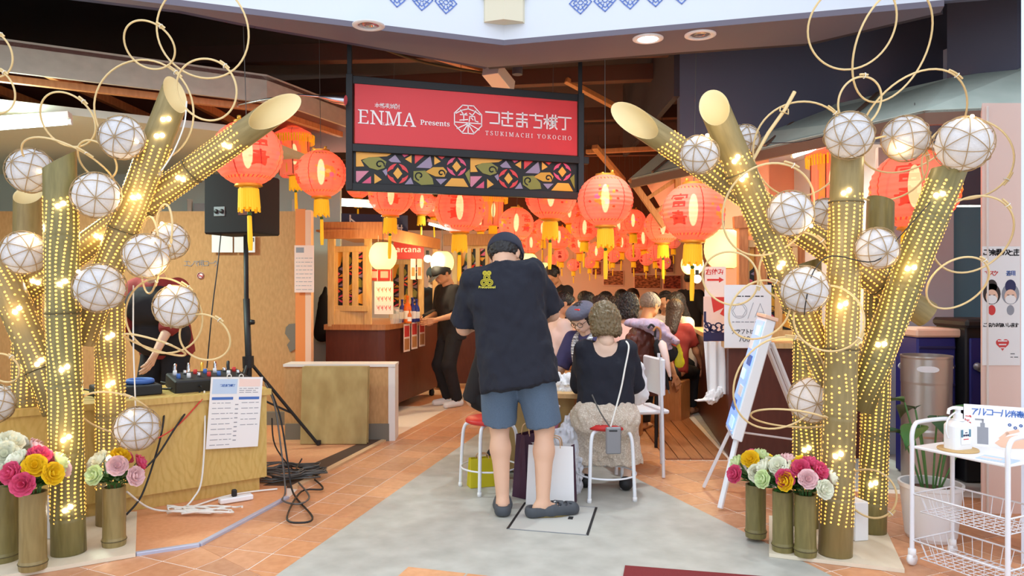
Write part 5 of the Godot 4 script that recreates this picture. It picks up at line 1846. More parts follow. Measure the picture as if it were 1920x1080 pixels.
func red_lantern(label: String, px: float, py: float, dia: float, kind := "a", d := 0.0, tilt := 0.0) -> void:
	if d == 0.0:
		d = clampf(.42 * F / dia, 4.35, 12.6)
	if px > 650 and px < 1098 and d < 6.75:
		d = 6.75
	if px > 1098 and px < 1400:
		d = maxf(d, 5.95)
	if px < 500:
		d = 5.41
	var s := minf(dia / F * d, .497 if dia < 150 else .6)
	var at := P(px, py, d)
	var hold := 3.9
	if px < 660 and at.x < -1.97 + (d - 6.0) * .36:
		hold = 3.0
	elif px > 1500:
		hold = 2.62 if dia > 150 else 2.7
	var p := red_proto(kind)
	var t: Node3D = p
	if first.has(kind):
		t = p.duplicate()
		t.name = uniq("red_lantern")
		add_child(t)
	else:
		first[kind] = true
		t.name = uniq("red_lantern")
	t.transform = Transform3D(Basis(Vector3.FORWARD, tilt) * Basis(Vector3.UP, rng.randf() * TAU).scaled(Vector3.ONE * s), at)
	tag(t, label, "red lantern", "red lanterns over the alley")
	for c in t.get_children():
		if c is OmniLight3D:
			c.light_energy = .088
			if dia <= 34.0:
				c.free()
		elif c.name == &"wire":
			var ky := ((hold - at.y) / s - .46) / .84
			c.transform = Transform3D(Basis.from_scale(Vector3(.8, ky, .8)), Vector3(0, .46 - .46 * ky, 0))
		elif c.name == &"shade" and dia <= 34.0:
			c.material_override = M["far_silk%d" % {"a": 0, "b": 2, "drum": 1}[kind]]

func white_lantern(label: String, px: float, py: float, w: float, h: float, d: float, e: float) -> void:
	var t := thing("paper_lantern", label, "paper lantern", P(px, py, d), "")
	var r := w / F * d * .5
	var k := h / w
	var prof := []
	for i in 25:
		var a := lerpf(-1.2, 1.2, i / 24.0)
		prof.append(Vector2(pow(cos(a), .8) * r * (1.0 + .006 * cos(i * PI)), sin(a) * r * k * 1.05))
	piece(t, "shade", lathem(prof, 28), M.paper_lantern, false)
	piece(t, "rim", lathem([Vector2(r * .42, -r * k), Vector2(r * .47, -r * k), Vector2(r * .47, -r * k * .93), Vector2(r * .42, -r * k * .93)], 20, Transform3D.IDENTITY, false), M.lantern_rim, false)
	piece(t, "rim", lathem([Vector2(0, r * k), Vector2(r * .47, r * k), Vector2(r * .47, r * k * .93)], 20, Transform3D.IDENTITY, false), M.lantern_rim, false)
	piece(t, "wire", tubem([Vector3(0, r * k, 0), Vector3(0, r * k + .34, 0)], .004, 5), M.wire_grey, false)
	omni(t, Vector3.ZERO, Color(1, .84, .52), e, .1)

func fluorescent(label: String, a: Vector3, b: Vector3, e: float) -> void:
	var t := thing("tube_light", label, "tube light", (a + b) * .5)
	piece(t, "tube", tubem([a, b], .019, 10), M.tube_glow)
	var st := ST()
	bar(st, a + Vector3(0, .05, 0), b + Vector3(0, .05, 0), .09, .05, Vector3.FORWARD)
	piece(t, "housing", done(st), M.white_paint)
	for v in [a, b]:
		var dv: Vector3 = (b - a).normalized() * (.02 if v == b else -.02)
		piece(t, "end_cap", tubem([v - dv, v + dv * .5], .024, 10), M.white)
	var l := AreaLight3D.new()
	l.name = "light"
	l.area_size = Vector2(a.distance_to(b), .06)
	l.light_color = Color(.90, 1, .95)
	l.light_energy = e
	l.area_range = 20.0
	l.shadow_enabled = true
	t.add_child(l)
	var x := (b - a).normalized()
	l.global_transform = Transform3D(Basis(x, Vector3.UP.cross(x).normalized(), Vector3.UP), (a + b) * .5 - Vector3(0, .03, 0))
	omni(t, Vector3(0, .02, .11), Color(.90, 1, .95), e * .1, .05)

func hanging() -> void:
	lantern_materials()
	for i in 3:
		var m: StandardMaterial3D = M["silk%d" % i].duplicate()
		m.transparency = BaseMaterial3D.TRANSPARENCY_DISABLED
		m.emission_energy_multiplier = .42
		M["far_silk%d" % i] = m
	sign_board()
	var L := [
		["large round red lantern in front of the black loudspeaker", 464, 288, 128, "a"], ["six-sided red lantern between two round ones left of the sign", 552, 292, 76, "drum"], ["round red lantern under the end of the left roof beam", 602, 326, 94, "b"],
		["small red lantern half hidden behind the left bottom corner of the sign", 672, 350, 46, "a"], ["round red lantern under the left end of the stained glass, over the dark banner", 733, 366, 84, "b"], ["narrow red lantern below the stained glass, second from its left end", 791, 380, 50, "a"],
		["large red lantern with a flower emblem below the middle of the stained glass", 862, 391, 96, "a"], ["six-sided red lantern above the cap of the standing man", 925, 396, 54, "drum"], ["red lantern just above the right of the standing man's cap", 968, 420, 66, "b"],
		["large red lantern cut by the stained glass strip near its right end", 1033, 366, 98, "a"], ["small bright red lantern beside the lantern at the right end of the strip", 1068, 398, 46, "a"], ["large round red lantern right of the sign's lower corner", 1135, 376, 104, "b"],
		["tall red lantern behind the large one right of the sign", 1187, 415, 48, "a"], ["large red lantern with a gold dragon under the right gable frame", 1300, 398, 118, "b"], ["red lantern half behind the gold dragon one", 1243, 424, 70, "a"],
		["red lantern below the gap between the strip and the large right lantern", 1096, 428, 52, "a"], ["red lantern with a dark character, centre of the alley", 1048, 446, 46, "b"], ["red lantern left of the alley's centre, below the cut one", 1017, 430, 42, "a"],
		["small red lantern over the middle of the crowd, upper", 1086, 456, 40, "a"], ["small red lantern over the middle of the crowd, lower", 1118, 472, 36, "b"], ["red lantern tucked under the large one right of the sign", 1141, 440, 46, "a"],
		["red lantern with a dark scroll below the tall one", 1206, 448, 44, "b"], ["red lantern left of the one with the scroll", 1166, 456, 36, "a"], ["red lantern right of the scroll one, lower", 1228, 474, 34, "b"],
		["small red lantern over the hanging photographs", 1187, 476, 30, "a"], ["small red lantern beside the head of the man in black", 1052, 478, 28, "b"], ["lone tiny red lantern hanging lowest in the alley", 1075, 497, 24, "a"],
		["red lantern right of the cap, lower row", 996, 456, 40, "b"], ["red lantern behind the flower emblem lantern", 900, 412, 46, "a"], ["small red lantern above the photographs, far row", 1150, 480, 26, "a"],
		["small red lantern left of the man in black", 1033, 488, 22, "a"], ["red lantern partly behind the six-sided one over the cap", 948, 440, 36, "a"], ["small red lantern deep under the right gable", 1262, 452, 30, "a"],
		["small red lantern under the scroll one near the back wall", 1212, 486, 26, "b"], ["red lantern behind the narrow one under the stained glass", 812, 388, 40, "b"], ["small red lantern in the far row above the photographs' centre", 1105, 492, 24, "b"],
		["small red lantern at the right of the far row", 1244, 492, 28, "a"], ["red lantern in the gap left of the tall one", 1160, 425, 42, "b"]]
	for l in L:
		red_lantern(l[0], l[1], l[2], l[3], l[4], 0.0, rng.randf_range(-.05, .05))
	red_lantern("red lantern behind the right tree's upright bamboo, under the awning", 1562, 340, 98, "drum", 6.2)
	red_lantern("huge red lantern behind the top right paper balls", 1715, 355, 156, "b", 5.2)
	white_lantern("glowing white paper lantern at the corner of the brown bar", 718, 480, 52, 52, 7.3, .22)
	white_lantern("glowing white paper lantern behind the cap of the bar staff", 829, 492, 44, 42, 8.4, .20)
	white_lantern("glowing white paper lantern right of the standing man's neck", 990, 497, 40, 44, 9.2, .20)
	white_lantern("small glowing white lantern behind the man in the pink shirt", 1018, 510, 30, 36, 11.0, .18)
	white_lantern("tiny white lantern near the far wall left of the man in black", 1036, 520, 18, 18, 12.8, .1)
	white_lantern("big glowing white paper lantern at the right stall beside the hoops", 1358, 467, 74, 74, 6.3, .26)
	white_lantern("glowing white lantern behind the yellow tassels on the right", 1298, 496, 42, 38, 7.8, .22)
	for b in [["bare bright bulb beside the white lanterns of the bar", 802, 485, 8.2], ["bare bright bulb above the dark figure at the right stall", 1307, 523, 7.4]]:
		var t := thing("light_bulb", b[0], "light bulb", P(b[1], b[2], b[3]))
		var st := ST()
		ball(st, Vector3.ZERO, Vector3.ONE * .042, 14, 10)
		piece(t, "bulb", done(st), M.bulb_glow, false)
		piece(t, "socket", lathem([Vector2(0, .09), Vector2(.018, .09), Vector2(.018, .035), Vector2(0, .035)], 12, Transform3D.IDENTITY, false), M.black, false)
		omni(t, Vector3.ZERO, Color(1, .92, .74), .25, .04)
	fluorescent("long fluorescent tube under the pale stall ceiling at the left edge", P(-60, 244, 5.45), P(132, 229, 5.6), 4.0)
	fluorescent("fluorescent tube over the dark banner of the bar", P(588, 381, 9.6), P(708, 387, 9.3), 3.0)
	fluorescent("fluorescent tube under the right stall ceiling behind the awning", Vector3(2.95, 2.62, -6.1), Vector3(2.75, 2.62, -7.3), 3.0)
	fluorescent("short fluorescent tube above the staff at the bar", P(805, 420, 12.0), P(868, 437, 11.0), 2.0)

# ---------------------------------------------------------------- sound desk, loudspeaker and boards on the left
func lines_of_print(st: SurfaceTool, xf: Transform3D, x0: float, y0: float, x1: float, y1: float, n: int, w := .004) -> void:
	for i in n:
		var y := lerpf(y0, y1, float(i) / maxf(n - 1, 1))
		var x := x0
		while x < x1 - .012:
			var l := minf(rng.randf_range(.012, .05), x1 - x)
			rect(st, x, y, x + l, y + w, xf, .0008)
			x += l + .008

func sheet(t: Node3D, xf: Transform3D, w: float, h: float, m: Material, thick := .002, called := "sheet") -> MeshInstance3D:
	var st := ST()
	rect(st, 0, 0, w, h, xf.translated_local(Vector3(0, 0, -thick)), thick)
	return piece(t, called, done(st), m)

func sound_desk() -> void:
	var a := Vector2(-3.1, 3.72)
	var b := Vector2(-1.6, 4.87)
	var n := Vector2(-(b - a).y, (b - a).x).normalized()
	var t := thing("sound_desk", "yellow wood-grain desk with sound equipment behind the left bamboo tree", "desk", Vector3(-2.2, 0, -4.5))
	var i := n * .03
	piece(t, "front_panel", slab([a, b, b + n * .04, a + n * .04], .10, .635), M.counter_wood)
	piece(t, "side_panel", slab([b, b + n * .60, b + n * .60 - Vector2(.04, .03), b - Vector2(.04, .03) + n * .04], .10, .635), M.counter_wood)
	piece(t, "plinth", slab([a + i, b + i - Vector2(.03, .02), b + n * .58, a + n * .58], .0125, .10), M.counter_wood)
	var e := (b - a).normalized() * .025
	piece(t, "top", slab([a - n * .02, b - n * .02 + e, b + n * .62 + e, a + n * .62], .635, .672), M.counter_wood)
	# mixers and loose gear on the desk
	var c := b + n * .25 - (b - a).normalized() * .30
	var mx := thing("mixer", "black mixing desk with knobs and plugs on the yellow desk behind the flyer", "mixer", Vector3(c.x, .673, -c.y))
	mx.rotation.y = -atan2((b - a).y, (b - a).x) * -1.0
	piece(mx, "case", boxm(Vector3(0, .045, 0), Vector3(.46, .09, .26), Basis(Vector3.RIGHT, .12), .008), M.black, false)
	for k in 14:
		var kx := -.19 + (k % 7) * .062
		var kz := -.05 + (k / 7) * .09
		piece(mx, "knob", lathem([Vector2(0, .03), Vector2(.012, .03), Vector2(.014, 0), Vector2(0, 0)], 10, Transform3D(Basis.IDENTITY, Vector3(kx, .088 - kz * .12, kz))), [M.white_metal, M.chrome, M.print_red, M.print_blue][k % 4], false)
	for k in 5:
		piece(mx, "plug", tubem([Vector3(-.17 + k * .085, .07, -.13), Vector3(-.17 + k * .085, .13, -.14), Vector3(-.16 + k * .085, .15, -.17)], .011, 8), [M.chrome, M.chrome, M.gold, M.chrome, M.black][k], false)
	c = b + n * .28 - (b - a).normalized() * .78
	var pl := thing("effects_unit", "flat black audio unit with a blue coil on the yellow desk", "audio unit", Vector3(c.x, .673, -c.y))
	pl.rotation.y = mx.rotation.y
	piece(pl, "case", boxm(Vector3(0, .03, 0), Vector3(.36, .06, .28), Basis.IDENTITY, .006), M.black, false)
	piece(pl, "blue_coil", tubem(ring_pts(Vector3(.08, .075, 0), .07, Vector3.UP, 20), .016, 8, true), M.print_blue, false)
	c = a + n * .3 + (b - a).normalized() * .55
	var lp := thing("audio_rack", "low black audio case on the yellow desk between the bamboo trunks", "audio case", Vector3(c.x, .673, -c.y))
	lp.rotation.y = mx.rotation.y
	piece(lp, "case", boxm(Vector3(0, .04, 0), Vector3(.5, .08, .3), Basis.IDENTITY, .006), M.black, false)
	piece(lp, "panel", boxm(Vector3(0, .085, .02), Vector3(.40, .01, .18)), M.grey_metal, false)
	# tangle of cables on the desk top
	for k in 7:
		var p := []
		var o := b - (b - a).normalized() * (.25 + .15 * k) + n * .10
		for j in 6:
			p.append(Vector3(o.x - j * .10 + rng.randf_range(-.05, .05), .682 + rng.randf() * .03, -o.y - j * .03 + rng.randf_range(-.07, .05)))
		single("cable", ["black cable loops on the desk nearest the flyer", "black cable loops on the desk beside the mixer", "black cable on the desk in front of the blue coil", "black cable on the desk below the hanging ball", "black cable on the desk behind the white cord", "black cable at the middle of the desk top", "black cable on the desk near the bamboo trunk"][k], "cable", tubem(smooth_path(p), .005, 6), M.wire_black)
	# the timetable flyer
	var fx := sheet_xf(P(396, 707, 4.63), P(492, 707, 4.83) - P(396, 707, 4.63))
	var f := thing("flyer", "white printed timetable sheet with a blue heading hung on the yellow desk", "flyer", P(445, 770, 4.73))
	var w := .325
	var h := .445
	sheet(f, fx, w, h, M.paper)
	var st := ST()
	rect(st, .012, .012, .165, .105, fx, .0008)
	piece(f, "blue_heading", done(st), M.paper_blue)
	st = ST()
	rect(st, .175, .012, .31, .06, fx, .0008)
	piece(f, "pink_heading", done(st), M.paper_pink)
	st = ST()
	for x in [.014, .18]:
		rect(st, x, .125, x + .13, .142, fx, .0009)
	piece(f, "blue_bar", done(st), M.print_blue)
	st = ST()
	lines_of_print(st, fx, .02, .16, .15, .42, 9)
	lines_of_print(st, fx, .20, .16, .31, .30, 5)
	lines_of_print(st, fx, .18, .07, .30, .095, 3)
	for k in 9:
		rect(st, .160, .17 + k * .028, .180, .176 + k * .028, fx, .0009)
	piece(f, "printed_lines", done(st), M.print_grey)
	st = ST()
	write(st, "つきまち横丁", .014, .0022, fx.translated_local(Vector3(.058, -.045, .001)))
	piece(f, "lettering", done(st), M.print_blue)
	for x in [.11, .185]:
		piece(f, "clip", tubem(ring_pts(fx * Vector3(x, .005, .0), .013, fx.basis.z, 12), .003, 5, true), M.wire_white)
	# loudspeaker on its tripod
	var sp := thing("loudspeaker", "black loudspeaker box raised on a stand behind the big red lantern", "loudspeaker", P(455, 442, 6.0))
	var bb := yaw(-.28)
	piece(sp, "cabinet", boxm(P(455, 386, 6.0), Vector3(.455, .47, .36), bb, .012), M.black_matte)
	var fxs := P(455, 386, 6.0)
	piece(sp, "jack_plate", boxm(fxs + bb * Vector3(-.08, -.06, .182), Vector3(.10, .075, .006), bb), M.grey_metal)
	for k in 2:
		piece(sp, "jack", lathem([Vector2(0, .006), Vector2(.018, .006), Vector2(.018, 0)], 14, Transform3D(bb * Basis(Vector3.RIGHT, PI / 2), fxs + bb * Vector3(-.105 + k * .05, -.06, .186))), M.black)
	piece(sp, "red_port", boxm(fxs + bb * Vector3(.135, -.01, .181), Vector3(.09, .17, .004), bb), M.counter_brown)
	piece(sp, "port_hole", boxm(fxs + bb * Vector3(.135, .03, .184), Vector3(.06, .05, .004), bb), M.black)
	var sd := thing("speaker_stand", "black tripod stand carrying the loudspeaker", "stand", GP(461, 830))
	var bot := P(466, 672, 6.0)
	piece(sd, "pole", tubem([P(461, 441, 6.0), P(462, 560, 6.0), P(462, 560, 6.0), bot, P(466, 735, 6.0)], [.019, .019, .026, .026, .026], 12), M.black)
	piece(sd, "knob", lathem([Vector2(0, .03), Vector2(.018, .03), Vector2(.022, .0), Vector2(0, 0)], 10, Transform3D(Basis(Vector3.BACK, -PI / 2), P(470, 604, 5.99))), M.black)
	piece(sd, "collar", tubem([P(465, 668, 6.0), P(466, 690, 6.0)], .045, 12), M.black)
	var foot := [Vector3(-1.62, .02, -6.25), Vector3(-2.55, .02, -6.45), Vector3(-2.15, .02, -5.4)]
	for ft in foot:
		piece(sd, "leg", tubem([P(466, 676, 6.0), ft], .014, 8), M.black)
		piece(sd, "brace", tubem([P(466, 738, 6.0), P(466, 676, 6.0).lerp(ft, .62)], .009, 6), M.black)
		piece(sd, "foot", tubem([ft, ft + Vector3(0, .035, 0)], .022, 8), M.black)
	single("cable", "thin black cable hanging from the loudspeaker to the desk", "cable", tubem(smooth_path([P(415, 430, 5.9), P(408, 500, 5.8), P(398, 580, 5.7), P(388, 690, 5.5)]), .005, 6), M.wire_black)
	# two boards leaning on the low wall
	for k in 2:
		var z := 6.40 - k * .05
		var x0 := P(564 + k * 3, 0, z).x
		var w2 := .56
		var m := boxm(Vector3(.0, .325, 0), Vector3(w2, .65, .02), Basis(Vector3.RIGHT, -.10), .003)
		single("plywood_board", ["stained plywood board leaning behind the front one, its edge showing", "stained plywood board leaning in front against the low wall"][k], "board", m, M.plywood, Vector3(x0 + w2 / 2 + .03 - k * .03, .014, -z + .03))
	# papers on the partition
	var pf := thing("notice_sheet", "pinkish menu sheet taped to the orange end of the partition", "notice", P(570, 505, 7.1))
	var px := sheet_xf(P(552, 460, 7.13), Vector3(1, 0, -.05))
	sheet(pf, px, .185, .45, M.paper_pink)
	st = ST()
	lines_of_print(st, px, .015, .12, .17, .42, 9, .005)
	rect(st, .015, .02, .09, .07, px)
	piece(pf, "printed_lines", done(st), M.print_grey)
	for k in 2:
		var q := sheet_xf(P(397 + k * 42, 440, 7.15), Vector3(1, 0, 0))
		var s := thing("notice_sheet", ["pale notice behind the speaker stand on the plywood, left one", "pale notice behind the speaker stand on the plywood, marked No1"][k], "notice", P(420 + k * 40, 455, 7.15))
		sheet(s, q, .20, .17, M.paper)
		if k == 1:
			latin_on(s, "lettering", "No1", q, Vector2(.10, -.05), .09, M.print_black, false, true)
	var ns := thing("no_smoking_sticker", "small round no-smoking sticker on the plywood partition", "sticker", P(376, 517, 7.19))
	var nx := Transform3D(Basis.IDENTITY, P(376, 517, 7.19))
	piece(ns, "disc", lathem([Vector2(.0, .002), Vector2(.034, .002), Vector2(.034, 0)], 20, Transform3D(Basis(Vector3.RIGHT, PI / 2), P(376, 517, 7.195))), M.paper)
	st = ST()
	stroke(st, circle2(.028, 20), .006, nx, .003)
	stroke(st, [Vector2(-.02, .02), Vector2(.02, -.02)], .006, nx, .003)
	stroke(st, [Vector2(-.018, -.002), Vector2(.018, -.002)], .006, nx, .002)
	piece(ns, "symbol", done(st), M.print_red)
	var pen := ST()
	write(pen, "エンマ用コーク", .05, .005, Transform3D(Basis.IDENTITY, P(345, 489, 7.196)), .95, false, .001)
	var sc := struct("trim_handwriting", done(pen), M.print_grey)
	sc.set_meta("label", "faint pencilled writing on the plywood partition")
	# cables between desk and floor
	var cb := [
		["white cable hanging down the front of the desk", [P(383, 733, 4.7), P(384, 800, 4.62), P(378, 900, 4.55), P(362, 935, 4.5), P(345, 960, 4.43)], .006, "wire_white"],
		["thick black cable slanting over the desk front", [P(375, 735, 4.7), P(330, 800, 4.5), P(290, 860, 4.38), P(237, 905, 4.2)], .006, "wire_black"],
		["black cable crossing the other on the desk front", [P(310, 742, 4.6), P(305, 800, 4.45), P(290, 860, 4.4), P(265, 930, 4.3), P(237, 965, 4.2)], .006, "wire_black"],
		["brown cable looping low between bamboo and desk", [P(372, 745, 4.68), P(330, 800, 4.52), P(280, 830, 4.3)], .004, "print_red"],
		["white cable with a power strip along the desk's foot", [P(238, 922, 4.2), P(275, 950, 4.33), P(312, 968, 4.38), P(355, 955, 4.45), P(420, 940, 4.68), P(470, 930, 4.82), P(520, 926, 4.86)], .006, "wire_white"],
		["grey cable from the desk corner down to the coil", [P(497, 718, 4.9), P(515, 760, 4.9), P(528, 850, 4.85), P(535, 920, 4.8), P(530, 945, 4.6), P(560, 952, 4.52), P(580, 935, 4.68), P(560, 905, 4.98)], .006, "wire_grey"],
		["black cable from the desk corner to the loop on the tiles", [P(503, 722, 4.92), P(525, 780, 4.92), P(540, 870, 4.85), P(550, 925, 4.76), P(586, 975, 4.26), P(560, 988, 4.16), P(538, 975, 4.26), P(565, 925, 4.8), P(605, 920, 4.86), P(590, 900, 5.1)], .006, "wire_black"],
		["thin black cable from the desk down to the coil", [P(500, 780, 4.95), P(505, 830, 4.97), P(530, 870, 5.1), P(560, 870, 5.2), P(566, 860, 5.25)], .005, "wire_black"]]
	for k in cb:
		single("cable", k[0], "cable", tubem(smooth_path(floored(before_desk(k[1]))), k[2], 6), M[k[3]])
	var coil := []
	for k in 190:
		var an := k * .42
		var rr := .17 + .05 * sin(k * 1.7) + .03 * sin(k * .37)
		coil.append(Vector3(cos(an) * rr * 1.25, .022 + .0003 * k + .006 * sin(k * 1.1), sin(an) * rr * .8))
	single("cable_coil", "heap of grey cable coiled on the floor beside the desk", "cable coil", tubem(coil, .0055, 6), M.wire_grey, Vector3(P(535, 900, 5.2).x, .006, -5.2))
	var ps := thing("power_strip", "white power strip with a black plug at the foot of the desk", "power strip", Vector3(P(440, 940, 4.58).x, .014, -4.60))
	ps.rotation.y = .62
	piece(ps, "body", boxm(Vector3(0, .018, 0), Vector3(.20, .032, .055), Basis.IDENTITY, .006), M.white, false)
	piece(ps, "plug", boxm(Vector3(-.01, .055, 0), Vector3(.03, .045, .028), Basis.IDENTITY, .006), M.black, false)
	# knot of white cord
	var kn := []
	for k in 80:
		kn.append(Vector3(sin(k * .5) * .16 + k * .002, .02 + .012 * absf(sin(k * .9)), cos(k * .37) * .06))
	single("cable", "knotted bundle of white cable on the floor before the desk", "cable", tubem(kn, .006, 6), M.wire_white, Vector3(P(345, 960, 4.33).x, .01, -4.36))

# keep a run of cable in front of the desk's face
func before_desk(p: Array) -> Array:
	var a := Vector2(-3.1, 3.72)
	var n := Vector2(-1.15, 1.5).normalized()
	var out := []
	for v in p:
		var s := (Vector2(v.x, -v.z) - a).dot(n) + .018
		out.append(v - Vector3(n.x, 0, -n.y) * s if s > 0.0 and s < .5 and v.x < -1.56 and v.y < .66 else v)
	return out

func floored(p: Array) -> Array:
	var out := []
	for v in p:
		out.append(Vector3(v.x, maxf(v.y, .022), v.z))
	return out

func ring_pts(c: Vector3, r: float, axis: Vector3, n: int) -> Array:
	var b := frame_of(axis)
	var p := []
	for i in n:
		p.append(c + (b.x * cos(TAU * i / n) + b.z * sin(TAU * i / n)) * r)
	return p

func circle2(r: float, n: int) -> Array:
	var p := []
	for i in n + 1:
		p.append(Vector2(cos(TAU * i / n), sin(TAU * i / n)) * r)
	return p

# ---------------------------------------------------------------- the bars along the alley
func bottle(label: String, at: Vector3, h: float, m: Material) -> void:
	var t := thing("bottle", label, "bottle", at)
	var r := h * .145
	piece(t, "glass", lathem([Vector2(0, 0), Vector2(r, 0), Vector2(r * 1.02, .01), Vector2(r, h * .55), Vector2(r * .8, h * .66), Vector2(r * .36, h * .76), Vector2(r * .34, h * .93), Vector2(r * .42, h * .94), Vector2(r * .42, h), Vector2(0, h)], 16), m, false)
	piece(t, "label", lathem([Vector2(r * 1.03, h * .15), Vector2(r * 1.03, h * .45)], 16), M.paper, false)

func lattice(t: Node3D, a: Vector3, b: Vector3, y0: float, y1: float) -> void:
	# wooden frame with a stained glass sheet behind three upright slots
	var x := (b - a).normalized()
	var xf := sheet_xf(Vector3(a.x, y1, a.z), x)
	var w := a.distance_to(b)
	var h := y1 - y0
	var n := xf.basis.z
	var st := ST()
	box(st, xf * Vector3(w / 2, -h / 2, -.03), Vector3(w, h, .02), xf.basis, .002)
	var bd := piece(t, "glass_board", done(st), M.black)
	stained(bd, xf.translated_local(Vector3(.02, -.03, -.018)), h - .06, w - .04, 1, true)
	for k in 4:
		var u := [0.02, .36, .66, .98][k] as float
		st = ST()
		bar(st, xf * Vector3(u * w, .02, 0), xf * Vector3(u * w, -h - .02, 0), .045 if k % 3 == 0 else .06, .035, x)
		piece(t, "post", done(st), M.wood_pale)
	for v in [-.01, -h]:
		st = ST()
		bar(st, xf * Vector3(-.02, v, .002), xf * Vector3(w + .02, v, .002), .06, .045, Vector3.UP)
		piece(t, "rail", done(st), M.wood_pale)

func bars() -> void:
	mat("glass_blue", c8(40, 52, 130), .15)
	mat("glass_orange", c8(226, 108, 34), .2)
	mat("cup_clear", Color(.9, .93, .95, .25), .1)
	M.cup_clear.transparency = BaseMaterial3D.TRANSPARENCY_ALPHA
	mat("banner_navy", c8(58, 64, 92), .8)
	var c := Vector2(-1.27, 7.62)
	var l := Vector2(-1.92, 7.7)
	var f := Vector2(-.93, 9.3)
	var t := thing("bar_counter", "dark red-brown bar counter with a tan top and rounded corner", "bar counter", Vector3(-1.6, 0, -8.4))
	var fp := [l, c + Vector2(-.10, .01), c + Vector2(-.03, .03), c + Vector2(.0, .10), f, Vector2(-1.9, 9.35)]
	piece(t, "body", slab(fp, .10, .90), M.counter_brown)
	var tp := []
	for v in fp:
		tp.append((v - Vector2(-1.5, 8.4)) * 1.035 + Vector2(-1.5, 8.4))
	piece(t, "top", slab(tp, .90, .955), M.wood)
	for v in [c + Vector2(-.06, .2), f + Vector2(-.06, -.1), Vector2(-1.8, 7.85)]:
		piece(t, "caster", lathem([Vector2(0, 0), Vector2(.03, .01), Vector2(.035, .05), Vector2(.02, .10), Vector2(0, .10)], 12, Transform3D(Basis.IDENTITY, Vector3(v.x, .001, -v.y))), M.black)
	# the booth that stands on it
	var b := thing("bar_booth", "wooden booth frame with coloured glass slots on the brown bar", "booth", Vector3(-1.6, .955, -8.4))
	lattice(b, P(628, 0, 7.72) * Vector3(1, 0, 1), P(686, 0, 7.66) * Vector3(1, 0, 1), 1.12, 1.74)
	var fr := ST()
	for px in [622, 690]:
		fr = ST()
		bar(fr, P(px, 612, 7.70), P(px, 440, 7.70), .07, .07)
		piece(b, "post", done(fr), M.wood_pale)
	fr = ST()
	box(fr, (P(622, 595, 7.7) + P(690, 595, 7.7)) * .5, Vector3(.34, .16, .03))
	piece(b, "lower_panel", done(fr), M.wood_pale)
	fr = ST()
	bar(fr, P(604, 432, 7.6), P(724, 432, 7.52), .17, .06, Vector3.UP)
	piece(b, "roof_beam", done(fr), M.wood)
	fr = ST()
	bar(fr, P(715, 436, 7.52), P(822, 458, 9.3), .13, .05, Vector3.UP)
	piece(b, "roof_beam", done(fr), M.wood)
	fr = ST()
	prism(fr, PackedVector2Array([Vector2(-1.98, 7.55), Vector2(-1.28, 7.5), Vector2(-.92, 9.35), Vector2(-1.98, 9.4)]), .02, Transform3D(Basis(Vector3(1, 0, 0), Vector3(0, 0, -1), Vector3(0, 1, 0)), Vector3(0, 1.90, 0)))
	piece(b, "roof_sheet", done(fr), M.wood)
	for p in [[P(790, 590, 9.1), P(790, 455, 9.1)], [P(816, 590, 9.25), P(816, 455, 9.25)]]:
		fr = ST()
		bar(fr, p[0], p[1], .06, .06)
		piece(b, "post", done(fr), M.wood_pale)
	lattice(b, P(733, 0, 9.2) * Vector3(1, 0, 1), P(788, 0, 9.2) * Vector3(1, 0, 1), .98, 1.66)
	# banner with the shop's name and the dark banner above the roof
	var bx := sheet_xf(P(738, 450, 8.9), Vector3(1, 0, -.12))
	var bn2 := thing("red_banner", "red banner with white letters under the bar's roof beam", "banner", P(760, 470, 8.9))
	sheet(bn2, bx, .36, .23, M.red_paint)
	latin_on(bn2, "lettering", "arcana", bx, Vector2(.03, -.12), .29, M.paper, false, true)
	var dx := sheet_xf(P(640, 400, 8.0), Vector3(1, 0, -.35), Vector3(.0, 1, 0))
	var dn := thing("dark_banner", "dark blue banner with white brush characters above the bar roof", "banner", P(700, 425, 8.0))
	sheet(dn, dx, .72, .24, M.banner_navy)
	var st := ST()
	write(st, "八本麦焼酎", .085, .012, dx.translated_local(Vector3(.20, -.11, .001)), 1.1)
	write(st, "ト", .10, .016, dx.translated_local(Vector3(.06, -.02, .001)), 1.1)
	piece(dn, "lettering", done(st), M.paper)
	# hand-written sign, poster and menus
	var hx := sheet_xf(P(702, 528, 7.45), Vector3(1, 0, .06))
	var hs := thing("handwritten_sign", "pink handwritten price sheet hanging at the bar corner", "sign", P(722, 560, 7.45))
	sheet(hs, hx, .19, .325, M.paper_pink)
	st = ST()
	for r in 3:
		for k in 4:
			var o := Vector2(.025 + k * .038, -.06 - r * .09)
			stroke(st, [o, o + Vector2(.012, -.03), o + Vector2(.024, .0), o + Vector2(.02, -.045)], .0045, hx)
	piece(hs, "handwriting", done(st), M.print_red)
	for u in [.03, .16]:
		piece(hs, "string", tubem([hx * Vector3(u, 0, -.001), Vector3((hx * Vector3(u, 0, 0)).x, 1.86, -7.5)], .002, 4), M.wire_white)
	var qx := sheet_xf(P(690, 505, 7.85), Vector3(1, 0, -.05))
	var qs := thing("picture_poster", "purple picture poster behind the white lantern of the bar", "poster", P(712, 518, 7.85))
	sheet(qs, qx, .25, .12, M.print_red)
	st = ST()
	rect(st, .03, .02, .10, .09, qx)
	rect(st, .13, .02, .21, .09, qx)
	piece(qs, "picture", done(st), M.paper_pink)
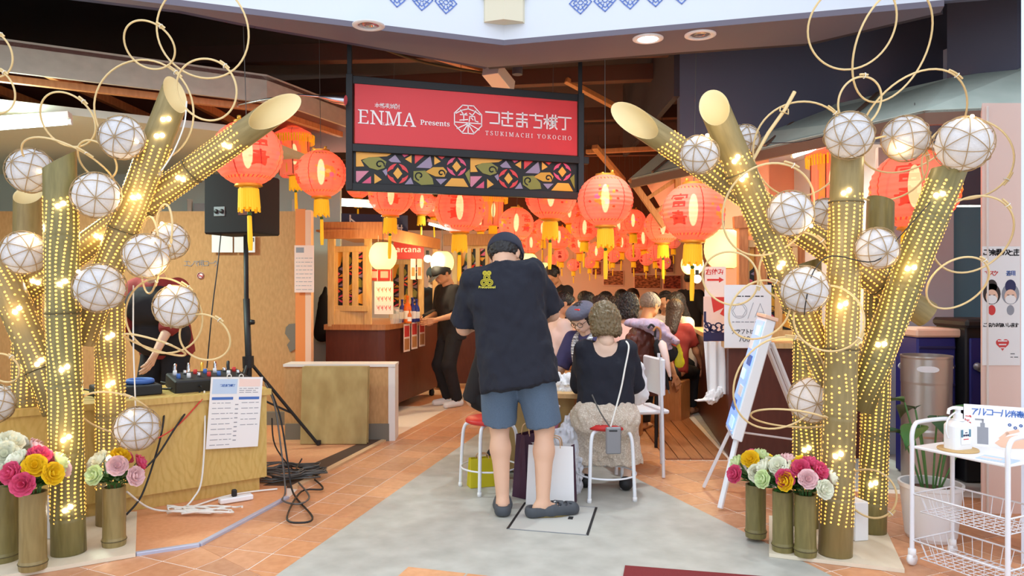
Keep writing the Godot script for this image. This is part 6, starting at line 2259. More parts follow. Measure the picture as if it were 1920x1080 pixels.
	for k in 3:
		var mx := sheet_xf(P(757 + k * 14.5, 608 - k * 4, 8.02 + k * .16), Vector3(.28, 0, -1))
		var ms := thing("menu_sheet", ["picture menu hanging from the bar edge, nearest", "picture menu hanging from the bar edge, middle", "picture menu hanging from the bar edge, farthest"][k], "menu", P(765 + k * 14, 630, 8.0 + k * .16))
		sheet(ms, mx, .17, .30, M.paper_pink)
		for j in 2:
			st = ST()
			rect(st, .02, .02 + j * .14, .15, .14 + j * .14, mx)
			piece(ms, "picture", done(st), [M.print_red, M.wood][j])
	for k in 2:
		var mx := sheet_xf(P(770 + k * 12, 485, 8.6 + k * .2), Vector3(.5, 0, -.8))
		var ms := thing("menu_sheet", ["narrow bright menu strip under the red banner, left", "narrow bright menu strip under the red banner, right"][k], "menu", P(775 + k * 12, 505, 8.6 + k * .2))
		sheet(ms, mx, .09, .24, M.paper_pink)
		st = ST()
		rect(st, .015, .10, .075, .20, mx)
		piece(ms, "picture", done(st), M.wood)
	var top := .956
	bottle("orange bottle standing on the bar beside the cups", P(764, 600, 8.0) * Vector3(1, 0, 1) + Vector3(0, top, 0), .29, M.glass_orange)
	bottle("blue bottle on the bar left of the orange one", P(754, 600, 8.15) * Vector3(1, 0, 1) + Vector3(0, top, 0), .25, M.glass_blue)
	bottle("blue bottle on the bar right of the orange one", P(773, 600, 8.15) * Vector3(1, 0, 1) + Vector3(0, top, 0), .27, M.glass_blue)
	bottle("dark bottle at the right end of the bar's bottles", P(781, 600, 8.3) * Vector3(1, 0, 1) + Vector3(0, top, 0), .25, M.glass_blue)
	bottle("short orange bottle in front of the bottles on the bar", P(768, 600, 7.9) * Vector3(1, 0, 1) + Vector3(0, top, 0), .15, M.glass_orange)
	for k in 3:
		var at := P(737 + k * 6, 600, 7.8 + k * .05) * Vector3(1, 0, 1) + Vector3(0, top, 0)
		var cp := thing("cup_stack", ["stack of clear cups on the bar, left", "tallest stack of clear cups on the bar, middle", "stack of clear cups on the bar by the bottles"][k], "cups", at)
		var pr := [Vector2(0, 0), Vector2(.025, 0)]
		for j in 8:
			pr.append_array([Vector2(.034, .045 + j * [.008, .018, .014][k]), Vector2(.037, .048 + j * [.008, .018, .014][k])])
		piece(cp, "cups", lathem(pr, 14, Transform3D.IDENTITY, false), M.cup_clear, false)
	# a second booth farther down
	var b2 := thing("bar_booth", "farther wooden booth with coloured glass slots behind the staff", "booth", Vector3(-.75, 0, -10.6))
	lattice(b2, Vector3(-.74, 0, -10.5), Vector3(-.34, 0, -10.4), 1.0, 1.92)
	for x in [-.80, -.27]:
		fr = ST()
		bar(fr, Vector3(x, 0, -10.45), Vector3(x, 2.0, -10.45), .07, .07)
		piece(b2, "post", done(fr), M.wood_pale)
	fr = ST()
	bar(fr, Vector3(-.95, 2.0, -10.4), Vector3(-.15, 2.0, -10.35), .16, .05, Vector3.UP)
	piece(b2, "roof_beam", done(fr), M.wood)
	piece(b2, "counter", boxm(Vector3(-.55, .47, -10.6), Vector3(.6, .94, .4)), M.counter_brown)
	# coat hanging by the pale wall
	single("jacket", "dark jacket hanging at the pale wall beside the bar", "jacket", nets([bn(P(606, 560, 8.5), P(604, 625, 8.5), .05, .10, Vector3.BACK, .5), bn(P(610, 540, 8.52), P(606, 570, 8.5), .02, .05, Vector3.BACK, .6)], .012, .03), M.black_matte)


# ---------------------------------------------------------------- right stall, its signs and what stands before it
func right_side() -> void:
	var t := thing("stall_counter", "dark brown counter of the right stall behind the white poster", "counter", Vector3(2.2, 0, -6.8))
	piece(t, "body", slab([Vector2(1.70, 5.86), Vector2(2.75, 5.80), Vector2(2.75, 8.2), Vector2(2.02, 8.2)], .005, .86), M.counter_brown)
	piece(t, "top", slab([Vector2(1.66, 5.82), Vector2(2.80, 5.76), Vector2(2.80, 8.25), Vector2(1.98, 8.25)], .86, .90), M.wood_pale)
	var b := thing("stall_booth", "orange wooden booth frame with coloured glass at the right stall", "booth", Vector3(2.1, .9, -6.2))
	lattice(b, P(1398, 0, 6.1) * Vector3(1, 0, 1), P(1492, 0, 6.0) * Vector3(1, 0, 1), .96, 1.70)
	for px in [1392, 1425, 1498]:
		var s := ST()
		bar(s, P(px, 650, 6.06), P(px, 405, 6.06), .075, .07)
		piece(b, "post", done(s), M.wood)
	var s := ST()
	bar(s, P(1375, 418, 6.05), P(1560, 405, 6.0), .10, .06, Vector3.UP)
	piece(b, "roof_beam", done(s), M.wood)
	s = ST()
	box(s, P(1440, 432, 6.5), Vector3(.5, .05, .7))
	piece(b, "roof_sheet", done(s), M.wood)
	# arrow sign, wave banner and cloth
	var ax := sheet_xf(P(1321, 500, 6.1), Vector3(1, 0, .10))
	var a := thing("arrow_sign", "white sheet with red characters and a red arrow on the right stall", "sign", P(1340, 527, 6.1))
	sheet(a, ax, .17, .25, M.paper)
	var st := ST()
	write(st, "右休み", .042, .006, ax.translated_local(Vector3(.012, -.02, 0)), 1.15)
	prism(st, PackedVector2Array([Vector2(.02, -.10), Vector2(.115, -.10), Vector2(.115, -.085), Vector2(.155, -.108), Vector2(.115, -.131), Vector2(.115, -.116), Vector2(.02, -.116)]), .0012, ax)
	piece(a, "printed_arrow", done(st), M.print_red)
	var wx := sheet_xf(P(1319, 556, 6.05), Vector3(1, 0, .10))
	var w := thing("wave_banner", "cloth banner with red brush stroke over dark blue waves", "banner", P(1340, 600, 6.05))
	sheet(w, wx, .185, .36, M.paper_pink, .004)
	st = ST()
	prism(st, PackedVector2Array([Vector2(.06, -.005), Vector2(.18, -.005), Vector2(.18, -.17), Vector2(.13, -.14), Vector2(.16, -.09), Vector2(.08, -.13)]), .001, wx)
	piece(w, "printed_stroke", done(st), M.print_red)
	st = ST()
	rect(st, 0, .29, .185, .36, wx, .001)
	for k in 4:
		var c := Vector2(.03 + k * .042, -.24 - .015 * (k % 2))
		var arc := []
		for j in 12:
			var q := -.6 + j * .48
			arc.append(c + Vector2(cos(q), sin(q)) * (.036 - j * .0022))
		stroke(st, arc, .010, wx)
		stroke(st, [c + Vector2(-.02, -.03), c + Vector2(.0, -.05), c + Vector2(.03, -.035)], .012, wx)
	stroke(st, [Vector2(.012, -.13), Vector2(.012, -.2), Vector2(.05, -.27), Vector2(.12, -.29)], .018, wx)
	piece(w, "printed_wave", done(st), M.print_navy)
	var cl := thing("white_cloth", "pale cloth hanging below the wave banner and trailing on the planks", "cloth", P(1336, 700, 6.0))
	st = ST()
	st.set_smooth_group(0)
	var g := []
	for j in 9:
		var row := []
		for i in 13:
			var u := i / 12.0
			var v := j / 8.0
			row.append(Vector3(1.545 + u * .16 + v * .02, .90 - v * .42, -6.02 + .018 * sin(u * 14.0 + v * 2.0) + .03 * v))
		g.append(row)
	for j in 8:
		for i in 12:
			q4(st, g[j + 1][i], g[j + 1][i + 1], g[j][i + 1], g[j][i])
	piece(cl, "hanging", done(st), M.paper)
	piece(cl, "trailing_end", nets([bn(Vector3(1.60, .45, -5.99), Vector3(1.67, .50, -6.0), .055, .04, Vector3.BACK, .5), bn(Vector3(1.46, .43, -5.97), Vector3(1.60, .44, -5.98), .010, .03, Vector3.UP, .6)], .009, .02, .010, 22.0), M.paper)
	# drink poster
	var ox := sheet_xf(P(1358, 534, 5.80), Vector3(1, 0, .05))
	var o := thing("drink_poster", "white drink poster with a thin circle, slash and A, priced 700", "poster", P(1400, 590, 5.80))
	sheet(o, ox, .36, .49, M.white, .004)
	st = ST()
	stroke(st, circle2(.050, 6).map(func(v): return v + Vector2(.115, -.20)), .003, ox)
	stroke(st, circle2(.058, 28).map(func(v): return v + Vector2(.115, -.20)), .003, ox)
	stroke(st, [Vector2(.18, -.262), Vector2(.222, -.14)], .0035, ox)
	stroke(st, [Vector2(.235, -.25), Vector2(.275, -.145), Vector2(.315, -.25)], .0035, ox)
	stroke(st, [Vector2(.25, -.215), Vector2(.30, -.215)], .003, ox)
	lines_of_print(st, ox, .06, .285, .30, .285, 1, .007)
	piece(o, "emblem", done(st), M.print_grey)
	st = ST()
	write(st, "クラフトビール", .034, .0042, ox.translated_local(Vector3(.055, -.345, 0)), 1.05)
	lines_of_print(st, ox, .08, .085, .30, .085, 1, .008)
	piece(o, "lettering", done(st), M.print_black)
	latin_on(o, "lettering", "700.-", ox, Vector2(.11, -.42), .12, M.print_black, false)
	# light box leaning on its easel
	glow(mat("lightbox_face", c8(170, 200, 240), .3), Color(.42, .62, 1.0), .42)
	glow(mat("lightbox_glass", c8(200, 220, 245), .2), Color(.62, .80, 1.0), .55)
	var e := thing("light_box_sign", "narrow glowing blue light box leaning on an easel before the right counter", "light sign", Vector3(1.45, 0, -4.8))
	var B := Vector3(1.405, .40, -4.74)
	var T := Vector3(1.705, 1.125, -5.0)
	var ac := Vector3(.075, 0, -.4).normalized()
	var up := (T - B).normalized()
	var nn := up.cross(ac).normalized()
	if nn.x > 0:
		nn = -nn
	var bs := Basis(ac, up, ac.cross(up))
	var out := bs.z if bs.z.x < 0 else -bs.z
	st = ST()
	box(st, (B + T) * .5, Vector3(.40, T.distance_to(B), .07), bs, .006)
	piece(e, "housing", done(st), M.white_metal)
	st = ST()
	box(st, (B + T) * .5 + out * .037, Vector3(.36, T.distance_to(B) - .05, .006), bs, .001)
	piece(e, "screen", done(st), M.lightbox_face)
	for k in 7:
		st = ST()
		box(st, B.lerp(T, .10 + k * .13) + out * .043 + ac * (.06 if k % 2 else -.05), Vector3(.16, .07, .006), bs, .002)
		piece(e, "printed_glass", done(st), [M.lightbox_glass, M.print_blue, M.paper][k % 3])
	st = ST()
	box(st, T + up * .012, Vector3(.42, .025, .09), bs, .003)
	piece(e, "top_edge", done(st), M.edge_pink)
	for l in [[B + ac * .17, Vector3(1.27, .01, -4.95)], [B - ac * .17, Vector3(1.245, .01, -4.47)], [T - ac * .16 - up * .15 - out * .05, Vector3(2.10, .01, -4.95)], [T + ac * .16 - up * .15 - out * .05, Vector3(2.16, .01, -5.25)]]:
		st = ST()
		bar(st, l[0], l[1], .032, .020)
		piece(e, "leg", done(st), M.white_metal)
	for l in [[Vector3(1.35, .45, -4.6), Vector3(2.0, .30, -5.0)], [Vector3(1.94, .35, -4.95), Vector3(2.02, .55, -5.2)], [Vector3(2.04, .15, -4.95), Vector3(1.95, .6, -5.2)]]:
		st = ST()
		bar(st, l[0], l[1], .022, .012)
		piece(e, "brace", done(st), M.white_metal)
	# blue crates and cooler
	var cr := thing("blue_crate", "tall dark blue crate with a pink lid behind the right leaning bamboo", "crate", Vector3(2.95, 0, -5.3))
	mat("crate_blue", c8(36, 40, 116), .5)
	piece(cr, "body", boxm(Vector3(2.93, .50, -5.30), Vector3(.27, .98, .30), Basis.IDENTITY, .012), M.crate_blue)
	piece(cr, "lid", boxm(Vector3(2.95, 1.02, -5.30), Vector3(.34, .06, .34), Basis.IDENTITY, .012), M.edge_pink)
	for k in 7:
		piece(cr, "rib", boxm(Vector3(2.93, .14 + k * .13, -5.145), Vector3(.25, .02, .012)), M.print_navy)
	var co := thing("drinks_cooler", "black framed cooler with a blue door beside the poster wall", "cooler", Vector3(3.22, 0, -5.2))
	piece(co, "cabinet", boxm(Vector3(3.21, .54, -5.25), Vector3(.26, 1.06, .36), Basis.IDENTITY, .01), M.black)
	piece(co, "door", boxm(Vector3(3.20, .68, -5.06), Vector3(.20, .62, .02), Basis.IDENTITY, .006), M.crate_blue)
	piece(co, "lid", boxm(Vector3(3.20, 1.09, -5.22), Vector3(.30, .06, .42), Basis.IDENTITY, .02), M.black)
	piece(co, "handle", tubem([Vector3(3.14, .78, -5.04), Vector3(3.20, .75, -5.0), Vector3(3.28, .70, -5.03)], .010, 8), M.grey_metal)
	piece(co, "nozzle", lathem([Vector2(0, .03), Vector2(.025, .02), Vector2(.028, 0)], 14, Transform3D(Basis(Vector3.RIGHT, PI / 2), Vector3(3.14, .80, -5.04))), M.grey_metal)
	# steel keg
	var kp := P(1737, 895, 4.9)
	var k := thing("steel_keg", "tall stainless steel keg with hand slots behind the white trolley", "keg", Vector3(kp.x, .005, kp.z))
	var r := .152
	var prof := [Vector2(0, 0), Vector2(r, 0), Vector2(r, .04), Vector2(r * .985, .05), Vector2(r * .985, .36), Vector2(r * 1.015, .375), Vector2(r * 1.015, .40), Vector2(r * .985, .415), Vector2(r * .985, .70), Vector2(r, .715), Vector2(r, .865), Vector2(r * 1.02, .875), Vector2(r * 1.02, .885), Vector2(r * .96, .885), Vector2(r * .95, .76), Vector2(r * .5, .75), Vector2(0, .75)]
	piece(k, "body", lathem(prof, 40, Transform3D.IDENTITY, false), M.steel, false)
	piece(k, "valve", lathem([Vector2(.04, .75), Vector2(.04, .79), Vector2(.03, .80), Vector2(0, .80)], 16), M.grey_metal, false)
	for an in [-.45, 1.8, 3.8]:
		var bb := yaw(an)
		var hs := ST()
		var sl := PackedVector2Array()
		for i in 16:
			var q := TAU * i / 16
			sl.append(Vector2(cos(q) * .046 + signf(cos(q)) * .018, sin(q) * .020))
		prism(hs, sl, .004, Transform3D(bb, bb * Vector3(0, .805, r * .985)))
		piece(k, "hand_slot", done(hs), M.white_metal, false)
	# potted plant
	var pp := P(1745, 1000, 3.98)
	var pot := thing("potted_plant", "green big-leaved plant in a white pot behind the white trolley", "plant", Vector3(pp.x, .0, pp.z))
	piece(pot, "pot", lathem([Vector2(0, 0), Vector2(.115, 0), Vector2(.125, .02), Vector2(.150, .27), Vector2(.158, .275), Vector2(.158, .295), Vector2(.145, .295), Vector2(.14, .25), Vector2(0, .25)], 32, Transform3D.IDENTITY, false), M.white, false)
	piece(pot, "soil", lathem([Vector2(.14, .251), Vector2(0, .258)], 20), M.beam_dark, false)
	for i in 9:
		var an := i * 2.4
		var outv := Vector3(cos(an), 0, sin(an))
		var hgt := .42 + .05 * (i % 4)
		var base := Vector3(cos(an) * .04, .25, sin(an) * .04)
		var tip := base + outv * (.08 + .03 * (i % 3)) + Vector3(0, hgt - .12, 0)
		piece(pot, "stalk", tubem(smooth_path([base, base.lerp(tip, .6) - outv * .01, tip]), .0055, 6), M.stem, false)
		var ls := ST()
		ls.set_smooth_group(0)
		var side := outv.cross(Vector3.UP)
		var rows := []
		for v in 8:
			var vv := v / 7.0
			var row := []
			for u in 5:
				var uu := (u - 2) / 2.0
				var wd := .062 * sin(PI * pow(vv, .75)) + .002
				row.append(tip + outv * vv * .20 + Vector3(0, .05 * vv - .14 * vv * vv, 0) + side * uu * wd + Vector3(0, absf(uu) * .02, 0))
			rows.append(row)
		for v in 7:
			for u in 4:
				q4(ls, rows[v][u], rows[v][u + 1], rows[v + 1][u + 1], rows[v + 1][u])
		piece(pot, "leaf", done(ls), M.leaf if i % 2 else M.leaf_dark, false)
	trolley()
	# health poster on the pillar
	var hx := sheet_xf(P(1842, 462, 4.395), Vector3(1, 0, 0))
	var hp := thing("health_poster", "white poster about masks with two faces and a heart on the pillar", "poster", P(1876, 570, 4.39))
	sheet(hp, hx, .222, .70, M.paper, .003)
	st = ST()
	write(st, "ご来場のとき", .034, .0062, hx.translated_local(Vector3(.008, -.018, 0)), 1.03)
	write(st, "ご協力お願いします", .0215, .0036, hx.translated_local(Vector3(.008, -.452, 0)), 1.06)
	lines_of_print(st, hx, .165, .63, .21, .65, 2)
	piece(hp, "lettering", done(st), M.print_black)
	st = ST()
	write(st, "マスク", .026, .0042, hx.translated_local(Vector3(.015, -.145, 0)), 1.0)
	piece(hp, "lettering", done(st), M.print_red)
	st = ST()
	write(st, "着用", .026, .0036, hx.translated_local(Vector3(.14, -.145, 0)), 1.1)
	piece(hp, "lettering", done(st), M.print_blue)
	for i in 2:
		var c := Vector2(.055 + i * .11, -.29)
		for p in [[[Vector2(0, .01), .052, .062], "hair_dark" if i == 0 else "print_grey"], [[Vector2(0, -.005), .036, .042], "edge_pink"], [[Vector2(0, -.022), .032, .026], "paper"], [[Vector2(0, -.085), .022, .03], "print_red" if i == 0 else "print_grey"], [[Vector2(0, .055), .032, .04], "hair_dark" if i == 0 else "print_navy"]]:
			st = ST()
			var f: Array = p[0]
			var q := PackedVector2Array()
			for j in 20:
				q.append(c + f[0] + Vector2(cos(TAU * j / 20) * f[1], sin(TAU * j / 20) * f[2]))
			prism(st, q, {"hair_dark": .0008, "print_grey": .0008, "print_navy": .0010, "edge_pink": .0014, "paper": .0018, "print_red": .0010}[p[1]], hx)
			piece(hp, "printed_face", done(st), M[p[1]])
		st = ST()
		for sgn2 in [-1.0, 1.0]:
			stroke(st, [c + Vector2(.014 * sgn2 - .004, .004), c + Vector2(.014 * sgn2 + .004, .004)], .004, hx, .0024)
		piece(hp, "printed_eyes", done(st), M.print_black)
	st = ST()
	var ht := PackedVector2Array()
	for j in 32:
		var q := TAU * j / 32
		ht.append(Vector2(.118, -.575) + Vector2(16.0 * pow(sin(q), 3), 13.0 * cos(q) - 5.0 * cos(2 * q) - 2.0 * cos(3 * q) - cos(4 * q)) * .0024)
	prism(st, ht, .001, hx)
	piece(hp, "printed_heart", done(st), M.print_red)
	st = ST()
	rect(st, .09, .553, .146, .560, hx, .0016)
	rect(st, .096, .574, .140, .581, hx, .0016)
	rect(st, .104, .594, .132, .600, hx, .0016)
	piece(hp, "heart_lettering", done(st), M.paper)

func trolley() -> void:
	var fl := Vector3(1.918, 0, -3.58)
	var fd := Vector3(.434, 0, .90).normalized()
	var sd := Vector3(.90, 0, -.434).normalized()
	var t := thing("wire_trolley", "white metal trolley with two wire baskets at the right edge", "trolley", fl)
	var w := .445
	var dp := .30
	var c := [fl, fl + fd * w, fl + fd * w + sd * dp, fl + sd * dp]
	var r := .0105
	for i in 4:
		piece(t, "post", tubem([c[i] + Vector3(0, .07, 0), c[i] + Vector3(0, .60, 0)], r, 10), M.white_metal)
		piece(t, "caster", lathem([Vector2(0, -.012), Vector2(.026, -.012), Vector2(.03, 0), Vector2(.026, .012), Vector2(0, .012)], 16, Transform3D(Basis(Vector3.RIGHT, PI / 2).rotated(Vector3.UP, .5), c[i] + Vector3(0, .031, 0))), M.white)
		piece(t, "caster_cap", lathem([Vector2(0, .0), Vector2(.018, 0), Vector2(.018, .035), Vector2(0, .04)], 12, Transform3D(Basis.IDENTITY, c[i] + Vector3(0, .045, 0))), M.white)
	for i in 2:
		var a: Vector3 = c[[0, 1][i]]
		var b: Vector3 = c[[3, 2][i]]
		var u := Vector3.UP
		piece(t, "handle", tubem(smooth_path([a + u * .58, a + u * .63, a.lerp(b, .06) + u * .67, a.lerp(b, .2) + u * .685, a.lerp(b, .8) + u * .685, a.lerp(b, .94) + u * .67, b + u * .63, b + u * .58], 5), r, 10), M.white_metal)
	var st := ST()
	var mid := fl + fd * w * .5 + sd * dp * .5
	box(st, mid + Vector3(0, .568, 0), Vector3(w - .01, .014, dp - .005), Basis(fd, Vector3.UP, fd.cross(Vector3.UP)), .004)
	piece(t, "shelf", done(st), M.white)
	for lev in [.262, .040]:
		var o := Vector3(0, lev, 0)
		var h := .082
		var ins := .035
		var rim := [c[0] + o + Vector3(0, h, 0), c[1] + o + Vector3(0, h, 0), c[2] + o + Vector3(0, h, 0), c[3] + o + Vector3(0, h, 0)]
		piece(t, "basket_rim", tubem(rim, .0045, 6, true), M.white_metal)
		var low := []
		for k in 4:
			low.append(c[k] + o + (mid - fl - (c[k] - fl)).normalized() * ins + Vector3(0, 0, 0))
		piece(t, "basket_frame", tubem(low, .003, 5, true), M.white_metal)
		for k in 4:
			var n := 9 if k % 2 == 0 else 6
			for j in range(1, n):
				var q := float(j) / n
				piece(t, "basket_wire", tubem([rim[k].lerp(rim[(k + 1) % 4], q), low[k].lerp(low[(k + 1) % 4], q)], .002, 4), M.white_metal)
		for j in range(1, 12):
			piece(t, "basket_wire", tubem([low[0].lerp(low[1], j / 12.0), low[3].lerp(low[2], j / 12.0)], .0019, 4), M.white_metal)
		for j in range(1, 7):
			piece(t, "basket_wire", tubem([low[0].lerp(low[3], j / 7.0), low[1].lerp(low[2], j / 7.0)], .0019, 4), M.white_metal)
	var top := .5755
	# cork mat, soap pump, sign and leaflet on the shelf
	tri(mat("cork", Color.WHITE, .85), noise_tex(.25, c8(196, 158, 104), c8(222, 188, 134), 71), Vector3(4, 4, 4))
	var bp := fl + fd * .16 + sd * .10
	single("cork_mat", "round cork mat under the pump bottle on the trolley", "mat", lathem([Vector2(0, 0), Vector2(.085, 0), Vector2(.087, .004), Vector2(.085, .009), Vector2(0, .009)], 32), M.cork, bp + Vector3(0, top, 0))
	var b := thing("pump_bottle", "white sanitizer pump bottle standing on the cork mat", "bottle", bp + Vector3(0, top + .0095, 0))
	b.rotation.y = .35
	var sb := ST()
	for i in 1:
		var pts := PackedVector2Array()
		for j in 24:
			var q := TAU * j / 24
			pts.append(Vector2(signf(cos(q)) * pow(absf(cos(q)), .5) * .058, signf(sin(q)) * pow(absf(sin(q)), .5) * .040))
		prism(sb, pts, .105, Transform3D(Basis(Vector3(1, 0, 0), Vector3(0, 0, -1), Vector3(0, 1, 0)), Vector3.ZERO))
		for lay2 in 4:
			var k0 := 1.0 - .5 * pow(lay2 / 4.0, 2.0)
			var k1 := 1.0 - .5 * pow((lay2 + 1) / 4.0, 2.0)
			sb.set_smooth_group(3)
			for j in 24:
				var p0 := pts[j]
				var p1 := pts[(j + 1) % 24]
				q4(sb, Vector3(p0.x * k0, .105 + lay2 * .006, -p0.y * k0), Vector3(p1.x * k0, .105 + lay2 * .006, -p1.y * k0), Vector3(p1.x * k1, .111 + lay2 * .006, -p1.y * k1), Vector3(p0.x * k1, .111 + lay2 * .006, -p0.y * k1))
	piece(b, "body", done(sb), M.white, false)
	piece(b, "collar", lathem([Vector2(.028, .128), Vector2(.026, .135), Vector2(.020, .137), Vector2(.020, .160), Vector2(.012, .164), Vector2(.012, .178), Vector2(.022, .180), Vector2(.022, .192), Vector2(0, .194)], 20, Transform3D.IDENTITY, false), M.white, false)
	piece(b, "spout", tubem([Vector3(.0, .186, 0), Vector3(-.05, .190, .01), Vector3(-.075, .186, .015), Vector3(-.082, .165, .017)], .007, 8), M.white, false)
	piece(b, "tube", tubem(smooth_path([Vector3(-.01, .17, 0), Vector3(-.06, .14, 0), Vector3(-.075, .09, 0), Vector3(-.06, .05, 0)]), .004, 6), M.white, false)
	var lx := sheet_xf(Vector3(-.030, .092, .041), Vector3.RIGHT)
	st = ST()
	rect(st, 0, 0, .060, .068, lx, .001)
	piece(b, "label", done(st), M.paper, false)
	st = ST()
	rect(st, 0, 0, .012, .034, lx, .0016)
	rect(st, .048, 0, .060, .034, lx, .0016)
	piece(b, "label_print", done(st), M.teal, false)
	st = ST()
	for j in 3:
		stroke(st, circle2(.003, 6).map(func(v): return v + Vector2(.018 + j * .012, -.026)), .004, lx, .0018)
	stroke(st, [Vector2(.026, -.014), Vector2(.036, -.014)], .004, lx, .0018)
	piece(b, "label_print", done(st), M.print_navy, false)
	st = ST()
	rect(st, .014, .042, .046, .046, lx, .0016)
	piece(b, "label_print", done(st), M.print_red, false)
	# acrylic sign: the sheet
	var tl := P(1807, 757, 3.62)
	var sx := sheet_xf(tl, Vector3(.62, 0, .36), Vector3(-.05, 1, -.16))
	var s := thing("sanitizer_sign", "standing card about hand sanitizer with a pump and hands on the trolley", "sign", tl - Vector3(0, .22, 0))
	var W := .33
	var Hh := .235
	sheet(s, sx, W, Hh, M.paper, .004)
	st = ST()
	write(st, "アルコール消毒液", .029, .0042, sx.translated_local(Vector3(.032, -.018, 0)), 1.03)
	piece(s, "lettering", done(st), M.print_blue)
	st = ST()
	write(st, "ご自由に", .024, .0034, sx.translated_local(Vector3(.006, -.055, 0)), 1.1, true)
	write(st, "お使いくださ", .022, .0032, sx.translated_local(Vector3(.292, -.055, 0)), 1.1, true)
	piece(s, "lettering", done(st), M.print_red)
	st = ST()
	rect(st, .055, .105, .10, .185, sx)
	rect(st, .068, .085, .086, .105, sx)
	stroke(st, [Vector2(.078, -.085), Vector2(.078, -.07), Vector2(.05, -.07)], .007, sx)
	piece(s, "printed_pump", done(st), M.print_grey)
	st = ST()
	var hand := PackedVector2Array([Vector2(.125, -.175), Vector2(.15, -.15), Vector2(.19, -.135), Vector2(.24, -.125), Vector2(.265, -.14), Vector2(.262, -.17), Vector2(.24, -.19), Vector2(.19, -.195), Vector2(.15, -.192)])
	prism(st, hand, .001, sx)
	stroke(st, [Vector2(.15, -.15), Vector2(.175, -.125), Vector2(.215, -.11)], .014, sx)
	piece(s, "printed_hands", done(st), M.edge_pink)
	st = ST()
	for j in 3:
		stroke(st, circle2(.005, 8).map(func(v): return v + Vector2(.185 + j * .022, -.085 - .012 * (j % 2))), .004, sx)
	piece(s, "printed_drops", done(st), M.print_blue)
	# foot of the card holder
	st = ST()
	box(st, sx * Vector3(W * .5, -Hh - .004, .02), Vector3(W, .008, .07), Basis(sx.basis.x, Vector3.UP, sx.basis.x.cross(Vector3.UP)), .002)
	piece(s, "foot", done(st), M.white)
	var lf := thing("leaflet", "flat printed leaflet lying at the front of the trolley shelf", "leaflet", fl + fd * .36 + sd * .08 + Vector3(0, top, 0))
	st = ST()
	box(st, fl + fd * .36 + sd * .07 + Vector3(0, top + .001, 0), Vector3(.14, .002, .10), Basis(fd, Vector3.UP, fd.cross(Vector3.UP)).rotated(Vector3.UP, .2), .0)
	piece(lf, "sheet", done(st), M.paper_blue)
	st = ST()
	box(st, fl + fd * .34 + sd * .06 + Vector3(0, top + .0025, 0), Vector3(.08, .001, .03), Basis(fd, Vector3.UP, fd.cross(Vector3.UP)).rotated(Vector3.UP, .2), .0)
	piece(lf, "printed_band", done(st), M.paper_pink)

# ---------------------------------------------------------------- tables, stools and bags in the middle
func stool(label: String, at: Vector3, turn: float) -> void:
	var t := thing("stool", label, "stool", at)
	t.rotation.y = turn
	piece(t, "seat", lathem([Vector2(0, .435), Vector2(.14, .437), Vector2(.158, .446), Vector2(.160, .460), Vector2(.145, .474), Vector2(.08, .480), Vector2(0, .481)], 32), M.red_paint, false)
	for s in [-1.0, 1.0]:
		for f in [-1.0, 1.0]:
			piece(t, "leg", tubem(smooth_path([Vector3(.04 * s, .432, .05 * f), Vector3(.10 * s, .430, .10 * f), Vector3(.125 * s, .40, .125 * f), Vector3(.135 * s, .30, .135 * f), Vector3(.145 * s, .012, .145 * f)], 5), .0115, 10), M.white_metal, false)
			piece(t, "rubber_foot", lathem([Vector2(0, .001), Vector2(.0145, .001), Vector2(.0145, .025), Vector2(.012, .028)], 12, Transform3D(Basis.IDENTITY, Vector3(.145 * s, 0, .145 * f))), M.white, false)
	piece(t, "ring", tubem(ring_pts(Vector3(0, .15, 0), .188, Vector3.UP, 28), .006, 6, true), M.white_metal, false)

func bag(label: String, called: String, at: Vector3, w: float, h: float, d: float, turn: float, m: Material, side: Material) -> Node3D:
	var t := thing(called, label, "bag", at)
	t.rotation.y = turn
	var st := ST()
	st.set_smooth_group(-1)
	var k := .92
	var b := [Vector3(-w / 2, 0, d / 2), Vector3(w / 2, 0, d / 2), Vector3(w / 2, 0, -d / 2), Vector3(-w / 2, 0, -d / 2)]
	var u := []
	for v in b:
		u.append(Vector3(v.x * k, h, v.z * .55))
	q4(st, b[0], b[1], u[1], u[0])
	q4(st, b[2], b[3], u[3], u[2])
	q4(st, b[3], b[2], b[1], b[0])
	piece(t, "face", done(st), m, false)
	st = ST()
	st.set_smooth_group(-1)
	for i in [1, 3]:
		var j: int = (i + 1) % 4
		var f: Vector3 = (u[i] + u[j]) * .5 * Vector3(.88, 1, 1)
		var g: Vector3 = (b[i] + b[j]) * .5
		q4(st, b[i], g, f, u[i])
		q4(st, g, b[j], u[j], f)
	piece(t, "gusset", done(st), side, false)
	for s in [-1.0, 1.0]:
		piece(t, "handle", tubem(smooth_path([Vector3(-w * .2, h * .96, s * d * .27), Vector3(-w * .15, h * 1.12, s * d * .2), Vector3(w * .15, h * 1.12, s * d * .2), Vector3(w * .2, h * .96, s * d * .27)]), .004, 6), M.threshold, false)
	return t

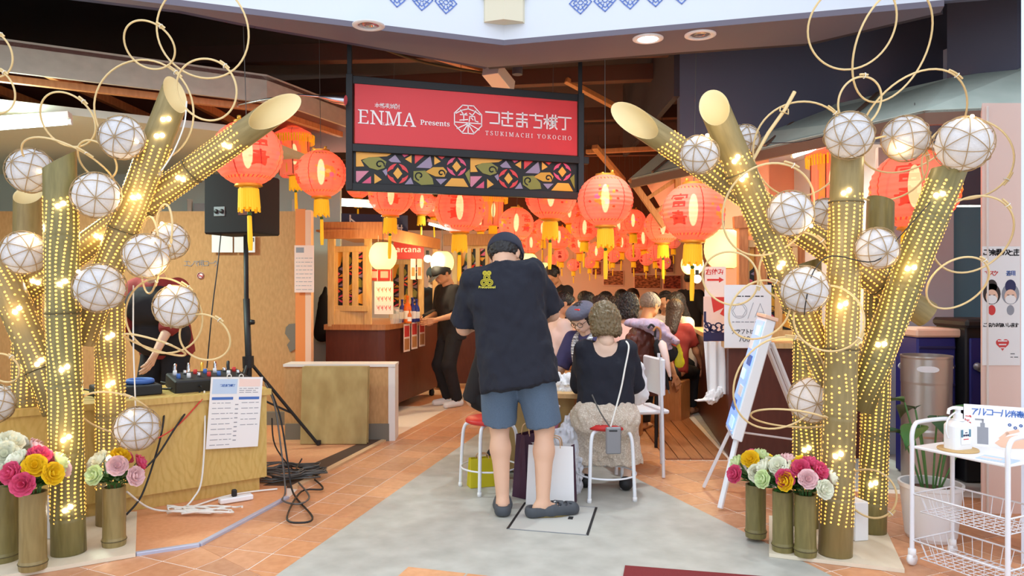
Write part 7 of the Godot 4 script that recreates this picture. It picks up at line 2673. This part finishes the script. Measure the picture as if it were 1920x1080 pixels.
func center() -> void:
	mat("denim", Color.WHITE, .85)
	mat("bag_green", c8(206, 192, 22), .5)
	mat("bag_purple", c8(66, 30, 56), .6)
	mat("pink_umbrella", c8(226, 132, 164), .6)
	mat("plastic", Color(.95, .96, 1.0, .72), .35)
	M.plastic.transparency = BaseMaterial3D.TRANSPARENCY_ALPHA
	M.plastic.cull_mode = BaseMaterial3D.CULL_DISABLED
	mat("lavender", c8(190, 170, 190), .8)
	# long low tables down the alley
	for k in 3:
		var a := Vector2(-.16 + k * .28, 5.12 + k * 1.5)
		var dv := Vector2(.26, 1.42)
		var wv := Vector2(.62, -.10)
		var t := thing("table", ["nearest wooden table with the plastic bag on it", "second wooden table down the alley with a brown tray", "third wooden table among the crowd"][k], "table", Vector3(a.x, 0, -a.y))
		piece(t, "top", slab([a, a + dv, a + dv + wv, a + wv], .585, .615), M.wood_pale)
		piece(t, "end_panel", slab([a + dv * .06 + wv * .1, a + dv * .08 + wv * .1, a + dv * .08 + wv * .92, a + dv * .06 + wv * .92], .06, .585), M.hall_wall if k else M.plywood)
		for q in [[.08, .06], [.92, .06], [.08, .94], [.92, .94]]:
			var c: Vector2 = a + dv * q[0] + wv * q[1]
			piece(t, "leg", boxm(Vector3(c.x, .2925, -c.y), Vector3(.045, .585, .045)), M.wood)
	var tr := thing("food_tray", "brown wooden tray on the second table before the man in stripes", "tray", P(1035, 690, 6.6))
	tr.position.y = .616
	piece(tr, "base", boxm(Vector3(0, .01, 0), Vector3(.34, .02, .24)), M.wood, false)
	for e in [[Vector3(0, .03, .115), Vector3(.34, .045, .012)], [Vector3(0, .03, -.115), Vector3(.34, .045, .012)], [Vector3(.165, .03, 0), Vector3(.012, .045, .24)], [Vector3(-.165, .03, 0), Vector3(.012, .045, .24)]]:
		piece(tr, "rim", boxm(e[0], e[1]), M.wood, false)
	var sp := thing("small_dish", "dark dish in the hands of the man in stripes", "dish", P(1033, 660, 6.42))
	sp.position.y = .64
	piece(sp, "bowl", lathem([Vector2(0, 0), Vector2(.04, 0), Vector2(.075, .035), Vector2(.07, .037), Vector2(.035, .008), Vector2(0, .008)], 20), M.black, false)
	# plastic bag on the nearest table
	var pc := P(1052, 722, 5.25)
	single("plastic_bag", "crumpled white plastic bag on the nearest table", "bag", nets([bn(pc + Vector3(-.10, -.03, 0), pc + Vector3(.07, -.03, .02), .062, .055), bn(pc + Vector3(.03, .02, 0), pc + Vector3(.10, .075, .01), .055, .02), bn(pc + Vector3(-.06, .02, .02), pc + Vector3(-.02, .05, 0), .05, .03), bn(pc + Vector3(.02, -.03, .05), pc + Vector3(.06, -.02, .06), .045, .04)], .009, .03, .016, 17.0), M.white)
	stool("red stool standing free left of the standing man", GP(908, 925) + Vector3(.03, 0, -.12), .5)
	stool("red stool under the woman in the patterned skirt", Vector3(.605, 0, -4.78), .12)
	stool("red stool under the girl in the beret", P(1103, 860, 5.95) * Vector3(1, 0, 1), .3)
	# white chair at the woman's right
	var c := thing("chair", "white folding chair behind the woman's right shoulder", "chair", Vector3(.93, 0, -5.5))
	piece(c, "seat", boxm(Vector3(.92, .44, -5.5), Vector3(.36, .03, .36), yaw(.2), .01), M.white)
	piece(c, "backrest", boxm(Vector3(1.03, .70, -5.42), Vector3(.03, .26, .36), yaw(.2), .01), M.white)
	for l in [[Vector3(.76, .44, -5.36), Vector3(.74, .005, -5.3)], [Vector3(1.05, .84, -5.27), Vector3(1.06, .005, -5.22)], [Vector3(.80, .44, -5.68), Vector3(.80, .005, -5.74)], [Vector3(1.10, .84, -5.6), Vector3(1.13, .005, -5.64)]]:
		piece(c, "leg", tubem([l[0], l[1]], .012, 10), M.white_metal)
	# bags on the ground
	bag("white paper carrier bag with a purple side standing on the floor hatch", "carrier_bag", Vector3(.245, .003, -4.62), .30, .36, .14, -.20, M.white, M.bag_purple)
	bag("dark purple carrier bag behind the white one", "carrier_bag", Vector3(.11, .002, -4.80), .20, .40, .12, .9, M.bag_purple, M.bag_purple)
	bag("yellow-green bag on the floor behind the standing man's left leg", "tote_bag", Vector3(-.20, .002, -5.02), .19, .19, .09, .35, M.bag_green, M.bag_green)
	var pb := Vector3(.37, .24, -4.86)
	single("plastic_bag", "clear rumpled plastic bag on top of the carrier bags", "bag", nets([bn(pb, pb + Vector3(.03, .20, -.02), .085, .06), bn(pb + Vector3(-.06, .10, .05), pb + Vector3(-.02, .16, .05), .07, .06), bn(pb + Vector3(.03, .2, 0), pb + Vector3(.06, .30, 0), .04, .02), bn(pb + Vector3(0, -.20, 0), pb, .08, .085)], .011, .03, .018, 15.0), M.plastic)
	single("white_bag", "white cloth bag hanging at the woman's right side", "bag", nets([bn(Vector3(.865, .60, -5.12), Vector3(.86, .78, -5.12), .075, .045, Vector3.BACK, .6), bn(Vector3(.86, .78, -5.12), Vector3(.84, .9, -5.12), .03, .012)], .01, .03, .008, 15.0), M.paper)
	# pink umbrella hooked on the table edge
	var u := thing("umbrella", "folded pink umbrella hooked on the nearest table's edge", "umbrella", P(1038, 775, 4.98))
	var z := 4.98
	piece(u, "canopy", tubem([P(1040, 757, z), P(1040, 764, z), P(1039, 785, z), P(1036, 806, z), P(1034, 812, z)], [.012, .030, .044, .030, .006], 10), M.pink_umbrella)
	piece(u, "frill", tubem(ring_pts(P(1040, 762, z), .030, Vector3.UP, 14), .009, 6, true), M.paper_pink)
	piece(u, "handle", tubem(smooth_path([P(1040, 758, z), P(1043, 745, z), P(1042, 737, z), P(1034, 734, z), P(1028, 740, z)]), .0085, 8), M.pink_umbrella)
	single("gold_ring", "gold ring charm beside the pink umbrella handle", "charm", tubem(ring_pts(P(1030, 750, 4.97), .035, Vector3(1, 0, .5), 20), .006, 6, true), M.gold)
	# metal hatch in the concrete
	var hp := [GP(952, 992), GP(1101, 1004), GP(1118, 952), GP(985, 943)]
	var hq := []
	for v in hp:
		hq.append(Vector2(v.x, -v.z))
	var ht := thing("floor_hatch", "square metal hatch let into the concrete under the right clog", "hatch", (hp[0] + hp[2]) * .5)
	piece(ht, "plate", slab(hq, -.004, .0022), M.trim_concrete if M.has("trim_concrete") else mat("trim_concrete", c8(196, 194, 186), .5))
	for e in [[hp[0], hp[3], .014], [hp[1], hp[2], .014], [hp[0], hp[1], .004], [hp[3], hp[2], .004]]:
		var st := ST()
		bar(st, e[0] + Vector3(0, .002, 0), e[1] + Vector3(0, .002, 0), e[2], .004, Vector3.UP.cross(e[1] - e[0]), .0005)
		piece(ht, "edge_strip", done(st), M.black if e[2] > .01 else M.grey_metal)
	for p in [[1000, 965], [1070, 972]]:
		piece(ht, "slot", boxm(GP(p[0], p[1]) + Vector3(0, .002, 0), Vector3(.028, .004, .05), yaw(-.2), .001), M.black)
	# photographs on the far wall
	var photo := []
	for k in 3:
		photo.append(tri(mat("photo%d" % k, Color.WHITE, .5), noise_tex(.03, [c8(60, 20, 24), c8(40, 24, 40), c8(70, 34, 24)][k], [c8(216, 120, 90), c8(190, 130, 120), c8(226, 160, 110)][k], 80 + k, 256, false, FastNoiseLite.TYPE_SIMPLEX, 5), Vector3(1.3, 2.6, 1)))
	var n := 0
	for p in [[1119, 503, 16, 24, "small photograph at the left of the far wall, lower"], [1120, 478, 20, 22, "small photograph at the left of the far wall, upper"], [1150, 521, 36, 26, "photograph on the far wall above the girl's beret"], [1200, 497, 32, 30, "photograph on the far wall behind the tassels, middle"], [1247, 495, 30, 30, "photograph on the far wall, upper right"], [1214, 528, 48, 24, "wide grey photograph on the far wall, lower middle"], [1260, 529, 32, 24, "photograph at the right of the far wall, lower"], [1150, 482, 28, 26, "photograph on the far wall, upper, among the lanterns"]]:
		var d := 14.46
		var ph := thing("photograph", p[4], "photograph", P(p[0], p[1], d))
		piece(ph, "print", boxm(Vector3.ZERO, Vector3(p[2] / F * d, p[3] / F * d, .02), Basis.IDENTITY, .003), photo[n % 3], false)
		piece(ph, "mount", boxm(Vector3(0, 0, -.008), Vector3(p[2] / F * d + .03, p[3] / F * d + .03, .012), Basis.IDENTITY, .002), M.paper_pink, false)
		n += 1
	# coats and umbrellas over the chair at the right
	var ch := thing("chair", "brown chair hidden under the draped jackets on the right of the table", "chair", Vector3(1.08, 0, -6.4))
	piece(ch, "seat", boxm(Vector3(1.05, .43, -6.5), Vector3(.40, .04, .40), yaw(.3), .01), M.counter_brown)
	piece(ch, "backrest", boxm(Vector3(1.22, .72, -6.40), Vector3(.04, .48, .40), yaw(.3), .01), M.counter_brown)
	for l in [[.88, -6.34], [1.2, -6.22], [.94, -6.72], [1.28, -6.6]]:
		piece(ch, "leg", tubem([Vector3(l[0], .43, l[1]), Vector3(l[0], .003, l[1])], .014, 8), M.black)
	var j0 := P(1225, 615, 6.15)
	single("jacket", "pale lavender jacket draped over the chair back on the right", "jacket", nets([bn(P(1185, 605, 6.25), P(1225, 612, 6.1), .06, .09, Vector3.UP, .6), bn(P(1220, 612, 6.1), P(1262, 640, 6.05), .085, .055, Vector3(.5, 1, 0).normalized(), .55), bn(P(1240, 625, 6.08), P(1250, 655, 6.1), .07, .05, Vector3.BACK, .6)], .013, .04, .012, 12.0), M.lavender)
	single("jacket", "red and brown checked coat hanging under the lavender jacket", "jacket", nets([bn(P(1205, 630, 6.2), P(1212, 675, 6.2), .11, .09, Vector3.BACK, .7), bn(P(1190, 640, 6.2), P(1200, 665, 6.2), .08, .06)], .015, .04, .012, 12.0), M.counter_brown)
	single("bag", "dark bag hanging below the lavender jacket", "bag", nets([bn(P(1245, 655, 6.12), P(1262, 660, 6.12), .06, .05), bn(P(1240, 660, 6.12), P(1255, 668, 6.12), .06, .05)], .014, .03, .006, 12.0), M.black_matte)
	single("yellow_cloth", "yellow cloth hanging at the end of the lavender jacket", "cloth", nets([bn(P(1272, 645, 6.1), P(1274, 680, 6.1), .018, .045, Vector3.BACK, .4)], .01, .03, .005, 20.0), M.bag_green)
	for k in 2:
		var tp: Vector3 = [P(1228, 625, 5.98), P(1238, 630, 5.96)][k]
		var en: Vector3 = [P(1255, 738, 5.98), P(1258, 712, 5.9)][k]
		var um := thing("umbrella", ["black folded umbrella hanging from the chair on the right", "pink and grey folded umbrella hanging beside the black one"][k], "umbrella", tp)
		piece(um, "canopy", tubem([tp.lerp(en, .10), tp.lerp(en, .18), tp.lerp(en, .5), tp.lerp(en, .92), tp.lerp(en, .94)], [.010, .034, .030, .012, .006], 10), [M.black_matte, M.paper_pink][k])
		piece(um, "shaft", tubem([tp, en], .005, 6), M.grey_metal)
		piece(um, "handle", tubem(smooth_path([tp + Vector3(.0, -.03, 0), tp + Vector3(0, .04, 0), tp + Vector3(-.03, .07, 0), tp + Vector3(-.055, .04, 0)]), .009, 8), [M.black, M.wood][k])

# ---------------------------------------------------------------- the people
func stripes(key: String, a: Color, b: Color, c: Color, n: int) -> void:
	var im := Image.create(4, 64, false, Image.FORMAT_RGB8)
	for y in 64:
		var k := fmod(y, 64.0 / n) / (64.0 / n)
		for x in 4:
			im.set_pixel(x, y, b if k < .22 else (c if k > .5 and k < .62 else a))
	tri(mat(key, Color.WHITE, .85), ImageTexture.create_from_image(im), Vector3(4, 4, 4), null, .5, false)

# lay flat print on the back of a shirt: each point slides along +Z until it meets the cloth
func on_back(o: Node3D, m: Mesh, xf: Transform3D, lift: float) -> ArrayMesh:
	var bones: Array = o.get_meta("_shirt")
	var a := m.surface_get_arrays(0)
	var v: PackedVector3Array = a[Mesh.ARRAY_VERTEX]
	var ix = a[Mesh.ARRAY_INDEX]
	var st := ST()
	st.set_smooth_group(-1)
	var cache := {}
	var put := func(p: Vector3) -> Vector3:
		var q := xf * p
		var key := Vector2i(int(q.x * 4000), int(q.y * 4000))
		if not cache.has(key):
			var z := -.45
			for i in 24:
				var d := body_d(bones, .03, Vector3(q.x, q.y, z))
				z += d * .9
				if d < .0008:
					break
			z = minf(z, .02)
			cache[key] = z
		return Vector3(q.x, q.y, cache[key] - lift - p.z)
	var n: int = ix.size() if ix != null and ix.size() else v.size()
	for i in range(0, n, 3):
		var t := []
		for j in 3:
			t.append(put.call(v[ix[i + j] if ix != null and ix.size() else i + j]))
		var c: Vector3 = (t[1] - t[0]).cross(t[2] - t[0])
		for k in ([0, 1, 2] if c.z > 0 else [0, 2, 1]):
			st.add_vertex(t[k])
	return done(st)

func clog(o: Node3D, ankle: Vector3, fd: Vector3, label: String) -> void:
	var c := Vector3(ankle.x, .005, ankle.z) - fd * .01
	var sd := Vector3.UP.cross(fd)
	var up := Vector3.UP
	var fl := [[c + up * .002, Vector3.DOWN]]
	var u := [bn(c - fd * .05 + up * .030, c + fd * .02 + up * .026, .050, .046, Vector3.ZERO, 1.0, fl + [[c + up * .058, up]]), bn(c + fd * .06 + up * .030, c + fd * .19 + up * .024, .060, .044, up, .95, fl), bn(c + fd * .10 + up * .028, c + fd * .18 + up * .026, .055, .050, up, .8, fl)]
	u.append(bn(c - fd * .045 + up * .075, c + fd * .05 + up * .075, .036, .040, Vector3.ZERO, 1.0, [], true))
	for k in 3:
		for s in [-1.0, 1.0]:
			var h: Vector3 = c + fd * (.105 + k * .034) + sd * s * (.030 - k * .004) + up * .068
			u.append(bn(h - up * .02, h + up * .02, .0085, .0085, Vector3.ZERO, 1.0, [], true))
	for k in 2:
		var h: Vector3 = c + fd * (.095 + k * .05) + up * .088
		u.append(bn(h - sd * .05 - up * .022, h + sd * .05 - up * .022, .009, .009, Vector3.ZERO, 1.0, [], true))
	var m := piece(o, "clog", nets(u, .0062, .012), M.clog, false, label)
	var st := ST()
	var pts := PackedVector2Array()
	for i in 24:
		var q := TAU * i / 24
		var l := cos(q)
		pts.append(Vector2(l * .128 + .07, sin(q) * (.054 if l > 0 else .048)))
	prism(st, pts, .022, Transform3D(Basis(fd, sd * -1.0, up), Vector3(c.x, .003, c.z)))
	var sole := piece(m, "sole", done(st), M.clog_sole, false)
	sole.transform = Transform3D.IDENTITY

func people() -> void:
	mat("navy_tee", c8(28, 30, 42), .9)
	tri(mat("denim_short", Color.WHITE, .9), noise_tex(.3, c8(78, 96, 118), c8(102, 120, 140), 91), Vector3(2, 2, 2))
	mat("cap_navy", c8(40, 42, 58), .8)
	mat("clog", c8(70, 74, 80), .6)
	mat("clog_sole", c8(112, 96, 52), .7)
	mat("hair_light", c8(116, 98, 68), .45)
	tri(mat("skirt", Color.WHITE, .9), noise_tex(.22, c8(166, 142, 120), c8(255, 250, 238), 92, 256, false, FastNoiseLite.TYPE_CELLULAR, 2), Vector3(2.2, 2.2, 2.2))
	stripes("striped", c8(240, 222, 150), c8(110, 74, 52), c8(250, 238, 190), 3)
	stripes("gingham", c8(240, 240, 240), c8(30, 30, 40), c8(40, 40, 50), 12)
	mat("pink_top", c8(244, 208, 196), .85)
	mat("white_top", c8(248, 232, 222), .85)
	mat("beige_top", c8(232, 196, 150), .85)
	mat("purple_tee", c8(66, 62, 104), .85)
	mat("red_top", c8(140, 44, 40), .85)
	mat("black_tee", c8(34, 30, 32), .9)
	mat("black_trousers", c8(30, 28, 32), .9)
	mat("olive_cap", c8(52, 48, 40), .8)
	mat("apron", c8(226, 176, 156), .85)
	# the man in the middle
	var o := person("man in navy T-shirt, denim shorts and cap standing with his back turned", {"at": Vector3(.02, 0, -4.42), "yaw": PI, "s": 1.05, "cell": .0135, "wide": 1.0, "fat": 1.10, "lean": .17, "tilt": .16, "bow": .10, "head_pitch": .85, "head_yaw": -.42, "skin": M.skin,
		"hand_l": Vector3(.20, 1.10, .38), "hand_r": Vector3(-.12, 1.08, .40), "pole_l": Vector3(.5, -1, -.3), "pole_r": Vector3(-1.1, -1, -.3), "foot_l": Vector3(.075, .078, .0), "foot_r": Vector3(-.160, .078, -.07), "foot_yaw_l": .02, "foot_yaw_r": -1.28, "knee_r": Vector3(-.5, .1, 1),
		"grip_l": "grip", "grip_r": "grip", "palm_l": Vector3(-.6, .8, 0), "palm_r": Vector3(.6, .8, 0), "shirt": M.navy_tee, "sleeve": .93, "loose": .030, "flare": 1.2, "hem": -.19, "fold": .009, "pants": M.denim_short, "pname": "shorts", "plen": .95, "ploose": .036, "pflare": 1.15,
		"hair": [["hair", "short", M.hair_black], ["cap", "crown", M.cap_navy], ["cap_brim", "brim", M.cap_navy]]})
	clog(o, Vector3(.075, 0, 0), Vector3(sin(.02), 0, cos(.02)), "dark grey clog seen from behind")
	clog(o, Vector3(-.160, 0, -.07), Vector3(sin(-1.28), 0, cos(-1.28)), "dark grey clog pointing to the right")
	var tx := latin("ProceGinol", .028, false, true, .0)
	var bb := tx.get_aabb()
	var k := .098 / bb.size.x
	piece(o, "shirt_lettering", on_back(o, tx, Transform3D(Basis(Vector3(-k, 0, 0), Vector3(0, k, 0), Vector3(0, 0, 1)), Vector3(.217, 1.335, 0)), .012), M.print_yellow, false, "yellow lettering on the back")
	var st := ST()
	for c in [[-.017, .0, .018], [.017, .0, .018], [0, .030, .018], [-.012, .056, .011], [.012, .056, .011]]:
		for r in [1.0, .5]:
			stroke(st, circle2(c[2] * r, 14).map(func(v): return v + Vector2(c[0], c[1])), .006, Transform3D.IDENTITY, 0.0)
	piece(o, "shirt_emblem", on_back(o, done(st), Transform3D(Basis(Vector3(-1, 0, 0), Vector3(0, 1, 0), Vector3(0, 0, 1)), Vector3(.168, 1.362, 0)), .012), M.print_yellow, false, "yellow ringed emblem on the back")
	# the woman on the stool
	o = person("woman in dark blue top with light brown bob seated with her back turned", {"at": Vector3(.60, 0, -4.80), "yaw": PI - .12, "sit": true, "seat": .425, "s": .90, "cell": .0135, "lean": .12, "head_pitch": .35, "head_yaw": .35, "skin": M.skin_fair, "wide": .92, "fat": 1.08,
		"hand_l": Vector3(.12, .68, .36), "hand_r": Vector3(-.16, .66, .36), "pole_l": Vector3(.35, -1, -.5), "pole_r": Vector3(-.35, -1, -.5), "foot_l": Vector3(.14, .078, .20), "foot_r": Vector3(-.14, .078, .16), "shirt": M.navy_tee, "sleeve": 1.35, "loose": .024, "hem": -.045, "scoop": .088, "fold": .007, "shoes": M.black,
		"hair": [["hair", "bob", M.hair_light]]})
	var sk := [bn(Vector3(-.09, .50, -.02), Vector3(.09, .50, -.02), .132, .132, Vector3.UP, .95), bn(Vector3(-.10, .47, .10), Vector3(-.12, .46, .30), .115, .10), bn(Vector3(.10, .47, .10), Vector3(.12, .46, .30), .115, .10), bn(Vector3(-.08, .44, .05), Vector3(-.12, .22, .10), .12, .12, Vector3.ZERO, 1.0, [[Vector3(0, .19, 0), Vector3.DOWN]]), bn(Vector3(.08, .44, .05), Vector3(.12, .22, .10), .12, .12, Vector3.ZERO, 1.0, [[Vector3(0, .19, 0), Vector3.DOWN]]), bn(Vector3(0, .44, .10), Vector3(0, .22, .16), .14, .15, Vector3.ZERO, 1.0, [[Vector3(0, .19, 0), Vector3.DOWN]])]
	piece(o, "skirt", nets(sk, .011, .04, .010, 12.0), M.skirt, false, "cream skirt with a small brown pattern")
	var strap := thing("phone_pouch", "grey phone pouch on a thin strap hanging down the seated woman's back", "pouch", P(1150, 825, 4.60))
	piece(strap, "pouch", boxm(P(1150, 826, 4.58), Vector3(.095, .165, .022), yaw(.1), .01), M.grey_metal)
	piece(strap, "pouch_slot", boxm(P(1150, 808, 4.563), Vector3(.05, .008, .006), Basis.IDENTITY, .002), M.black)
	piece(strap, "strap", tubem(smooth_path([P(1145, 800, 4.58), P(1163, 735, 4.60), P(1172, 690, 4.62), P(1179, 652, 4.66), P(1174, 640, 4.72)]), .0055, 6), M.wire_white)
	piece(strap, "strap_return", tubem(smooth_path([P(1143, 800, 4.58), P(1125, 772, 4.60), P(1110, 740, 4.64)]), .0045, 6), M.wire_grey)
	# the girl in the beret
	o = person("girl with glasses and a grey beret facing the table, black and white scarf", {"at": Vector3(.70, 0, -6.02), "yaw": -.72, "sit": true, "seat": .44, "s": .90, "cell": .014, "lean": .38, "head_pitch": .42, "head_yaw": .1, "skin": M.skin_fair, "hand_l": Vector3(.12, .66, .42), "hand_r": Vector3(-.16, .66, .42),
		"shirt": M.purple_tee, "sleeve": .95, "loose": .026, "fold": .005, "pants": M.black_trousers, "shoes": M.black, "hair": [["hair", "bob", M.hair_black], ["beret", "beret", M.slate_wall]]})
	var hx: Transform3D = o.get_meta("_head")
	var gl := ST()
	for s in [-1.0, 1.0]:
		tube(gl, ring_pts(Vector3(.032 * s, .114, .104), .024, Vector3(.15 * s, 0, 1), 18), .0024, 5, true)
		tube(gl, [Vector3(.055 * s, .118, .100), Vector3(.082 * s, .120, .02)], .002, 5)
	tube(gl, [Vector3(-.009, .116, .108), Vector3(.009, .116, .108)], .002, 5)
	piece(o, "glasses", done(gl), M.black, false).transform = hx
	gl = ST()
	box(gl, Vector3(.012, .222, .052), Vector3(.075, .045, .03), Basis(Vector3.RIGHT, -.55), .008)
	piece(o, "beret_badge", done(gl), M.red_paint, false, "red badge on the beret").transform = hx
	var U := (hx.basis.y).normalized()
	for s in [-1.0, 1.0]:
		gl = ST()
		var sh: Vector3 = hx.origin + hx.basis.x * .075 * s - Vector3(0, .05, .02)
		tube(gl, smooth_path([hx.origin + hx.basis.x * .05 * s + Vector3(0, -.02, -.07), sh + Vector3(.0, .0, .03), sh + Vector3(-.02 * s, -.10, .10), sh + Vector3(-.05 * s, -.26, .10), sh + Vector3(-.055 * s, -.34, .10)]), [.020, .020, .021, .022, .023, .024, .024, .025, .025, .026, .026, .026, .027, .027, .028, .028, .028, .029, .029, .029, .030, .030, .030, .030, .030], 10)
		piece(o, "scarf", done(gl), M.gingham, false, "black and white checked scarf end")
	# others at the tables
	o = person("old man with grey hair in a yellow striped shirt eating at the table", {"at": Vector3(.0, 0, -6.42), "yaw": .85, "sit": true, "seat": .42, "s": .94, "cell": .015, "lean": .42, "head_pitch": .45, "skin": M.skin_warm, "hand_l": Vector3(.10, .68, .44), "hand_r": Vector3(-.12, .66, .44), "shirt": M.striped, "sleeve": .8, "loose": .024, "pants": M.black_trousers, "shoes": M.black, "hair": [["hair", "thin", M.hair_grey]]})
	person("man in pale shirt with thick black hair leaning over the table", {"at": Vector3(.30, 0, -7.30), "yaw": 1.95, "sit": true, "seat": .44, "cell": .018, "lean": .35, "head_pitch": .3, "head_yaw": -.3, "skin": M.skin_warm, "shirt": M.white_top, "sleeve": .8, "pants": M.black_trousers, "shoes": M.black, "hair": [["hair", "short", M.hair_black]]})
	person("person in black trousers seated almost hidden behind the standing man", {"at": Vector3(-.22, 0, -5.62), "yaw": 1.2, "sit": true, "seat": .44, "cell": .018, "lean": .3, "head_pitch": .3, "skin": M.skin, "shirt": M.black_tee, "pants": M.black_trousers, "shoes": M.black, "foot_l": Vector3(.1, .08, .20), "foot_r": Vector3(-.1, .08, .12), "hair": [["hair", "short", M.hair_black]]})
	person("man in a pink shirt standing far down the alley beside a white lantern", {"at": Vector3(.30, 0, -10.2), "yaw": .2, "cell": .022, "skin": M.skin_warm, "shirt": M.pink_top, "sleeve": .7, "pants": M.black_trousers, "shoes": M.black, "hair": [["hair", "short", M.hair_black]]})
	person("man in black standing and bending over the crowd, black hair", {"at": Vector3(.64, 0, -9.2), "yaw": -.75, "s": .98, "cell": .020, "lean": .3, "head_pitch": .55, "skin": M.skin_warm, "shirt": M.black_tee, "sleeve": .7, "pants": M.black_trousers, "shoes": M.black, "hand_l": Vector3(.1, .95, .45), "hand_r": Vector3(-.15, .95, .45), "hair": [["hair", "short", M.hair_black]]})
	# staff by the bar
	o = person("bar staff in black with a black cap looking down at a phone", {"at": Vector3(-.68, 0, -8.45), "yaw": -.95, "s": .97, "cell": .016, "lean": .12, "head_pitch": .5, "skin": M.skin_warm, "shirt": M.black_tee, "sleeve": .85, "loose": .022, "hem": -.12, "pants": M.black_trousers, "ploose": .022, "hand_r": Vector3(-.15, .98, .26), "hand_l": Vector3(.14, .98, .30), "grip_r": "grip", "shoes": M.white, "palm_r": Vector3(.3, .9, .2), "hair": [["hair", "short", M.hair_black], ["cap", "crown", M.black], ["cap_brim", "brim", M.black]]})
	single("phone", "black phone in the hands of the bar staff", "phone", boxm(Vector3.ZERO, Vector3(.07, .012, .14), Basis(Vector3.RIGHT, .4).rotated(Vector3.UP, -.9), .003), M.black, Vector3(-.92, 1.06, -8.30))
	person("second bar staff in a cap and black shirt with pale collar behind the first", {"at": Vector3(-1.06, 0, -9.9), "yaw": .7, "s": .95, "cell": .018, "head_pitch": .25, "skin": M.skin_warm, "shirt": M.black_tee, "sleeve": .85, "pants": M.black_trousers, "shoes": M.black, "hair": [["hair", "short", M.hair_black], ["cap", "crown", M.olive_cap], ["cap_brim", "brim", M.olive_cap]]})
	# sound operator behind the desk
	person("sound operator in a dark red top half hidden behind the paper balls", {"at": Vector3(-2.60, 0, -5.62), "yaw": -.2, "cell": .015, "lean": .25, "head_pitch": .5, "wide": 1.05, "skin": M.skin, "shirt": M.red_top, "sleeve": 1.3, "loose": .024, "pants": M.black_trousers, "shoes": M.black, "hand_l": Vector3(.20, .82, .42), "hand_r": Vector3(-.18, .80, .40), "hair": [["hair", "short", M.hair_black]]})
	single("vest", "black vest worn open by the sound operator", "vest", nets([bn(Vector3(-2.66, .98, -5.50), Vector3(-2.52, .98, -5.50), .148, .148, Vector3.BACK, .8), bn(Vector3(-2.67, 1.20, -5.43), Vector3(-2.51, 1.20, -5.43), .142, .142, Vector3.BACK, .8)], .015, .04, .004), M.black_tee)
	# the dark figure at the right stall
	person("person all in black standing at the edge of the right stall", {"at": Vector3(2.42, 0, -10.2), "yaw": 2.6, "s": .93, "wide": .82, "cell": .02, "lean": .12, "skin": M.skin_warm, "shirt": M.black_tee, "sleeve": 1.8, "loose": .016, "hem": -.2, "pants": M.black_trousers, "shoes": M.black, "hair": [["hair", "short", M.hair_black]]})
	# the crowd at the far tables
	var crowd := [
		["woman in pink top with a dark strap and black bob seated behind the girl", 1178, 6.7, 2.7, .25, "pink_top", "bob", "hair_black", .98], ["grey-haired man in a beige shirt seated on the right", 1216, 7.4, 2.2, .32, "beige_top", "short", "hair_grey", 1.0], ["person with dark bob just above the seated woman's hair", 1126, 7.0, 2.9, .2, "black_tee", "bob", "hair_dark", .93],
		["person with black hair left of the dark bob", 1100, 8.0, 2.6, .2, "pink_top", "short", "hair_black", .98], ["person with black hair in white below the wall photograph", 1140, 9.4, -2.4, .2, "white_top", "short", "hair_black", .98], ["person with reddish-brown hair in the middle of the crowd", 1150, 8.2, 2.9, .3, "pink_top", "bob", "hair_dark", .92],
		["man with black hair at the far end of the crowd, centre", 1163, 10.6, .4, .1, "black_tee", "short", "hair_black", 1.0], ["man facing this way far back under the wide photograph", 1184, 11.0, .1, .1, "beige_top", "short", "hair_dark", 1.02], ["woman with long black hair and white blouse facing this way on the right", 1247, 8.9, -.3, .1, "white_top", "long", "hair_black", .97],
		["woman with long hair in white turning at the right edge of the crowd", 1272, 8.3, -1.3, .25, "white_top", "long", "hair_black", .98], ["person seated far back on the left of the crowd", 1092, 10.4, 1.6, .2, "black_tee", "short", "hair_black", .98], ["person in a brown top seated at the right, below the long-haired woman", 1268, 7.6, 2.6, .2, "red_top", "long", "hair_dark", .88], ["person far back below the right photographs", 1222, 10.8, .2, .1, "white_top", "short", "hair_black", .95]]
	for c in crowd:
		var x: float = (c[1] - 960.0) / F * c[2]
		person(c[0], {"at": Vector3(x - sin(c[3]) * c[4] * .5, 0, -c[2]), "yaw": c[3], "sit": true, "seat": .42, "s": c[8], "cell": .026, "fold": 0.0, "lean": c[4], "head_pitch": .25, "skin": M.skin_warm, "shirt": M[c[5]], "sleeve": .75, "pants": M.black_trousers, "hair": [["hair", c[6], M[c[7]]]]})
	for c in crowd:
		var x: float = (c[1] - 960.0) / F * c[2]
		single("bench_stool", "wooden stool under the " + " ".join(c[0].split(" ").slice(0, 12)), "stool", boxm(Vector3(0, .20, 0), Vector3(.30, .40, .30), yaw(c[3]), .01), M.wood, Vector3(x - sin(c[3]) * c[4] * .5, .001, -c[2]))

func build_objects() -> void:
	trees()
	hanging()
	sound_desk()
	bars()
	right_side()
	center()
	people()
